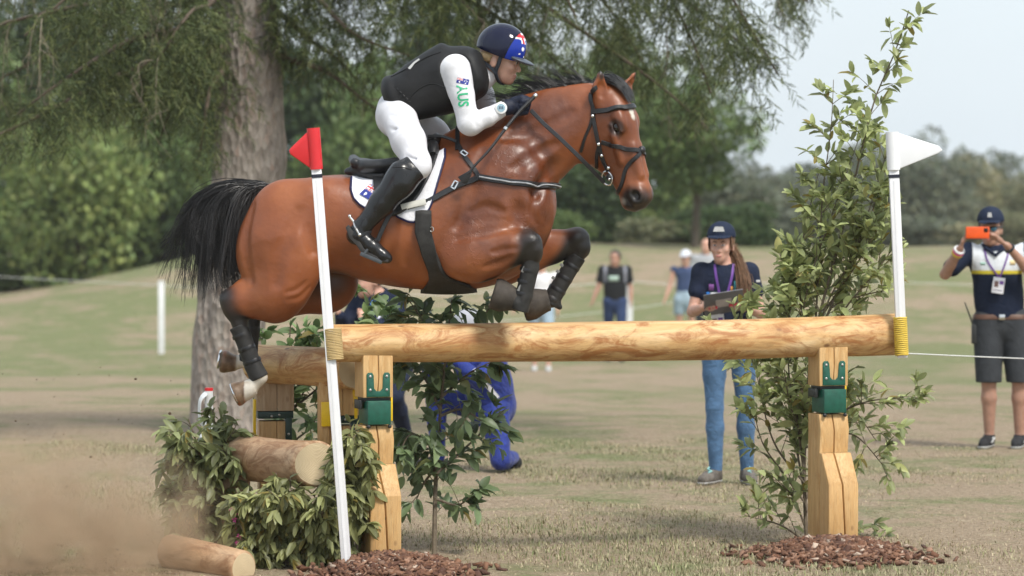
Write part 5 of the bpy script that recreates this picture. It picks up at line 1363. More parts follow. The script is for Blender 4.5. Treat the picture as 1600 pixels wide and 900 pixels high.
# chin strap, hair
M_WEB = simple('navy_webbing', (.016, .02, .03), .7)
for sg in (-1, 1):
    s1 = [hl(8, 27*sg, 2), hl(6, 25.5*sg, -14), hl(3, 22*sg, -28), hl(8, 14*sg, -41), hl(12, 0, -45)]
    obj('chin_strap', MB().ribbon([Vector(x) for x in HW(smooth_path(s1, 16))], [Vector(rl*sg*(1-t*.8) - ru*t) for t in np.linspace(0, 1, 16)], 6/S, 2.4/S).mesh('chin_strap'), M_WEB, helmet)
    s2 = [hl(-32, 14*sg, -8), hl(-18, 22*sg, -18), hl(-4, 23.5*sg, -24), hl(4, 22*sg, -30)]
    obj('nape_strap', MB().ribbon([Vector(x) for x in HW(smooth_path(s2, 14))], [Vector(rl*sg)]*14, 6/S, 2.4/S).mesh('nape_strap'), M_WEB, helmet)
hr = Field((740, -40, -118), (800, 40, -60), 1.2)
hr.add(ell(hl(-14, 0, -8), (21, 26.5, 13), RM)); hr.add(ell(hl(-30, 0, -13), (9, 12, 8), RM), 6); hr.cut(ell(hl(16, 0, -22), (20, 40, 16), RM), 2)
for sg in (-1, 1): hr.cut(ell(hl(-3, 25*sg, -14), (6, 6, 8), RM), 2)
V_, f_ = hr.mesh(1); child('hair', mesh_np('hair', HW(V_), f_), M_BLOND, rider)
# whip in the rider's hand
whip = thing('riding_whip', 'thin black riding whip with silver band held along the horse neck', 'whip')
wpn = smooth_path([(836, -58, -152), (812, -68, -176), (790, -80, -203), (765, -92, -236), (741, -101, -262), (733, -103, -272)], 20)
child('shaft', MB().tube([Vector(x) for x in HW(wpn)], list(np.linspace(3.2, 1.8, 20)/S), 8).mesh('whip_shaft'), M_LEATH, whip)
child('band', MB().tube([Vector(x) for x in HW([(791.5, -79.5, -201), (789, -81, -204.5)])], 3.6/S, 10).mesh('whip_band'), M_STEEL, whip)
child('cap', MB().ball(HW([(836, -58, -152)])[0], 4/S, 10, 8).mesh('whip_cap'), M_STEEL, whip)
tri = [(740, -100, -264), (717, -100, -277), (724, -100, -286), (731, -99, -288), (738, -99, -274)]
child('flap', MB().add([Vector(x) for x in HW(tri + [(a, b_-3, c) for a, b_, c in tri])], [(0, 1, 2, 3, 4), (9, 8, 7, 6, 5)] + [(i, i+5, (i+1) % 5+5, (i+1) % 5) for i in range(5)]).mesh('whip_flap', bevel=.001), M_LEATH, whip)
# ------------------------------------------------------------------ people (metres, local to each person's feet; -y faces the camera)
def lprims(c, fwd, s, jw=1.0):
    """head frame -> prims"""
    f = _n(fwd); l = _n(np.cross((0, 0, 1.), f)); u = np.cross(f, l); u = -u if u[2] < 0 else u; M = np.stack([f, l, u], 1); c = V3(*c)
    hh = lambda a, b_, d, r=None: tuple(c + f*a*s + l*b_*s + u*d*s) if r is None else (*(c + f*a*s + l*b_*s + u*d*s), r)
    A, C, L_ = head_prims(hh, M, s, jw)
    return [(p, k*s) for p, k in A], [(p, k*s) for p, k in C], [(p, k*s) for p, k in L_], hh, M
def lhand(w, k, ax, palm, grip=.6):
    """open or gripping hand: wrist w, knuckles k, ax across the knuckles, palm = direction the fingers curl to"""
    w = V3(*w); k = V3(*k); d = _n(k-w); ax = _n(ax); n = _n(palm); A = [(cone(w, w*.3+k*.7, .021, .027, (n, .6)), .012)]
    for i, t in enumerate((-1.5, -.5, .5, 1.5)):
        b0 = w*.3+k*.7 + ax*t*.0175; b1 = k + ax*t*.019; b2 = b1 + d*.026*(1-grip*.5) + n*.026*grip; b3 = b2 + d*.018*(1-grip*1.5) + n*.026*grip; r_ = (.0085, .0092, .0094, .0088)[i]
        A.append((chain([(*b0, r_*1.15), (*b1, r_), (*b2, r_*.92), (*b3, r_*.8)], None, .002), .004))
    t0 = w*.65+k*.35 + ax*.026; t1 = t0 + d*.028 + ax*.018 + n*.014; t2 = t1 + d*.024 + n*.014 - ax*.004
    A.append((chain([(*t0, .0125), (*t1, .0105), (*t2, .0088)], None, .002), .005)); return A
def human(spec):
    J = spec['J']; h = spec.get('h', .008); X = J.get; s = spec.get('head', 1/305. if spec.get('male') else 1/325.)
    root = Vector(spec['root']); yaw = spec.get('yaw', 0)
    t = thing('person', spec['label'], 'person', root, spec.get('group'))
    def Wd(p): return np.asarray(p, float)
    g = 1.0 if spec.get('male') else .92; fl = ((0, 1, 0), spec.get('flat', .68)) if spec.get('flat', .68) else None
    pe, wa, ch_, nk, hd = [V3(*J[k]) for k in ('pelvis', 'waist', 'chest', 'neck', 'head')]
    fem = not spec.get('male')
    torso = [(chain([(*pe, .138 if fem else .155), (*wa, .112 if fem else .144), (*ch_, .128 if fem else .170)], fl, .05), .03)]
    for sd in 'LR':
        sh = V3(*J['sh'+sd]); torso.append((cone(ch_*.35+sh*.65, sh, (.050 if fem else .064), (.046 if fem else .058)), .05))
    torso.append((cone(ch_*.5+nk*.5, nk, .070, .050 if fem else .058), .06))
    neck = [(cone(nk-V3(0, 0, .02), hd - V3(0, -.012, .045), .046*g, .045*g), .03)]
    A, C, L_, hh, HMx = lprims(hd, J.get('face', (0, -1, -.03)), s, .86 if fem else 1.0)
    arms = {}; fore = {}; legs = {}; shin = {}; hands = {}; feet = {}
    for sd in 'LR':
        sh, el, wr = [V3(*J[k+sd]) for k in ('sh', 'el', 'wr')]; arms[sd] = [(chain([(*sh, .048*g), (*(sh*.5+el*.5), .043*g), (*el, .038*g)], None, .01), .03)]
        fore[sd] = [(chain([(*el, .041*g), (*(el*.62+wr*.38), .040*g), (*wr, .026*g)], None, .01), .015)]
        kn = J['kn'+sd]; hands[sd] = lhand(wr, kn[0], kn[1], kn[2], kn[3] if len(kn) > 3 else .6)
        hp, ke, an_ = [V3(*J[k+sd]) for k in ('hip', 'knee', 'ank')]
        legs[sd] = [(chain([(*hp, .088 if not fem else .076), (*(hp*.5+ke*.5), .074 if not fem else .062), (*ke, .055 if not fem else .046)], None, .02), .05)]
        shin[sd] = [(chain([(*ke, .054 if not fem else .045), (*(ke*.68+an_*.32), .056 if not fem else .047), (*an_, .036 if not fem else .032)], None, .02), .02)]
        to = V3(*J.get('toe'+sd, an_ + V3(0, -.16, -.055))); he = an_ + V3(0, .035, -.045) if 'heel'+sd not in J else V3(*J['heel'+sd])
        feet[sd] = [(chain([(*an_, .036), (*he, .034)], None, .01), .015), (chain([(*he, .034), (*(an_*.4+to*.6+V3(0, 0, -.01)), .038), (*to, .028)], None, .01), .02)]
    ALL = torso + neck + A + sum([arms[x]+fore[x]+hands[x]+legs[x]+shin[x]+feet[x] for x in 'LR'], [])
    P_ = np.concatenate([[np.array(p[0]), np.array(p[1])] for p, k in ALL]); lo = P_.min(0)-.04; hi = P_.max(0)+.04
    def mk(name, lst, infl, mat, cuts=(), planes=(), late=(), par=None, hx=None, colour=None):
        Q = np.concatenate([[np.array(p[0]), np.array(p[1])] for p, k in list(lst)+list(late)]); F = Field(Q.min(0)-.05-infl, Q.max(0)+.05+infl, hx or h)
        for p, k in lst: F.add(p, k, infl)
        for p, k in cuts: F.cut(p, k)
        for p, k in late: F.add(p, k)
        for p, n_, k in planes: F.plane(p, n_, k)
        V, f = F.mesh(1)
        if len(f) == 0: return None, F
        me = mesh_np(name, V, f)
        if colour is not None: attr(me, 'ink', colour(V))
        o = obj(name, me, mat, par or t); return o, F
    body, _ = mk('body', ALL, -.001, spec.get('skin', M_SKIN), C, (), L_)
    sl = spec.get('sleeve', .55)      # share of the upper arm that is covered
    sleeves = []
    for sd in 'LR':
        sh, el, wr = V3(*J['sh'+sd]), V3(*J['el'+sd]), V3(*J['wr'+sd])
        if sl <= 1 and sl > 0: sleeves += [(cone(sh, sh*(1-sl)+el*sl, (.046 if fem else .053), (.046 if fem else .055)), .03)]
        elif sl > 1: sleeves += arms[sd] + fore[sd]
    o_s, F_s = mk('shirt', torso + sleeves, .012, spec['shirt'], [(cone(nk+V3(0, 0, .0), nk+V3(0, -.03, .06), .060, .075), .01)], [(pe - V3(0, 0, spec.get('shirt_len', .02)), (0, 0, -1), .01)] if spec.get('flat', .68) else (), colour=spec.get('shirt_col'))
    # trousers
    lst = [(chain([(*pe, .138 if fem else .152), (*(pe*.6+wa*.4), .122 if fem else .135)], fl, .02), .03)]
    for sd in 'LR': lst += legs[sd] + ([] if spec.get('shorts') else shin[sd])
    if spec.get('shorts'):
        lst = [(chain([(*pe, .150), (*(pe*.6+wa*.4), .140)], fl, .02), .03)]
        for sd in 'LR': hp, ke = V3(*J['hip'+sd]), V3(*J['knee'+sd]); lst.append((cone(hp, hp*.02+ke*.98+V3(0, 0, spec['shorts']), .098*g, .084*g), .03))
    o_t, F_t = mk('shorts' if spec.get('shorts') else 'trousers', lst, .010, spec['trousers'], (), [(V3(*J['kneeL'])+V3(0, 0, spec['shorts']), (0, 0, -1), .006)] if spec.get('shorts') else ())
    for sd in 'LR':
        an_ = V3(*J['ank'+sd]); o_, _ = mk('shoe', feet[sd], .007, spec['shoes'], (), [(an_+V3(0, 0, .012), (0, 0, 1), .006)] if spec.get('flat', .68) else ())
        if spec.get('sole') and o_:
            to = V3(*J.get('toe'+sd, an_ + V3(0, -.16, -.055)))
            Fz = Field(np.minimum(an_, to)-.14, np.maximum(an_, to)+.14, .005)
            for p, k in feet[sd]: Fz.add(p, k, .011)
            Fz.plane((0, 0, an_[2]-.062), (0, 0, 1), .003); V, f = Fz.mesh(1)
            if len(f): obj('sole', mesh_np('sole', V, f), spec['sole'], o_)
    if 'hair' in spec:
        hs = spec['hair']; H_ = [(ell(hh(-6, 0, 6), (32*s, 28*s, 33*s), HMx), .0)] + [(p, .02) for p in hs.get('extra', [])]
        mk('hair', H_, .0, hs['mat'], [(ell(hh(22, 0, -16), (22*s, 22*s, 30*s), HMx), .006)] + [(p, .01) for p in hs.get('cut', [])])
    if 'cap' in spec:
        cm = spec['cap']; Fc = Field(hd - .17, hd + V3(.17, .17, .20), .005)
        Fc.add(ell(hh(-3, 0, 11), (35*s, 30*s, 31*s), HMx)); Fc.plane(hh(0, 0, 8), tuple(-(HMx[:, 2])), .003); Fc.cut(ell(hh(-3, 0, 9), (32*s, 27*s, 28*s), HMx), .002)
        V, f = Fc.mesh(1); co = obj('cap', mesh_np('cap', V, f), cm, t)
        Fb = Field(hd - .17, hd + V3(.17, .17, .20), .004); Fb.add(ell(hh(30, 0, 9), (27*s, 25*s, 3.2*s), HMx @ rotm('Y', 8))); Fb.cut(ell(hh(-4, 0, 6), (33*s, 28*s, 30*s), HMx)); Fb.plane(hh(16, 0, 0), tuple(-HMx[:, 0]), .001)
        V, f = Fb.mesh(1)
        if len(f): obj('cap_brim', mesh_np('cap_brim', V, f), spec.get('brim', cm), co)
        for i, (a, b_, c_, rx, rz) in enumerate(spec.get('cap_logo', ())):
            o_ = MB(); pts_ = [(hh(a, b_-rx, c_-rz)), (hh(a, b_+rx, c_-rz)), (hh(a-2, b_+rx*.7, c_+rz)), (hh(a-2, b_-rx*.7, c_+rz))]
            o_.add([Vector(p) for p in pts_] + [Vector(V3(*p)+HMx[:, 0]*.002) for p in pts_], [(0, 1, 2, 3), (7, 6, 5, 4), (0, 4, 5, 1), (1, 5, 6, 2), (2, 6, 7, 3), (3, 7, 4, 0)]); obj('cap_logo', o_.mesh('cap_logo'), M_PALE, co)
    if not spec.get('far'):
        for sg in (-1, 1):
            if not spec.get('glasses'):
                obj('eye', MB().ball(hh(28.6, 8.3*sg, -8.4), 2.6*s, 10, 8, (1.5, .9, .62)).mesh('eye'), simple('eye_white', (.55, .52, .5), .2), t)
                obj('iris', MB().ball(hh(29.9, 8.3*sg, -8.4), 1.6*s, 8, 6).mesh('iris'), M_EYE, t)
            obj('eyebrow', MB().tube([Vector(hh(31, 4*sg, -2)), Vector(hh(30, 9*sg, -.4)), Vector(hh(27, 14*sg, -2))], [1.1*s, 1.3*s, .7*s], 6).mesh('eyebrow'), simple('brown_brow', (.16, .09, .05), .7), t)
        obj('lips', MB().ball(hh(31, 0, -30.5), 2.6*s, 12, 8, (2.4, .7, .9)).mesh('lips'), simple('soft_lips', (.42, .17, .14), .5), t)
    return t, hh, HMx, F_s, F_t, s
def foot_root(u, v_, D): Y = D+CAM_Y; p = unproj(u, v_, Y); p.z = float(gz(p.x, Y)); return p
M_NAVY = cloth_mat('navy_cotton', (.012, .018, .040), .85, .6, 14, .2); M_JEANS = cloth_mat('blue_denim', (.075, .150, .27), .85, .8, 18, .28); M_CHAR = cloth_mat('charcoal_shorts', (.040, .044, .050), .85, .7, 14, .15)
M_BLACKT = cloth_mat('black_cotton', (.015, .016, .018), .85, .5, 14); M_BLUEJ = cloth_mat('royal_blue_nylon', (.016, .032, .20), .7, 1.0, 9, .25, .3, .03); M_TANK = cloth_mat('slate_blue_top', (.045, .07, .15), .85)
M_LTJEAN = cloth_mat('light_denim', (.32, .42, .50), .85); M_DKJEAN = cloth_mat('dark_denim', (.03, .05, .12), .85)
M_BRHAIR = simple('brown_hair', (.16, .085, .045), .5, .4, .4, 40, .7, 120); M_DKHAIR = simple('dark_hair', (.04, .025, .018), .55)
M_SHOEG = simple('grey_trail_shoe', (.13, .115, .10), .8, .3, .5, 40); M_SHOEB = simple('black_trainer', (.018, .018, .02), .7, .3, .5, 30); M_SOLEW = simple('pale_sole', (.45, .45, .44), .7); M_TEAL = simple('teal_lace', (.25, .52, .52), .6)
M_TAN = skin_mat('tanned_skin', (.40, .225, .16)); M_PURPLE = simple('purple_lanyard', (.13, .045, .26), .6); M_BADGE = simple('badge_card', (.74, .74, .78), .35); M_CAP = cloth_mat('navy_cap', (.012, .020, .045), .8, .3, 20)
b = NB('shirt_print'); b.col(b.attr('ink')).set(Roughness=.85); b.p.inputs['Specular IOR Level'].default_value = .2; b.bump(b.noise(b.coord(), 14, 3, .5, 1.2), .6, .012); M_PRINT = b.m
# --- woman with clipboard
wr_ = foot_root(1140, 742, 22.7)
J = dict(pelvis=(-.01, 0, .93), waist=(-.02, 0, 1.10), chest=(-.025, .0, 1.26), neck=(-.04, -.005, 1.41), head=(-.055, -.015, 1.545), face=(-.22, -1, .02),
         shL=(.125, .01, 1.35), shR=(-.18, .01, 1.35), elL=(.195, -.01, 1.09), elR=(-.235, -.01, 1.10), wrL=(.095, -.215, 1.135), wrR=(-.185, -.21, 1.13),
         knL=((.028, -.262, 1.150), (.25, .1, .95), (-.5, .5, .3), .55), knR=((-.140, -.268, 1.142), (-.25, .1, .95), (.5, .5, .3), .55),
         hipL=(.085, 0, .90), hipR=(-.10, 0, .90), kneeL=(.10, -.01, .49), kneeR=(-.095, -.02, .49), ankL=(.115, .03, .085), ankR=(-.085, .02, .085), toeL=(.135, -.15, .035), toeR=(-.175, -.13, .035))
wt_, hh, HMx, F_s, F_t, s = human(dict(root=wr_, J=J, label='young woman in navy T-shirt and cap holding a clipboard behind the rail', shirt=M_NAVY, trousers=M_JEANS, shoes=M_SHOEG, sole=M_SOLEW, cap=M_CAP, cap_logo=((31.5, 0, 25, 12, 5),),
    brim=M_CAP, h=.0085, sleeve=.48, shirt_len=.06, skin=M_SKIN, hair=dict(mat=M_BRHAIR, extra=[])))
pth = []; gq = np.random.default_rng(8)
for i in range(550):          # long loose hair drawn over her left shoulder
    q_ = gq.normal(0, 1, 6); w_ = .016
    pp = [V3(-.02+q_[0]*.02, .07+q_[1]*.015, 1.53+q_[2]*.025), V3(.035+q_[0]*.012, .045+q_[1]*.015, 1.47), V3(.070+q_[3]*w_, -.055+q_[1]*.012, 1.41+q_[4]*.01), V3(.088+q_[3]*w_*1.3, -.118+q_[1]*.012, 1.32), V3(.090+q_[3]*w_*1.5, -.135+q_[1]*.012, 1.24), V3(.080+q_[5]*w_*1.2, -.135+q_[1]*.01, 1.12+abs(q_[4])*.05)]
    pth.append(bez(pp, 14))
obj('long_hair', strands(np.array(pth), .0028, .0011, 'long_hair', xf=lambda p: np.asarray(p)), M_BRHAIR, wt_)
pth = []
for i in range(300):          # hair combed back under the cap
    q_ = gq.normal(0, 1, 4); sg = -1 if i % 2 else 1
    pp = [V3(*hh(14+q_[0]*3, 23.5*sg, 4+q_[1]*5)), V3(*hh(4, 27*sg, -6+q_[1]*5)), V3(*hh(-14, 25*sg, -14+q_[1]*5)), V3(*hh(-30, 8*sg+q_[2]*3, -16+q_[3]*4))]
    pth.append(bez(pp, 9))
obj('side_hair', strands(np.array(pth), .0022, .0012, 'side_hair', xf=lambda p: np.asarray(p)), M_BRHAIR, wt_)
def lane(F, pts, wd, name, par, mat, off=.004):
    P_ = np.array(pts, float); n = 24; Q = smooth_path(P_, n); o = np.stack([Q[:, 0], np.full(n, F.lo[1]), Q[:, 1]], 1); p = F.hit(o, np.tile([0., 1., 0.], (n, 1)), .8, .003); ok = ~np.isnan(p[:, 0]); p = p[ok]
    gr = F.grad(p); p = p + gr*off; return obj(name, MB().ribbon([Vector(x) for x in p], Hn(gr), wd, .002).mesh(name), mat, par)
lane(F_s, [(-.098, 1.41), (-.092, 1.34), (-.070, 1.22), (-.052, 1.12)], .016, 'lanyard', wt_, M_PURPLE); lane(F_s, [(.020, 1.40), (.010, 1.34), (-.018, 1.22), (-.042, 1.12)], .016, 'lanyard', wt_, M_PURPLE)
def badge(par, x, y, z, w_, h_, rot=0):
    M_ = Matrix.Translation((x, y, z)) @ Matrix.Rotation(rot, 4, 'Y'); o = obj('badge', MB().box((-w_/2, -.002, -h_/2), (w_/2, .002, h_/2), M_).mesh('badge', bevel=.001), M_BADGE, par)
    obj('badge_photo', MB().box((-w_*.36, -.0032, -h_*.12), (-w_*.02, -.0015, h_*.26), M_).mesh('badge_photo'), simple('id_photo', (.16, .09, .08), .4, .5, .5, 200), o); obj('badge_stripe', MB().box((w_*.06, -.0032, h_*.08), (w_*.42, -.0015, h_*.30), M_).mesh('badge_stripe'), M_PURPLE, o)
    obj('badge_line', MB().box((-w_*.36, -.0032, -h_*.34), (w_*.36, -.0015, -h_*.28), M_).mesh('badge_line'), simple('id_text', (.2, .2, .26), .5), o)
badge(wt_, -.085, -.145, 1.03, .085, .115, R(-3))
# T-shirt print: coloured bars and a white line of lettering
def patch(F, x0, x1, z0, z1, mat, name, par, n=8):
    xs_ = np.linspace(x0, x1, n); zs = np.linspace(z0, z1, 3); G_ = np.zeros((3, n, 3))
    for i, z in enumerate(zs): G_[i] = F.hit(np.stack([xs_, np.full(n, F.lo[1]), np.full(n, z)], 1), np.tile([0., 1., 0.], (n, 1)), .8, .003)
    G_ = fillnan(G_); gr = F.grad(G_.reshape(-1, 3)).reshape(G_.shape); return obj(name, sheet(G_+gr*.0022, G_+gr*.0004, name), mat, par)
for x0, x1, z0, z1, c in ((-.135, -.105, 1.235, 1.275, (.20, .07, .26)), (-.150, -.130, 1.19, 1.225, (.02, .16, .50)), (-.125, -.065, 1.205, 1.222, (.7, .7, .72)), (-.055, -.02, 1.205, 1.222, (.7, .7, .72)), (-.015, .055, 1.205, 1.222, (.7, .7, .72)),
                        (.022, .036, 1.235, 1.295, (.05, .30, .34)), (.000, .014, 1.232, 1.262, (.55, .25, .06)), (-.07, -.05, 1.17, 1.195, (.05, .35, .50)), (-.125, -.08, 1.186, 1.192, (.5, .5, .55)), (-.01, .03, 1.186, 1.192, (.5, .5, .55))):
    patch(F_s, x0, x1, z0, z1, simple(f'print_{x0:.2f}_{z0:.2f}', c, .8), 'shirt_print', wt_)
patch(F_s, .165, .19, 1.285, 1.30, M_PALE, 'sleeve_mark', wt_)
wch = obj('wrist_watch', MB().tube([(.095+.03*math.cos(a)*.6, -.205+.03*math.sin(a), 1.135+.03*math.cos(a)) for a in np.linspace(0, 2*math.pi, 17)], .007, 6).mesh('wrist_watch'), simple('pink_strap', (.62, .42, .40), .6), wt_)
obj('watch_face', disc(.016, -.004, .006, 18, Matrix.Translation((.10, -.243, 1.148)) @ Vector((.3, -.9, .3)).to_track_quat('Z', 'Y').to_matrix().to_4x4()).mesh('watch_face'), M_EYE, wch)
for an_x, sg in ((.125, 1), (-.13, -1)):
    obj('lace', MB().tube([(an_x, -.055, .112), (an_x+sg*.012, -.075, .10), (an_x-sg*.012, -.09, .088), (an_x+sg*.01, -.105, .08)], .006, 6).mesh('lace'), M_TEAL, wt_)
cb = thing('clipboard', 'grey clipboard with papers held by the woman in navy', 'clipboard', wr_ + Vector((-.055, -.285, 1.165)))
Mc = Matrix.Rotation(R(-9), 4, 'Y') @ Matrix.Rotation(R(-27), 4, 'X')
obj('board', MB().box((-.125, -.155, -.003), (.125, .155, .003), Mc).mesh('board', bevel=.002), simple('grey_board', (.14, .14, .16), .5), cb)
obj('paper', MB().box((-.112, -.140, .0032), (.112, .125, .006), Mc).mesh('paper'), simple('white_paper', (.74, .74, .74), .8), cb)
obj('clip', MB().box((-.045, .120, .004), (.045, .152, .014), Mc).mesh('clip', bevel=.003), M_STEEL, cb)
obj('label_sheet', MB().box((-.05, -.06, -.0055), (.05, .05, -.0032), Mc).mesh('label_sheet'), simple('pale_label_sheet', (.45, .42, .45), .7), cb)
for dx in (-.07, .06): obj('red_tab', MB().box((dx-.028, .02, -.020), (dx+.028, .045, -.006), Mc).mesh('red_tab', bevel=.004), simple('red_tab', (.62, .05, .07), .5), cb)
# --- man with the orange phone
mr = foot_root(1568, 716, 25.8)
J = dict(pelvis=(-.02, 0, .93), waist=(-.035, 0, 1.10), chest=(-.05, .0, 1.30), neck=(-.075, -.005, 1.475), head=(-.098, -.02, 1.615), face=(-.20, -1, -.03),
         shL=(.155, -.01, 1.42), shR=(-.255, -.01, 1.42), elL=(.205, -.16, 1.24), elR=(-.435, -.11, 1.265), wrL=(-.02, -.315, 1.475), wrR=(-.350, -.30, 1.455),
         knL=((-.115, -.335, 1.535), (-.35, -.45, .82), (-.85, -.1, -.3), .5), knR=((-.328, -.335, 1.530), (.35, -.45, .82), (.85, -.1, -.2), .5),
         hipL=(.085, 0, .92), hipR=(-.115, 0, .92), kneeL=(.115, -.01, .50), kneeR=(-.105, -.01, .50), ankL=(.125, .03, .09), ankR=(-.095, .03, .09), toeL=(.07, -.16, .035), toeR=(-.165, -.145, .035))
def polo(V):
    c = np.tile(np.array((.010, .016, .036)), (len(V), 1)); chest = (np.abs(V[:, 0]+.05) < .185) & (V[:, 1] < .04)
    c[chest & (V[:, 2] > 1.285)] = (.66, .70, .74); c[chest & (V[:, 2] > 1.262) & (V[:, 2] < 1.290)] = (.62, .52, .05); c[chest & (V[:, 2] > 1.43) & (np.abs(V[:, 0]+.07) < .085)] = (.012, .018, .04); return c
mt, hh, HMx, F_s, F_t, s = human(dict(root=mr, J=J, male=True, label='man in navy and white polo shirt and shorts filming with an orange phone', shirt=M_PRINT, shirt_col=polo, trousers=M_CHAR, shorts=-.02, shoes=M_SHOEB, sole=M_SOLEW, cap=M_CAP, glasses=True,
    cap_logo=((32, 0, 24, 5, 5),), h=.0085, sleeve=.70, shirt_len=-.01, skin=M_TAN, hair=dict(mat=M_DKHAIR)))
belt = [(x, y) for x, y in ()]
p_ = []
for a in np.linspace(0, 2*math.pi, 49):
    d = V3(math.cos(a), math.sin(a), 0); p_.append((V3(-.022, 0, .955) + d*.35, -d))
hp_ = F_t.hit(np.array([x[0] for x in p_]), np.array([x[1] for x in p_]), .34, .003)
hp_ = np.where(np.isnan(hp_), V3(-.022, 0, .955), hp_); gr = F_t.grad(hp_)
bo = obj('belt', MB().ribbon([Vector(x) for x in hp_+gr*.002], Hn(gr), .036, .005).mesh('belt'), simple('brown_belt', (.10, .045, .025), .5), mt)
obj('belt_buckle', MB().box((-.05, -.128, .935), (-.005, -.118, .975)).mesh('belt_buckle', bevel=.004), M_STEEL, bo)
for sg in (-1, 1): obj('sunglass_lens', MB().ball(hh(29, 9*sg, -7), 7*s, 14, 10, (1, .55, .8)).mesh('sunglass_lens'), simple('mirror_blue_lens', (.03, .16, .24), .08, .8), mt)
obj('sunglass_frame', MB().tube([Vector(hh(0, 25, -4)), Vector(hh(24, 19, -3)), Vector(hh(32, 8, -3)), Vector(hh(33, 0, -4)), Vector(hh(32, -8, -3)), Vector(hh(24, -19, -3)), Vector(hh(0, -25, -4))], 1.6*s, 6).mesh('sunglass_frame'), M_EYE, mt)
obj('collar', MB().tube([(-.16, -.02, 1.475), (-.14, -.085, 1.45), (-.075, -.125, 1.40), (-.01, -.085, 1.45), (.01, -.02, 1.475)], [.012, .016, .014, .016, .012], 7).mesh('collar'), M_NAVY, mt)
lane(F_s, [(-.15, 1.44), (-.13, 1.36), (-.08, 1.28), (-.05, 1.24)], .012, 'lanyard', mt, M_PURPLE, .005); lane(F_s, [(.02, 1.42), (.0, 1.36), (-.03, 1.28), (-.045, 1.24)], .012, 'lanyard', mt, M_PURPLE, .005)
badge(mt, -.06, -.165, 1.185, .085, .115, R(8))
for dz, c in ((.035, (.75, .75, .75)), (.015, (.75, .10, .28)), (-.005, (.70, .50, .03))):
    w0 = V3(-.350, -.30, 1.455); d = _n(w0 - V3(-.435, -.11, 1.265)); cc = w0 - d*(.055-dz); u1 = _n(np.cross(d, (0, 0, 1.))); u2 = np.cross(d, u1)
    obj('wristband', MB().tube([Vector(cc + u1*.034*math.cos(a) + u2*.034*math.sin(a)) for a in np.linspace(0, 2*math.pi, 19)], .0085, 6).mesh('wristband'), simple(f'band_{dz}', c, .5), mt)
w0 = V3(-.02, -.315, 1.475); d = _n(w0 - V3(.205, -.16, 1.24)); cc = w0 - d*.035; u1 = _n(np.cross(d, (0, 0, 1.))); u2 = np.cross(d, u1)
obj('wrist_watch', MB().tube([Vector(cc + u1*.033*math.cos(a) + u2*.033*math.sin(a)) for a in np.linspace(0, 2*math.pi, 19)], .011, 6).mesh('wrist_watch'), M_LEATH, mt)
patch(F_s, -.18, -.145, 1.33, 1.35, simple('pale_green_logo', (.35, .55, .48), .8), 'shirt_logo', mt); patch(F_s, .03, .07, 1.33, 1.365, simple('pale_gold_logo', (.68, .55, .30), .8), 'shirt_logo', mt)
rdo = obj('two_way_radio', MB().box((-.235, -.06, .76), (-.180, -.02, .90), Matrix.Identity(4)).mesh('two_way_radio', bevel=.006), M_BLACKST, mt)
obj('antenna', MB().tube([(-.222, -.04, .89), (-.285, -.04, 1.06)], [.007, .004], 6).mesh('antenna'), M_BLACKST, rdo)
for x0, sg in ((-.135, 1), (.10, 1)):
    for k_ in range(3): obj('shoe_stripe', MB().tube([(x0+.058+.004*k_, -.03-.03*k_, .085), (x0+.055-.01*k_, -.065-.025*k_, .05)], .005, 6).mesh('shoe_stripe'), M_SOLEW, mt)
ph_ = thing('phone', 'orange phone held up by the man in navy cap', 'phone', mr + Vector((-.238, -.375, 1.566)))
Mp = Matrix.Rotation(R(-8), 4, 'Z')
obj('case', MB().box((-.083, -.005, -.042), (.083, .005, .042), Mp).mesh('case', bevel=.006, seg=3), simple('orange_case', (.80, .10, .012), .45), ph_)
obj('camera_lens', MB().box((.045, -.0075, .004), (.074, -.004, .034), Mp).mesh('camera_lens', bevel=.003), M_EYE, ph_)
# --- distant spectators on the rope line
def stand(x=0, arms=0.0, step=.06):
    return dict(pelvis=(0, 0, .95), waist=(0, 0, 1.12), chest=(0, 0, 1.30), neck=(0, 0, 1.46), head=(0, -.015, 1.60), shL=(.19, 0, 1.41), shR=(-.19, 0, 1.41), elL=(.24, .02, 1.13), elR=(-.25-arms, -.02, 1.14),
                wrL=(.24, -.08, .90), wrR=(-.33-arms*2, -.10, .93), knL=((.24, -.10, .83), (0, 1, 0), (-1, 0, 0), .5), knR=((-.36-arms*2, -.12, .86), (0, 1, 0), (1, 0, 0), .5),
                hipL=(.09, 0, .92), hipR=(-.09, 0, .92), kneeL=(.10, -step, .50), kneeR=(-.10, step, .50), ankL=(.10, -step, .09), ankR=(-.10, step*2, .09), face=(-.3, -1, 0))
fr_ = foot_root(961, 560, 55)
ft, hh, HMx, F_s, F_t, s = human(dict(root=fr_, J=stand(0, .01, .1), male=True, far=True, label='distant man in black T-shirt and blue jeans with a backpack', shirt=M_BLACKT, trousers=M_DKJEAN, shoes=M_SHOEB, h=.016, hair=dict(mat=M_DKHAIR), skin=M_TAN))
patch(F_s, -.10, .05, 1.24, 1.32, simple('pale_green_print', (.42, .55, .48), .8), 'shirt_print', ft)
for sg in (-1, 1): lane(F_s, [(.15*sg, 1.46), (.155*sg, 1.36), (.15*sg, 1.22)], .05, 'backpack_strap', ft, simple('grey_strap', (.22, .23, .27), .8), .006)
human(dict(root=foot_root(1071, 560, 57), J=stand(0, .0, .04), far=True, label='distant woman in slate blue top, pale shorts and white cap', shirt=M_TANK, trousers=M_LTJEAN, shorts=.18, shoes=M_SOLEW, cap=simple('white_cap', (.62, .64, .70), .8), h=.016, sleeve=0, hair=dict(mat=M_BRHAIR), skin=M_SKIN))
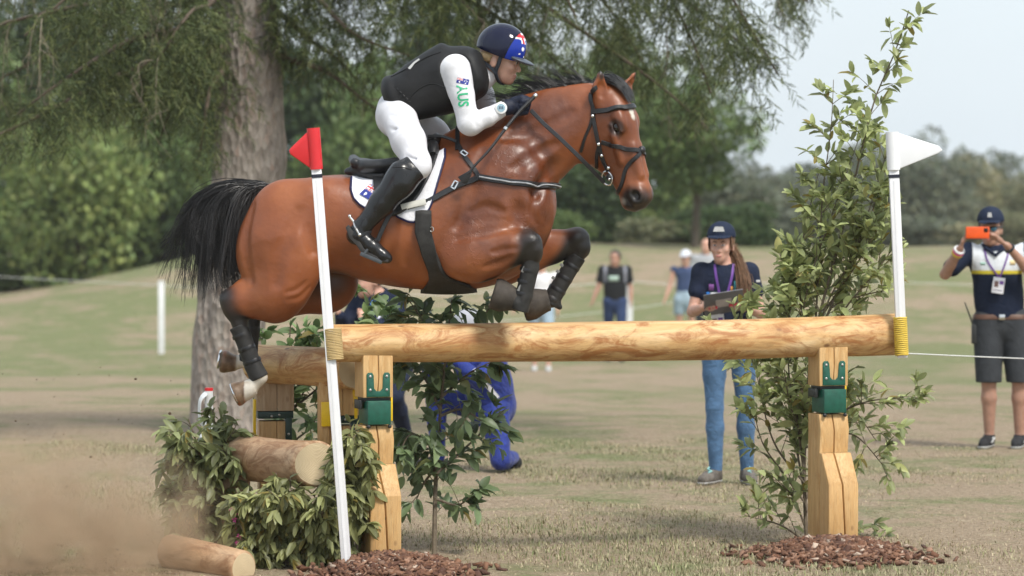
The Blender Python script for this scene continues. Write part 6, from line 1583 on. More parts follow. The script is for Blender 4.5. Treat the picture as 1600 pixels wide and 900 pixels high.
human(dict(root=foot_root(1103, 552, 60), J={**stand(), 'head': (0, -.015, 1.72), 'neck': (0, 0, 1.56), 'chest': (0, 0, 1.40), 'shL': (.19, 0, 1.50), 'shR': (-.19, 0, 1.50)}, male=True, far=True, label='distant bald man in grey shirt partly hidden by the woman in navy', shirt=simple('grey_shirt', (.35, .36, .38), .85), trousers=M_CHAR, shoes=M_SHOEB, h=.016, skin=M_SKIN))
human(dict(root=foot_root(846, 560, 52), J=stand(0, .03, .05), far=True, label='distant person in white top and pale shorts glimpsed between the forelegs', shirt=simple('white_top', (.72, .72, .74), .85), trousers=M_LTJEAN, shorts=.2, shoes=M_SOLEW, h=.016, sleeve=0, hair=dict(mat=M_BRHAIR), skin=M_SKIN))
# --- photographer kneeling in blue behind the sapling
J = dict(pelvis=(.10, .05, .44), waist=(.075, .0, .58), chest=(.03, -.05, .70), neck=(-.02, -.12, .84), head=(-.06, -.17, .96), face=(-1, -.5, -.1), shL=(.12, -.13, .80), shR=(-.14, .03, .80), elL=(.02, -.32, .62), elR=(-.30, -.10, .64),
         wrL=(-.16, -.36, .78), wrR=(-.34, -.28, .80), knL=((-.22, -.36, .82), (0, .3, 1), (0, 1, 0), .7), knR=((-.36, -.33, .85), (0, .3, 1), (0, -1, 0), .7), hipL=(.12, -.05, .42), hipR=(.08, .13, .42), kneeL=(.16, -.22, .09), kneeR=(-.28, .10, .48),
         ankL=(.24, .14, .08), ankR=(-.26, .08, .09), toeL=(.27, .28, .03), toeR=(-.40, .04, .035))
kt, hh, HMx, F_s, F_t, s = human(dict(root=foot_root(745, 733, 23.9), J=J, male=True, flat=None, label='photographer in royal blue tracksuit kneeling behind the sapling', shirt=M_BLUEJ, trousers=M_BLUEJ, shoes=M_SHOEB, h=.010, sleeve=2, far=True, hair=dict(mat=M_DKHAIR), cap=simple('grey_cap', (.35, .36, .40), .8)))
lane(F_s, [(-.02, .70), (.06, .60), (.14, .50)], .03, 'jacket_stripe', kt, M_BADGE, .004)
cm_ = thing('photo_camera', 'black camera with long lens held by the kneeling photographer', 'camera', kt.location + Vector((-.30, -.32, .86)))
obj('camera_body', MB().box((-.05, -.035, -.05), (.05, .035, .05)).mesh('camera_body', bevel=.01), M_BLACKST, cm_)
obj('lens', MB().tube([(-.05, 0, 0), (-.10, 0, 0), (-.102, 0, 0), (-.20, 0, 0)], [.035, .035, .042, .045], 16).mesh('lens'), M_BLACKST, cm_)
J2 = {**J, 'pelvis': (.05, .02, .62), 'waist': (.02, -.02, .80), 'chest': (-.02, -.06, .98), 'neck': (-.06, -.10, 1.13), 'head': (-.10, -.14, 1.25), 'shL': (.10, -.14, 1.08), 'shR': (-.18, .0, 1.08), 'elL': (.10, -.26, .85), 'elR': (-.28, -.12, .88), 'wrL': (-.10, -.34, .95), 'wrR': (-.30, -.32, .98),
      'knL': ((-.16, -.35, .99), (0, .3, 1), (0, 1, 0), .7), 'knR': ((-.32, -.36, 1.03), (0, .3, 1), (0, -1, 0), .7), 'hipL': (.10, -.05, .60), 'hipR': (.0, .08, .60), 'kneeL': (.08, -.25, .40), 'kneeR': (-.20, .0, .42), 'ankL': (.16, .05, .09), 'ankR': (-.12, .16, .09), 'toeL': (.10, -.10, .035), 'toeR': (-.22, .05, .035)}
k2, hh, HMx, F_s, F_t, s = human(dict(root=foot_root(600, 712, 25.5), J=J2, male=True, flat=None, label='crouching photographer in dark navy jacket seen below the horse belly', shirt=M_NAVY, trousers=M_NAVY, shoes=M_SHOEB, h=.012, sleeve=2, far=True, hair=dict(mat=M_DKHAIR)))
for x, z, c in ((-.04, 1.02, (.7, .1, .12)), (-.07, 1.06, (.1, .3, .7)), (.0, 1.05, (.7, .45, .45)), (-.02, .98, (.65, .65, .75))): patch(F_s, x-.018, x+.018, z-.02, z+.02, simple(f'badge_{x}_{z}', c, .6), 'jacket_patch', k2)
# --- rope fence
M_POST = simple('white_fence_post', (.74, .75, .76), .6); M_ROPE = simple('white_rope', (.66, .66, .64), .8)
def fpost(u, vt, vb, D, label):
    Y = D+CAM_Y; a = unproj(u, vt, Y); b_ = unproj(u-3, vb, Y); k = D/FPX; t = thing('fence_post', label, 'post', b_, 'white posts of the rope fence')
    obj('stake', MB().box((-4.5*k, -4.5*k, -.2), (4.5*k, 4.5*k, a.z-b_.z)).mesh('stake', bevel=.01), M_POST, t); obj('stake_cap', MB().box((-5.2*k, -5.2*k, a.z-b_.z-.002), (5.2*k, 5.2*k, a.z-b_.z+.02)).mesh('stake_cap', bevel=.006), M_POST, t); return a, b_
fpost(255, 441, 541, 58, 'white fence post on the grassy bank beside the horse tail'); fpost(987, 434, 535, 58, 'white fence post beside the distant man with backpack'); fpost(1098, 470, 540, 61, 'white fence post behind the woman holding the clipboard')
def rope(pts, r, label):
    P_ = smooth_path([(*unproj(u, v_, D+CAM_Y),) for u, v_, D in pts], 40); return tag(obj('rope', MB().tube([Vector(x) for x in P_], r, 6).mesh('rope'), M_ROPE), label, 'rope')
rope([(-60, 429, 60), (100, 438, 59), (255, 446, 58)], .005, 'white rope running to the fence post beside the horse tail')
rope([(255, 446, 58), (600, 462, 58), (987, 440, 58)], .005, 'upper white rope strung behind the jump between two fence posts')
rope([(600, 510, 58), (900, 492, 58), (987, 482, 58), (1100, 462, 60)], .005, 'lower white rope passing the distant man with backpack')
rope([(987, 440, 58), (1100, 446, 60), (1300, 440, 62), (1620, 448, 64)], .005, 'white rope running on past the tall shrub')
rope([(1412, 552, 19.2), (1500, 556, 20.5), (1640, 562, 22)], .0035, 'thin white string from the rail end passing the man in shorts')
# --- white marker with red top beside the bush
mk_ = thing('course_marker', 'white plastic course marker with red cap standing behind the leafy bush', 'marker', unproj(326, 800, 1.6)); mk_.location.z = 0
zt = unproj(326, 606, 1.6).z; k_ = (1.6-CAM_Y)/FPX
obj('tube', MB().tube([(0, 0, 0), (0, 0, zt-.015)], 6.5*k_, 14).mesh('tube'), M_POST, mk_); obj('red_cap', MB().tube([(0, 0, zt-.016), (0, 0, zt)], 6.8*k_, 14).mesh('red_cap'), M_REDPL, mk_)
for z0, z1 in ((zt-62*k_, zt-8*k_), (zt-110*k_, zt-64*k_)):
    pa = [(-3*k_, -.02, z1), (-11*k_, -.02, z1-8*k_), (-14*k_, -.02, (z0+z1)/2), (-11*k_, -.02, z0+8*k_), (-3*k_, -.02, z0)]
    obj('curved_band', MB().ribbon([Vector(x) for x in smooth_path(pa, 14)], [Vector((-1, -.4, 0))]*14, .05, .006).mesh('curved_band'), M_POST, mk_)
# ------------------------------------------------------------------ leafy shrubs built of single leaves
def leaf_mat(name, c, back=None, rough=.42):
    b = NB(name); v = b.coord(); at = b.n('Attribute'); at.attribute_name = 'tint'
    oi = b.n('ObjectInfo')
    vary = b.ramp(oi.outputs['Random'], [(0, tuple(x*.62 for x in c)), (.5, c), (.85, tuple(min(1, x*1.35) for x in c)), (1, (c[0]*2.0, c[1]*1.55, c[2]*1.4))])
    b.col(b.mixc(b.ramp(b.noise(v, 3, 3), [(.35, (0,)*3), (.7, (.35,)*3)]), vary, tuple(x*.7 for x in c))).set(Roughness=rough)
    tr_ = b.n('BsdfTranslucent'); b.l(vary, tr_.inputs['Color']); ms = b.n('MixShader'); ms.inputs[0].default_value = .38
    b.l(b.p.outputs[0], ms.inputs[1]); b.l(tr_.outputs[0], ms.inputs[2]); b.l(ms.outputs[0], b.o.inputs['Surface']); return b.m
def tint_leaf_mat(name, rough=.42, tl=.38):
    b = NB(name); c = b.attr('tint'); b.col(c).set(Roughness=rough)
    tr_ = b.n('BsdfTranslucent'); b.l(c, tr_.inputs['Color']); ms = b.n('MixShader'); ms.inputs[0].default_value = tl
    b.l(b.p.outputs[0], ms.inputs[1]); b.l(tr_.outputs[0], ms.inputs[2]); b.l(ms.outputs[0], b.o.inputs['Surface']); return b.m
M_TINTLEAF = tint_leaf_mat('leaf_tinted')
M_TWIG = simple('green_brown_twig', (.12, .10, .055), .7)
M_STEM = simple('shrub_bark', (.15, .12, .085), .8, .3, .3, 40, .5, 80)
def leaf_template(wr, fold, curl, wavy=0.0, lod=0):
    """leaf of length 1 along +x, width wr, folded on its rib, curling down"""
    xs_ = np.array([0, .12, .32, .55, .78, .93, 1.0]); ws = np.array([.02, .55, .95, 1.0, .72, .32, 0.0])*wr/2; V = []
    if lod: xs_, ws = xs_[[0, 2, 4, 6]], ws[[0, 3, 4, 6]]
    for x, w_ in zip(xs_, ws):
        z = -curl*x*x
        V += [(x, -w_, z + fold*w_*2 + wavy*math.sin(9*x)), (x, 0, z), (x, w_, z + fold*w_*2 - wavy*math.sin(9*x+1))]
    F = []
    for i in range(len(xs_)-1):
        a = i*3; F += [(a, a+3, a+4, a+1), (a+1, a+4, a+5, a+2)]
    return np.array(V, float), np.array(F)
def leaf_frames(pos, d, up):
    d = d/np.maximum(np.linalg.norm(d, axis=1, keepdims=True), 1e-9); s_ = np.cross(up, d); s_ /= np.maximum(np.linalg.norm(s_, axis=1, keepdims=True), 1e-9); n = np.cross(d, s_)
    return np.stack([d, s_, n], 2)
def scatter_mesh(name, V, F, pos, fr, size, tint):
    n = len(pos); W = np.einsum('nij,vj->nvi', fr, V)*size[:, None, None] + pos[:, None, :]
    Fs = (F[None, :, :] + (np.arange(n)*len(V))[:, None, None]).reshape(-1, F.shape[1])
    me = mesh_np(name, W.reshape(-1, 3), Fs); attr(me, 'tint', np.repeat(tint, len(V), 0)); return me
def shrub(name, label, cat, stems, Y, leafL, leafW, tint, droop, ntwig, twL, seed, nleaf=(7, 13), zones=None, fold=.25, wavy=.0, cap=300, depth=.16, rstem=.012, cluster_up=.2, curl=.12, group=None):
    g = np.random.default_rng(seed); root = unproj(*stems[0][0], Y); root.z = float(gz(root.x, Y))
    t = thing(name, label, cat, root, group); pos = []; dr = []; up = []; sz = []
    twigs = MB()
    for si, st in enumerate(stems):
        pts = smooth_path([(*unproj(u, v_, Y),) for u, v_ in st], 26); k_ = g.normal(0, depth, 2)
        pts[:, 1] += np.linspace(0, k_[0], 26) + .05*np.sin(np.linspace(0, 5, 26) + k_[1])
        L_ = np.linalg.norm(np.diff(pts, axis=0), axis=1).sum(); r0 = rstem*(1 if si == 0 else .6)
        o_ = MB().tube([Vector(p) for p in pts], list(np.linspace(r0, r0*.25, 26)), 7).mesh('stem')
        child('stem', o_, M_STEM, t)
        # leaves straight on the upper stem
        for j in range(int(L_*(22 if si else 16))):
            f = .25 + .75*g.random() if si else .35+.65*g.random(); p = pts[int(f*25)]; tg = pts[min(int(f*25)+1, 25)] - pts[max(int(f*25)-1, 0)]; tg /= np.linalg.norm(tg)
            d = tg*.7 + g.normal(0, .55, 3) - V3(0, 0, droop*.5); pos.append(p); dr.append(d); up.append(V3(0, -.25, 1)+g.normal(0, .35, 3)); sz.append(leafL*g.uniform(.55, 1.0))
        nt = max(2, int(ntwig*L_))
        for j in range(nt):
            f = g.uniform(.12, .97)**.85; i0 = int(f*25); p = pts[i0]; tg = pts[min(i0+1, 25)] - pts[max(i0-1, 0)]; tg /= np.linalg.norm(tg)
            sd = g.normal(0, 1, 3)*V3(1, .8, .5); d = _n(tg*.55 + _n(sd)*.9 + V3(0, 0, cluster_up)); l_ = twL*g.uniform(.5, 1.2)*(1.15 - .65*f)
            e = p + d*l_ - V3(0, 0, droop*l_*.6); mid = p + d*l_*.55 + V3(0, 0, .05*l_)
            tp_ = bez([p, mid, e], 7); twigs.tube([Vector(x) for x in tp_], [.0028, .0026, .0024, .002, .0018, .0014, .001], 4, False)
            for m_ in range(int(g.integers(*nleaf))):
                q_ = .25 + .75*g.random()**.8; pp = tp_[min(6, int(q_*6.99))]; tt = tp_[min(6, int(q_*6.99)+1)] - tp_[max(0, int(q_*6.99)-1)]; tt /= max(np.linalg.norm(tt), 1e-6)
                dd = tt*.75 + g.normal(0, .55, 3) - V3(0, 0, droop); pos.append(pp); dr.append(dd); up.append(V3(0, -.3, 1)+g.normal(0, .4, 3)); sz.append(leafL*g.uniform(.55, 1.15))
    child('twigs', twigs.mesh('twigs'), M_TWIG, t)['kind'] = 'stuff'
    pos = np.array(pos); dr = np.array(dr); up = np.array(up); sz = np.array(sz)
    fr = leaf_frames(pos, dr, up); n = len(pos)
    facing = np.abs(fr[:, 1, 2]); near = -pos[:, 1]
    sc_ = sz*(.4+facing) + .25*leafL*near; order = np.argsort(-sc_)
    big, rest = order[:cap], order[cap:]
    tnt = np.array(tint)
    mats = [leaf_mat(f'{name}_leaf_{i}_{seed}', tuple(np.array(tint)*m)) for i, m in enumerate((.8, 1.0, 1.25))]
    tms = []
    for i in range(3):
        V, F = leaf_template(leafW, fold*(.6+.4*i), curl*(1+i*.9), wavy); me = mesh_np('leaf', V, F); me.materials.append(mats[i]); tms.append(me)
    for i in big:
        o = bpy.data.objects.new('leaf', tms[int(g.integers(3))]); COL.objects.link(o)
        M_ = Matrix([[*(fr[i][0]*sz[i]), pos[i][0]-root.x], [*(fr[i][1]*sz[i]), pos[i][1]-root.y], [*(fr[i][2]*sz[i]), pos[i][2]-root.z], [0, 0, 0, 1]])
        o.parent = t; o.matrix_local = M_
    if len(rest):
        V, F = leaf_template(leafW, fold, curl, wavy, 1)
        tn = tnt*np.random.default_rng(seed+1).choice([.55, .75, 1, 1.25, 1.5], (len(rest), 1), p=[.2, .25, .3, .17, .08]); yel = g.random(len(rest)) < .06; tn[yel] = (.30, .24, .07)
        o = child('foliage', scatter_mesh('foliage', V, F, pos[rest], fr[rest], sz[rest], tn), M_TINTLEAF, t); o['kind'] = 'stuff'
    return t
RY = rail_Y(unproj(1290, 600, .7).x)
shrub('leafy_shrub', 'tall slender evergreen shrub with thin top shoots behind the right rail post', 'shrub',
      [[(1262, 868), (1258, 700), (1275, 520), (1310, 380), (1340, 250), (1365, 150), (1395, 80), (1415, 18)],
       [(1262, 800), (1240, 640), (1235, 480), (1248, 390)], [(1262, 780), (1245, 600), (1262, 450), (1300, 330), (1345, 200)],
       [(1270, 600), (1280, 420), (1285, 300), (1297, 190), (1300, 125)], [(1272, 640), (1290, 480), (1330, 400), (1362, 300), (1385, 215)],
       [(1275, 560), (1330, 470), (1370, 420), (1400, 375)], [(1262, 760), (1215, 700), (1190, 620), (1178, 555)],
       [(1265, 740), (1320, 640), (1380, 620), (1437, 625)], [(1265, 850), (1220, 820), (1160, 800)], [(1262, 790), (1225, 740), (1190, 690), (1175, 640)], [(1262, 830), (1235, 770), (1205, 740)], [(1270, 700), (1330, 680), (1390, 735)],
       [(1275, 835), (1340, 842), (1380, 856)], [(1240, 600), (1180, 570), (1155, 530), (1147, 470)], [(1255, 620), (1235, 500), (1250, 430), (1270, 380)], [(1280, 500), (1320, 440), (1370, 350)], [(1260, 520), (1250, 440), (1265, 330), (1280, 270)], [(1290, 500), (1340, 380), (1372, 290)], [(1300, 480), (1350, 460), (1392, 450)], [(1265, 560), (1225, 470), (1228, 410)], [(1262, 700), (1230, 620), (1220, 570)], [(1266, 720), (1300, 600), (1340, 570)], [(1266, 690), (1330, 640), (1372, 690)]],
      RY+.38, .088, .42, (.40, .45, .20), .10, 17, .28, 31, (6, 12), cluster_up=.5, curl=.10)
shrub('leafy_sapling', 'young broadleaf sapling with thin bare trunk behind the front rail', 'sapling',
      [[(678, 872), (680, 760), (688, 640), (698, 540), (706, 468)], [(682, 740), (740, 690), (790, 640)], [(688, 640), (650, 580), (612, 560)], [(690, 620), (740, 580), (776, 562)],
       [(684, 700), (640, 680), (622, 720)], [(695, 560), (660, 500), (640, 470)], [(698, 540), (750, 500), (780, 462)], [(682, 730), (660, 760), (646, 792)], [(680, 780), (715, 790), (742, 770)], [(688, 650), (720, 640), (760, 660)]],
      rail_Y(-.4)+.32, .098, .50, (.17, .235, .115), .28, 22, .20, 33, (5, 10), fold=.2, wavy=.02, curl=.2, rstem=.014)
shrub('leafy_bush', 'drooping laurel bush beside the weathered ground log', 'bush',
      [[(330, 838), (325, 760), (315, 700), (300, 650)], [(330, 800), (290, 760), (275, 720)], [(332, 780), (350, 700), (372, 660)], [(330, 820), (300, 800), (280, 800)], [(335, 760), (340, 690), (330, 640)], [(330, 740), (300, 690), (282, 672)], [(345, 800), (352, 740), (360, 690)], [(330, 838), (300, 830), (282, 815)], [(335, 838), (310, 780), (285, 750)], [(330, 830), (345, 810), (352, 790)], [(330, 838), (320, 800), (322, 770)], [(330, 838), (285, 790), (270, 760)], [(335, 838), (300, 740), (290, 690)], [(330, 838), (300, 836), (275, 840)]],
      .58, .092, .38, (.30, .335, .15), .55, 40, .18, 35, (7, 12), cluster_up=.2, curl=.22)
shrub('brush_filling', 'wilting olive laurel branches packed below the sawn log end', 'bush',
      [[(455, 890), (450, 830), (440, 780), (430, 740)], [(455, 890), (400, 860), (372, 810)], [(460, 880), (500, 820), (510, 770)], [(470, 890), (530, 830), (545, 760)], [(470, 890), (440, 850), (410, 780)], [(480, 890), (520, 870), (550, 860)], [(450, 880), (400, 880), (385, 850)], [(480, 880), (480, 820), (470, 770)],
       [(545, 890), (552, 800), (552, 720), (546, 650)], [(500, 890), (530, 800), (540, 700)], [(430, 890), (420, 820), (395, 775)], [(445, 885), (455, 800), (452, 745)], [(500, 892), (470, 800), (420, 760)], [(520, 892), (520, 800), (525, 740)], [(420, 890), (380, 850), (370, 770)], [(470, 890), (500, 850), (480, 800)], [(430, 890), (420, 820), (425, 770), (432, 748)], [(400, 890), (385, 820), (368, 765)], [(555, 890), (560, 800), (556, 700), (550, 665)], [(540, 890), (535, 780), (552, 690)], [(410, 892), (420, 850), (400, 810)]],
      -.24, .092, .36, (.31, .325, .14), .70, 46, .15, 37, (7, 12), cluster_up=.15, depth=.09, curl=.22)
shrub('broadleaf_shrub', 'bright green broadleaf shrub behind the rear log', 'shrub',
      [[(440, 760), (445, 660), (450, 580), (455, 500)], [(445, 660), (480, 600), (500, 520)], [(440, 680), (420, 600), (412, 520)], [(448, 640), (480, 560), (478, 500)], [(445, 700), (490, 660), (500, 620)], [(445, 650), (540, 560), (570, 490), (585, 455)], [(450, 620), (580, 540), (610, 500), (618, 462)]],
      1.35, .09, .52, (.20, .29, .12), .2, 20, .17, 39, (5, 9), fold=.2, wavy=.02, curl=.18)
# small pink flowers tucked in the brush
for i, (u, v_) in enumerate(((362, 797), (371, 801), (366, 812), (376, 793), (373, 838), (379, 846), (370, 848))):
    g = np.random.default_rng(90+i); c = unproj(u, v_, -.30); m = MB()
    for k_ in range(5):
        a = k_*1.257 + g.random(); pe = [c + Vector((0, 0, 0)), c + Vector((.010*math.cos(a-.4), -.006, .010*math.sin(a-.4))), c + Vector((.016*math.cos(a), -.004, .016*math.sin(a))), c + Vector((.010*math.cos(a+.4), -.006, .010*math.sin(a+.4)))]
        m.add(pe, [(0, 1, 2, 3)])
    m.tube([c, c + Vector((.004, .05, -.06))], .0015, 5)
    tag(obj('pink_flower', m.mesh('pink_flower'), simple('pink_petal', (.50, .06, .24), .6)), 'small pink flower tucked among the olive laurel branches', 'flower', 'pink flowers in the brush')
# ------------------------------------------------------------------ old spruce behind the jump
SY = 10.0
sp_root = unproj(356, 668, SY); sp_root.z = float(gz(sp_root.x, SY))
spruce = thing('spruce_tree', 'old spruce with thick grey scaly trunk and drooping dark boughs', 'tree', sp_root)
ctr = [(356, 690, 60), (356, 660, 54), (358, 600, 51), (364, 480, 52), (378, 350, 52), (388, 250, 52), (386, 120, 49), (380, 0, 47), (376, -140, 44), (374, -400, 38), (374, -900, 24), (374, -1500, 6)]
pts = smooth_path([(*unproj(u, v_, SY), r_*(SY-CAM_Y)/FPX) for u, v_, r_ in ctr], 300)
na = 72; an = np.linspace(0, 2*math.pi, na, endpoint=False); ph = rng.uniform(0, 6.28, (24, 3))
V_ = np.zeros((300, na, 3))
nz = np.random.default_rng(4).normal(0, 1, (300, na))
def blur2(a, sx, sy):
    for ax, s_ in ((0, sx), (1, sy)):
        k_ = np.exp(-.5*(np.arange(-3*s_, 3*s_+1)/s_)**2); k_ /= k_.sum()
        a = sum(w_*np.roll(a, j-3*s_, ax) for j, w_ in enumerate(k_))
    return a
pl_ = blur2(nz, 5, 2); pl_ /= pl_.std(); p2 = blur2(np.random.default_rng(5).normal(0, 1, (300, na)), 14, 6); p2 /= p2.std()
rad = pts[:, 3:4]*(1 + .05*p2) + .012*np.tanh(pl_*2.5)
V_[:, :, 0] = pts[:, 0:1] + rad*np.cos(an); V_[:, :, 1] = pts[:, 1:2] + rad*np.sin(an); V_[:, :, 2] = pts[:, 2:3]
I = np.arange(300*na).reshape(300, na)
F_ = np.stack([I[:-1], np.roll(I[:-1], -1, 1), np.roll(I[1:], -1, 1), I[1:]], -1).reshape(-1, 4)
b = NB('spruce_bark'); v = b.coord(scale=(1, 1, .45))
vo = b.n('TexVoronoi'); vo.inputs['Scale'].default_value = 24; vo.inputs['Randomness'].default_value = 1.0; b.l(v, vo.inputs['Vector'])
vc = b.n('SeparateColor'); b.l(vo.outputs['Color'], vc.inputs[0])
c = b.ramp(vc.outputs[0], [(0, (.16, .13, .11)), (.4, (.27, .23, .20)), (.7, (.38, .34, .30)), (1, (.33, .22, .17))])
c = b.mixc(b.ramp(b.noise(v, 5, 5), [(.45, (0,)*3), (.65, (.5,)*3)]), c, (.17, .165, .125)); c = b.mixc(.45, c, b.ramp(b.noise(v, 22, 5, .65, .6), [(.3, (.14, .115, .10)), (.7, (.46, .41, .37))]))
b.col(c).set(Roughness=.9); b.bump(vo.outputs['Distance'], .9, .03); b.bump(b.noise(v, 40, 4), .6, .01)
child('trunk', mesh_np('spruce_trunk', V_.reshape(-1, 3), F_), b.m, spruce)
M_BOUGH = simple('spruce_bough_bark', (.11, .085, .065), .9, .2, .3, 30, .5, 60)
M_DEAD = simple('dead_twig', (.21, .175, .135), .9, .2, .25, 30)
# limit of the hanging curtain along the picture (as directions from the trunk, at the depth of each bough)
lim_u = [-60, 0, 100, 200, 250, 300, 330, 400, 440, 520, 600, 700, 800, 850, 930, 1000, 1080, 1130, 1170, 1210, 1245, 1275]
lim_v = [330, 330, 270, 215, 250, 300, 320, 150, 150, 215, 200, 150, 120, 175, 205, 215, 255, 250, 225, 160, 80, 10]
boughs = [([(384, -60), (250, -30), (90, 20), (-90, 70)], -1.5), ([(384, 20), (300, 60), (220, 100), (140, 150)], -1.2), ([(384, -120), (200, -110), (0, -60), (-120, 0)], .5), ([(384, -30), (330, 0), (280, 50), (240, 110)], -2.4),
          ([(384, -200), (150, -180), (-40, -90), (-100, -20)], -2.6), ([(384, 60), (340, 120), (320, 190), (312, 240)], -.9), ([(384, -80), (240, -70), (120, -20), (40, 60)], -3.0), ([(384, 0), (230, 20), (60, 90), (-60, 170)], 1.0),
          ([(384, -60), (480, -10), (560, 50), (640, 90)], -1.0), ([(384, -150), (560, -120), (720, -50), (820, 20)], .4), ([(384, -160), (700, -150), (950, -60), (1130, 40), (1190, 90)], -.8), ([(384, -220), (760, -190), (1050, -110), (1200, -40), (1262, 10)], -1.6),
          ([(384, -190), (680, -160), (860, -70), (960, 30), (1010, 110)], .2), ([(384, -260), (800, -220), (1020, -120), (1130, -10), (1180, 70)], .9), ([(384, -230), (640, -200), (840, -90), (900, 20)], -2.2), ([(384, 10), (450, 30), (510, 80), (560, 130)], .5),
          ([(384, -110), (560, -100), (690, -40), (760, 40)], -2.0), ([(384, -240), (850, -210), (1080, -100), (1160, 20), (1215, 110)], -2.6), ([(384, -240), (820, -200), (1000, -80), (1080, 60), (1110, 150)], -1.4), ([(384, -260), (900, -230), (1120, -130), (1230, -60), (1255, 0)], .2),
          ([(384, 60), (250, 100), (100, 160), (-60, 230)], -1.9), ([(384, 70), (460, 90), (530, 130), (590, 165)], -.4), ([(384, -100), (700, -60), (920, 50), (1040, 140), (1105, 205)], -.2), ([(384, 40), (300, 110), (270, 170), (250, 215)], -.3), ([(384, -90), (640, -40), (820, 50), (900, 130)], .7), ([(384, 30), (200, 70), (90, 130), (20, 190)], -2.6)]
g = np.random.default_rng(11); sh_p = []; sh_d = []; sh_s = []; dead = MB(); nb = 0
def add_shoots(path, step, side, lo, hi):
    seg = np.linalg.norm(np.diff(path, axis=0), axis=1); L_ = seg.sum(); n = int(L_/step)
    if n < 1: return
    cum = np.r_[0, np.cumsum(seg)]
    for i in range(n):
        s_ = (i + g.random())*step; p = np.array([np.interp(s_, cum, path[:, k]) for k in range(3)])
        j = min(np.searchsorted(cum, s_), len(path)-1); tg = path[j] - path[max(j-1, 0)]; tg = tg/max(np.linalg.norm(tg), 1e-6)
        sd = g.normal(0, 1, 3); sd -= tg*sd.dot(tg); sd /= max(np.linalg.norm(sd), 1e-6)
        sh_p.append(p); sh_d.append(tg*.9 + sd*side + V3(0, 0, -.35)); sh_s.append(g.uniform(lo, hi))
for pl, dy in boughs:
    Yb = SY + dy*.9; P0 = []
    for i, (u, v_) in enumerate(pl): P0.append((*unproj(u, v_, SY if i == 0 else SY + (Yb-SY)*min(1, i/2)),))
    path = smooth_path(P0, 40); Lb = np.linalg.norm(np.diff(path, axis=0), axis=1).sum()
    path[:, 2] += .03*np.sin(np.linspace(0, 9, 40)+g.random()*6)
    o = child('bough', MB().tube([Vector(x) for x in path], list(np.linspace(.035, .007, 40)), 7).mesh('bough'), M_BOUGH, spruce)
    add_shoots(path[8:], .026, .9, .07, .11)
    nh = int(Lb*17)
    for j in range(nh):
        f = g.uniform(.12, 1.0); p = path[int(f*39)]
        u_ = 800 + p[0]*FPX/(p[1]-CAM_Y); vv = 291 + (CAM_Z-p[2])*FPX/(p[1]-CAM_Y)
        lv = np.interp(u_, lim_u, lim_v) - 30*g.random() ; mx = (lv - vv)/FPX*(p[1]-CAM_Y)
        if mx < .06: continue
        l_ = min(mx*g.uniform(.35, 1.0), g.uniform(.22, .85)); side = g.normal(0, .16, 2)
        e = p + V3(side[0]*.8*l_*2, side[1]*l_*2, -l_); h_ = bez([p, p + V3(side[0], side[1], .02), e + V3(-side[0]*.4, 0, l_*.4), e], 12)
        if u_ > 1320: continue
        if 325 < u_ < 440 and dy < .3 and g.random() < .8: continue
        isdead = g.random() < .07 or (u_ < 110 and vv < 120 and g.random() < .3)
        if isdead:
            dead.tube([Vector(x) for x in h_], list(np.linspace(.0045, .0015, 12)), 4, False)
            for m_ in range(5):
                q_ = h_[int(g.integers(3, 11))]; dead.tube([Vector(q_), Vector(q_ + V3(g.normal(0, .05), g.normal(0, .05), -.05-.08*g.random())), Vector(q_ + V3(g.normal(0, .07), g.normal(0, .05), -.16-.16*g.random()))], [.0028, .002, .001], 4, False)
            if g.random() < .6: continue
        add_shoots(h_, .024, .95, .05, .10)
        for m_ in range(int(2 + l_*6)):
            q_ = h_[int(g.integers(2, 10))]; ll = l_*g.uniform(.15, .4); a = g.normal(0, .75, 2)
            add_shoots(bez([q_, q_ + V3(a[0]*ll, a[1]*ll, -.1*ll), q_ + V3(a[0]*ll*1.2, a[1]*ll*1.2, -ll)], 6), .022, .95, .055, .10)
child('dead_twigs', dead.mesh('dead_twigs'), M_DEAD, spruce)['kind'] = 'stuff'
# needle shoot: flat fans of needles round a short axis
Vn = []; Fn = []
for i in range(9):
    x = .03 + .88*i/9; a = i*2.4; ln_ = .20*(1-.3*x); d = V3(.55, .83*math.cos(a), .83*math.sin(a)); s_ = np.cross(d, (1, 0, 0)); s_ /= np.linalg.norm(s_); w_ = .048; b0 = V3(x, 0, 0); k_ = len(Vn)
    Vn += [b0 - s_*w_, b0 + s_*w_, b0 + d*ln_]; Fn.append((k_, k_+1, k_+2))
for a in (0,):            # dense core of the shoot
    d = V3(0, math.cos(a), math.sin(a)); k_ = len(Vn); Vn += [V3(0, 0, 0) - d*.03, V3(.25, 0, 0) + d*.05, V3(1.08, 0, 0)]; Fn.append((k_, k_+1, k_+2)); k_ = len(Vn); Vn += [V3(0, 0, 0) + d*.02, V3(.5, 0, 0) - d*.045, V3(1.12, 0, 0)]; Fn.append((k_, k_+1, k_+2))
sh_p = np.array(sh_p); sh_d = np.array(sh_d); sh_s = np.array(sh_s); spruce['shoot_count'] = len(sh_p)
base = np.array((.072, .098, .032)); tn = base*g.uniform(.5, 1.5, (len(sh_p), 1)); lt = g.random(len(sh_p)) < .28; tn[lt] = np.array((.155, .18, .06))*g.uniform(.7, 1.25, (lt.sum(), 1))
b = NB('spruce_needles'); b.col(b.attr('tint')).set(Roughness=.6); M_NEEDLE = b.m
o = child('needles', scatter_mesh('needles', np.array(Vn), np.array(Fn), sh_p, leaf_frames(sh_p, sh_d, g.normal(0, 1, sh_p.shape)), sh_s, tn), M_NEEDLE, spruce); o['kind'] = 'stuff'
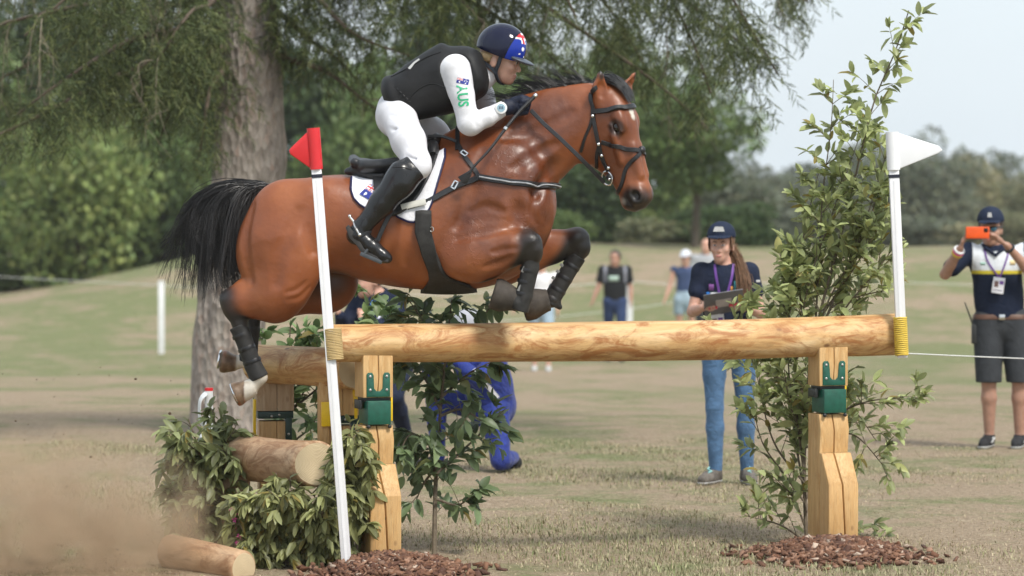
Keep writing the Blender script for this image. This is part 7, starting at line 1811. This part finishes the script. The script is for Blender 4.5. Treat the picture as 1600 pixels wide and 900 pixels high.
# ------------------------------------------------------------------ trees and bushes behind the field
def crown_mesh(seed, n, nclump, leaf, flat=1.0):
    """unit crown (about 1 m half width, 0..2 high) of leaf faces gathered in clumps"""
    g = np.random.default_rng(seed); C = []; 
    while len(C) < nclump:
        c = g.uniform(-1, 1, 3)
        if (c**2).sum() < 1 and (c**2).sum() > .12: C.append((c[0]*.82, c[1]*.82, 1 + c[2]*.82*flat, g.uniform(.2, .42)))
    C = np.array(C); w_ = C[:, 3]**2; w_ /= w_.sum(); k = g.choice(nclump, n, p=w_); d = g.normal(0, 1, (n, 3)); d /= np.linalg.norm(d, axis=1, keepdims=True)
    r = g.uniform(.55, 1.08, n)**.6; pos = C[k, :3] + d*(C[k, 3]*r)[:, None]*np.array([1, 1, .8])
    dr = d + g.normal(0, .7, (n, 3)) - np.array([0, 0, .3]); fr = leaf_frames(pos, dr, g.normal(0, 1, (n, 3)) + np.array([0, 0, 1.2]))
    V = np.array([(0, 0, 0), (.5, -.34, .05), (1, 0, -.08), (.5, .34, .05)]); F = np.array([(0, 1, 2, 3)])
    cl = g.uniform(.7, 1.3, nclump)[k]*g.uniform(.7, 1.3, n); tint = np.stack([cl*g.uniform(.9, 1.15, n), cl, cl*g.uniform(.8, 1.1, n)], 1)
    return scatter_mesh(f'crown_{seed}', V, F, pos, fr, leaf*g.uniform(.6, 1.3, n), tint)
CR = [crown_mesh(s_, 9000, 46, .085) for s_ in (51, 52, 53)] + [crown_mesh(54, 6000, 30, .11, .9)]
def tree_leaf(name, c):
    b = NB(name); col_ = b.mixc(1.0, b.attr('tint'), c, 'MULTIPLY'); b.col(col_).set(Roughness=.6); b.p.inputs['Specular IOR Level'].default_value = .3
    tr_ = b.n('BsdfTranslucent'); b.l(col_, tr_.inputs['Color']); ms = b.n('MixShader'); ms.inputs[0].default_value = .3
    b.l(b.p.outputs[0], ms.inputs[1]); b.l(tr_.outputs[0], ms.inputs[2]); b.l(ms.outputs[0], b.o.inputs['Surface']); return b.m
LT = {'mid': tree_leaf('leaf_mid_green', (.145, .21, .078)), 'dark': tree_leaf('leaf_dark_green', (.070, .112, .046)), 'bright': tree_leaf('leaf_fresh_green', (.205, .265, .098)),
      'olive': tree_leaf('leaf_olive', (.20, .21, .125)), 'pale': tree_leaf('leaf_pale_olive', (.34, .335, .21)), 'grey': tree_leaf('leaf_grey_green', (.16, .185, .135))}  # far-tree leaf colours are paled to carry part of the distance haze
M_TRUNK = simple('tree_bark', (.10, .08, .06), .9)
def tree(u, vbase, vtop, wpx, D, kind, ci, label, name='tree', group='trees behind the field', rot=0, cat='tree', lift=.0):
    Y = D + CAM_Y; k = D/FPX; x = unproj(u, 400, Y).x; z0 = unproj(u, vbase, Y).z; gz0 = float(gz(x, Y)); z1 = unproj(u, vtop, Y).z
    t = thing(name, label, cat, (x, Y, gz0), group); base = min(z0, gz0+.2) if not lift else z0
    h = (z1 - (base + lift)); me = CR[ci]
    c = bpy.data.objects.new('crown', me); COL.objects.link(c); c.parent = t
    c.location = (0, 0, base+lift-gz0 - .04*h); c.scale = (wpx*k/2, wpx*k/2*.9, h/1.96); c.rotation_euler = (0, 0, rot)
    if len(me.materials) == 0: me.materials.append(LT['mid'])
    c.material_slots[0].link = 'OBJECT'; c.material_slots[0].material = LT[kind]
    H_ = (base+lift-gz0) + h*.6; r_ = .03*h + .03
    obj('trunk', MB().tube([(0, 0, -.3), (.02*h, 0, H_*.35), (-.02*h, .02*h, H_*.7), (0, 0, H_)], [r_, r_*.8, r_*.6, r_*.25], 9).mesh('trunk'), M_TRUNK, t)
    return t
T_ = tree
T_(-30, 475, 20, 330, 92, 'mid', 0, 'dense green tree rising behind the grassy bank, darkest side by the field edge', rot=.3)
T_(120, 470, 120, 280, 88, 'bright', 1, 'rounded fresh green tree between the bank and the spruce trunk', rot=1.2)
T_(250, 430, 170, 230, 90, 'mid', 2, 'bushy green tree just beside the spruce trunk behind the bank', rot=2.2)
T_(60, 420, -60, 330, 100, 'dark', 2, 'tall dark tree standing behind the rounded fresh green tree', rot=.9)
T_(230, 420, -40, 300, 104, 'dark', 0, 'tall dark tree hidden partly by the spruce boughs and trunk', rot=4.1)
T_(430, 420, -40, 320, 100, 'dark', 1, 'tall dark tree seen behind the horse rump and red flag', rot=1.9)
T_(560, 420, 60, 260, 96, 'mid', 0, 'broad mid green tree behind the rider back', rot=3.0)
T_(690, 410, -30, 300, 102, 'dark', 2, 'tall dark tree behind the rider helmet', rot=5.0)
T_(830, 410, 20, 280, 97, 'mid', 1, 'mid green tree behind the horse neck', rot=.5)
T_(900, 405, 150, 230, 92, 'dark', 0, 'low dark tree below the horse chin', rot=2.7)
T_(985, 405, 40, 250, 95, 'mid', 2, 'mid green tree just beyond the horse nose', rot=3.8)
T_(1085, 330, 110, 270, 84, 'mid', 0, 'spreading green tree whose rounded crown ends against the open sky', rot=1.0, lift=.6)
T_(1110, 400, 240, 220, 105, 'grey', 1, 'greyish tree below the spreading green crown', rot=2.0)
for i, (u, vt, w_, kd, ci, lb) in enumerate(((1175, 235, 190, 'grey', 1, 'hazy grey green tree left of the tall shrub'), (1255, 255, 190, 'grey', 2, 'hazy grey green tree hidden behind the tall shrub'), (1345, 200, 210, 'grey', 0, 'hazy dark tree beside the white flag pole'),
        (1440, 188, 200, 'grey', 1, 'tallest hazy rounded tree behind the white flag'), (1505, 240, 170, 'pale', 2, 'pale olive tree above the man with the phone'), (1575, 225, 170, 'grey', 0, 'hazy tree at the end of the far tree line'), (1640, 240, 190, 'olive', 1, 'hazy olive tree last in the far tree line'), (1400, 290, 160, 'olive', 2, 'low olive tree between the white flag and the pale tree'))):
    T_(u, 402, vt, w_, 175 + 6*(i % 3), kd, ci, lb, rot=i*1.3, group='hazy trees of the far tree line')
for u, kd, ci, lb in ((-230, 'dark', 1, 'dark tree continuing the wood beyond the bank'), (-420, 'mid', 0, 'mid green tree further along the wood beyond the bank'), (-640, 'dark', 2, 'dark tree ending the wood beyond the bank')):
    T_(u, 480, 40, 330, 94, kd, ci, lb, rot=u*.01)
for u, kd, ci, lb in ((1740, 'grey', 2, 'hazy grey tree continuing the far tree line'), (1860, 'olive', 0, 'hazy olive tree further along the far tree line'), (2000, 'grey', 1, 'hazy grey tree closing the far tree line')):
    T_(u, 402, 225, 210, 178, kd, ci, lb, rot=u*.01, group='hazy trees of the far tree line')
g = np.random.default_rng(77)
HEDGE = [(-30, 'bright', 'fresh green bush at the outer foot of the grassy bank'), (60, 'mid', 'mid green bush where the grassy bank is lowest'), (150, 'dark', 'dark bush half way up the grassy bank'), (235, 'mid', 'mid green bush above the lone fence post on the bank'), (330, 'dark', 'dark bush behind the spruce trunk and black tail'),
         (430, 'mid', 'mid green bush hidden behind the horse rump'), (540, 'dark', 'dark bush hidden behind the saddle'), (640, 'mid', 'mid green bush hidden behind the girth'), (750, 'dark', 'dark bush hidden behind the horse shoulder'), (850, 'mid', 'mid green bush behind the horse knees'), (950, 'bright', 'fresh green bush behind the distant man with backpack'),
         (1050, 'olive', 'olive bush behind the distant woman in white cap'), (1140, 'dark', 'dark bush behind the cap of the woman holding the clipboard'), (1235, 'grey', 'grey green bush behind the tall shrub'), (1330, 'olive', 'olive bush between the tall shrub and the white flag pole'), (1420, 'grey', 'grey green bush beside the white flag pole'), (1500, 'pale', 'pale bush below the pale olive tree'), (1590, 'olive', 'olive bush behind the man with the orange phone')]
for u, kd, lb in HEDGE:
    vb = np.interp(u, [-40, 0, 290, 330, 1600], [476, 470, 402, 400, 400]) + 4; ht = g.uniform(60, 105)
    T_(u + g.uniform(-10, 10), vb, vb-ht, g.uniform(140, 190), 88 + g.uniform(0, 6) if u < 1150 else 140, kd, 3, lb, 'hedge_bush', 'bushes along the field edge', rot=g.uniform(0, 6), cat='bush')
# ------------------------------------------------------------------ dust kicked up at take-off
b = NB('dust'); b.nt.nodes.remove(b.p)
vs = b.n('VolumePrincipled'); vs.inputs['Color'].default_value = (.76, .58, .41, 1); vs.inputs['Anisotropy'].default_value = .2
t = b.n('TexCoord'); n = b.noise(t.outputs['Object'], 4.5, 8, .68, .5); n2 = b.noise(t.outputs['Object'], 1.1, 2)
gr = b.n('TexGradient'); gr.gradient_type = 'SPHERICAL'; mp = b.n('Mapping'); b.l(t.outputs['Object'], mp.inputs['Vector']); b.l(mp.outputs['Vector'], gr.inputs['Vector'])
mp.inputs['Scale'].default_value = (.95, 1.15, 1.3); mp.inputs['Location'].default_value = (0, 0, .10)
f = b.n('Math'); f.operation = 'MULTIPLY'; b.l(b.ramp(n, [(.45, (0,)*3), (.63, (1,)*3)]), f.inputs[0]); b.l(b.ramp(gr.outputs['Fac'], [(.02, (0,)*3), (.65, (1,)*3)]), f.inputs[1])
m = b.n('Math'); m.operation = 'MULTIPLY'; b.l(f.outputs[0], m.inputs[0]); m.inputs[1].default_value = 8.5
b.l(m.outputs[0], vs.inputs['Density']); b.l(vs.outputs[0], b.o.inputs['Volume'])
c = unproj(70, 850, -.1); dm = MB().box((-1.05, -.95, -.12), (1.0, .75, .85)).mesh('dust_cloud', smooth=False)
d = obj('dust_cloud', dm, b.m); d.location = (c.x, -.45, .13); tag(d, 'brown dust cloud drifting above the grass before the logs', 'dust', kind='stuff')
g = np.random.default_rng(41); gm = MB()
for i in range(260):       # grit and crumbs of soil thrown up with the dust
    u, v_ = g.uniform(-20, 290), 900 - 330*g.random()**2.2; p = unproj(u, v_, g.uniform(-.5, .35)); r_ = g.uniform(.0012, .0042)*(2.2 if g.random() < .06 else 1)
    if p.z < .01: p.z = .01
    gm.ball(p, r_, 6, 4, (1, g.uniform(.6, 1), g.uniform(.5, 1)))
tag(obj('dirt_grit', gm.mesh('dirt_grit'), simple('dark_soil', (.10, .065, .04), .95)), 'grit and soil crumbs flying in the brown dust cloud', 'dirt', kind='stuff')
# ------------------------------------------------------------------ summer haze
b = NB('haze_air'); b.nt.nodes.remove(b.p); vh = b.n('VolumePrincipled'); vh.inputs['Color'].default_value = (.93, .96, 1.0, 1); vh.inputs['Density'].default_value = .00026
b.l(vh.outputs[0], b.o.inputs['Volume'])
hz = obj('haze', MB().box((-260, -22, -3.2), (260, 260, 14)).mesh('haze', smooth=False), b.m); tag(hz, 'pale summer haze over the field and far trees', 'haze', kind='stuff')
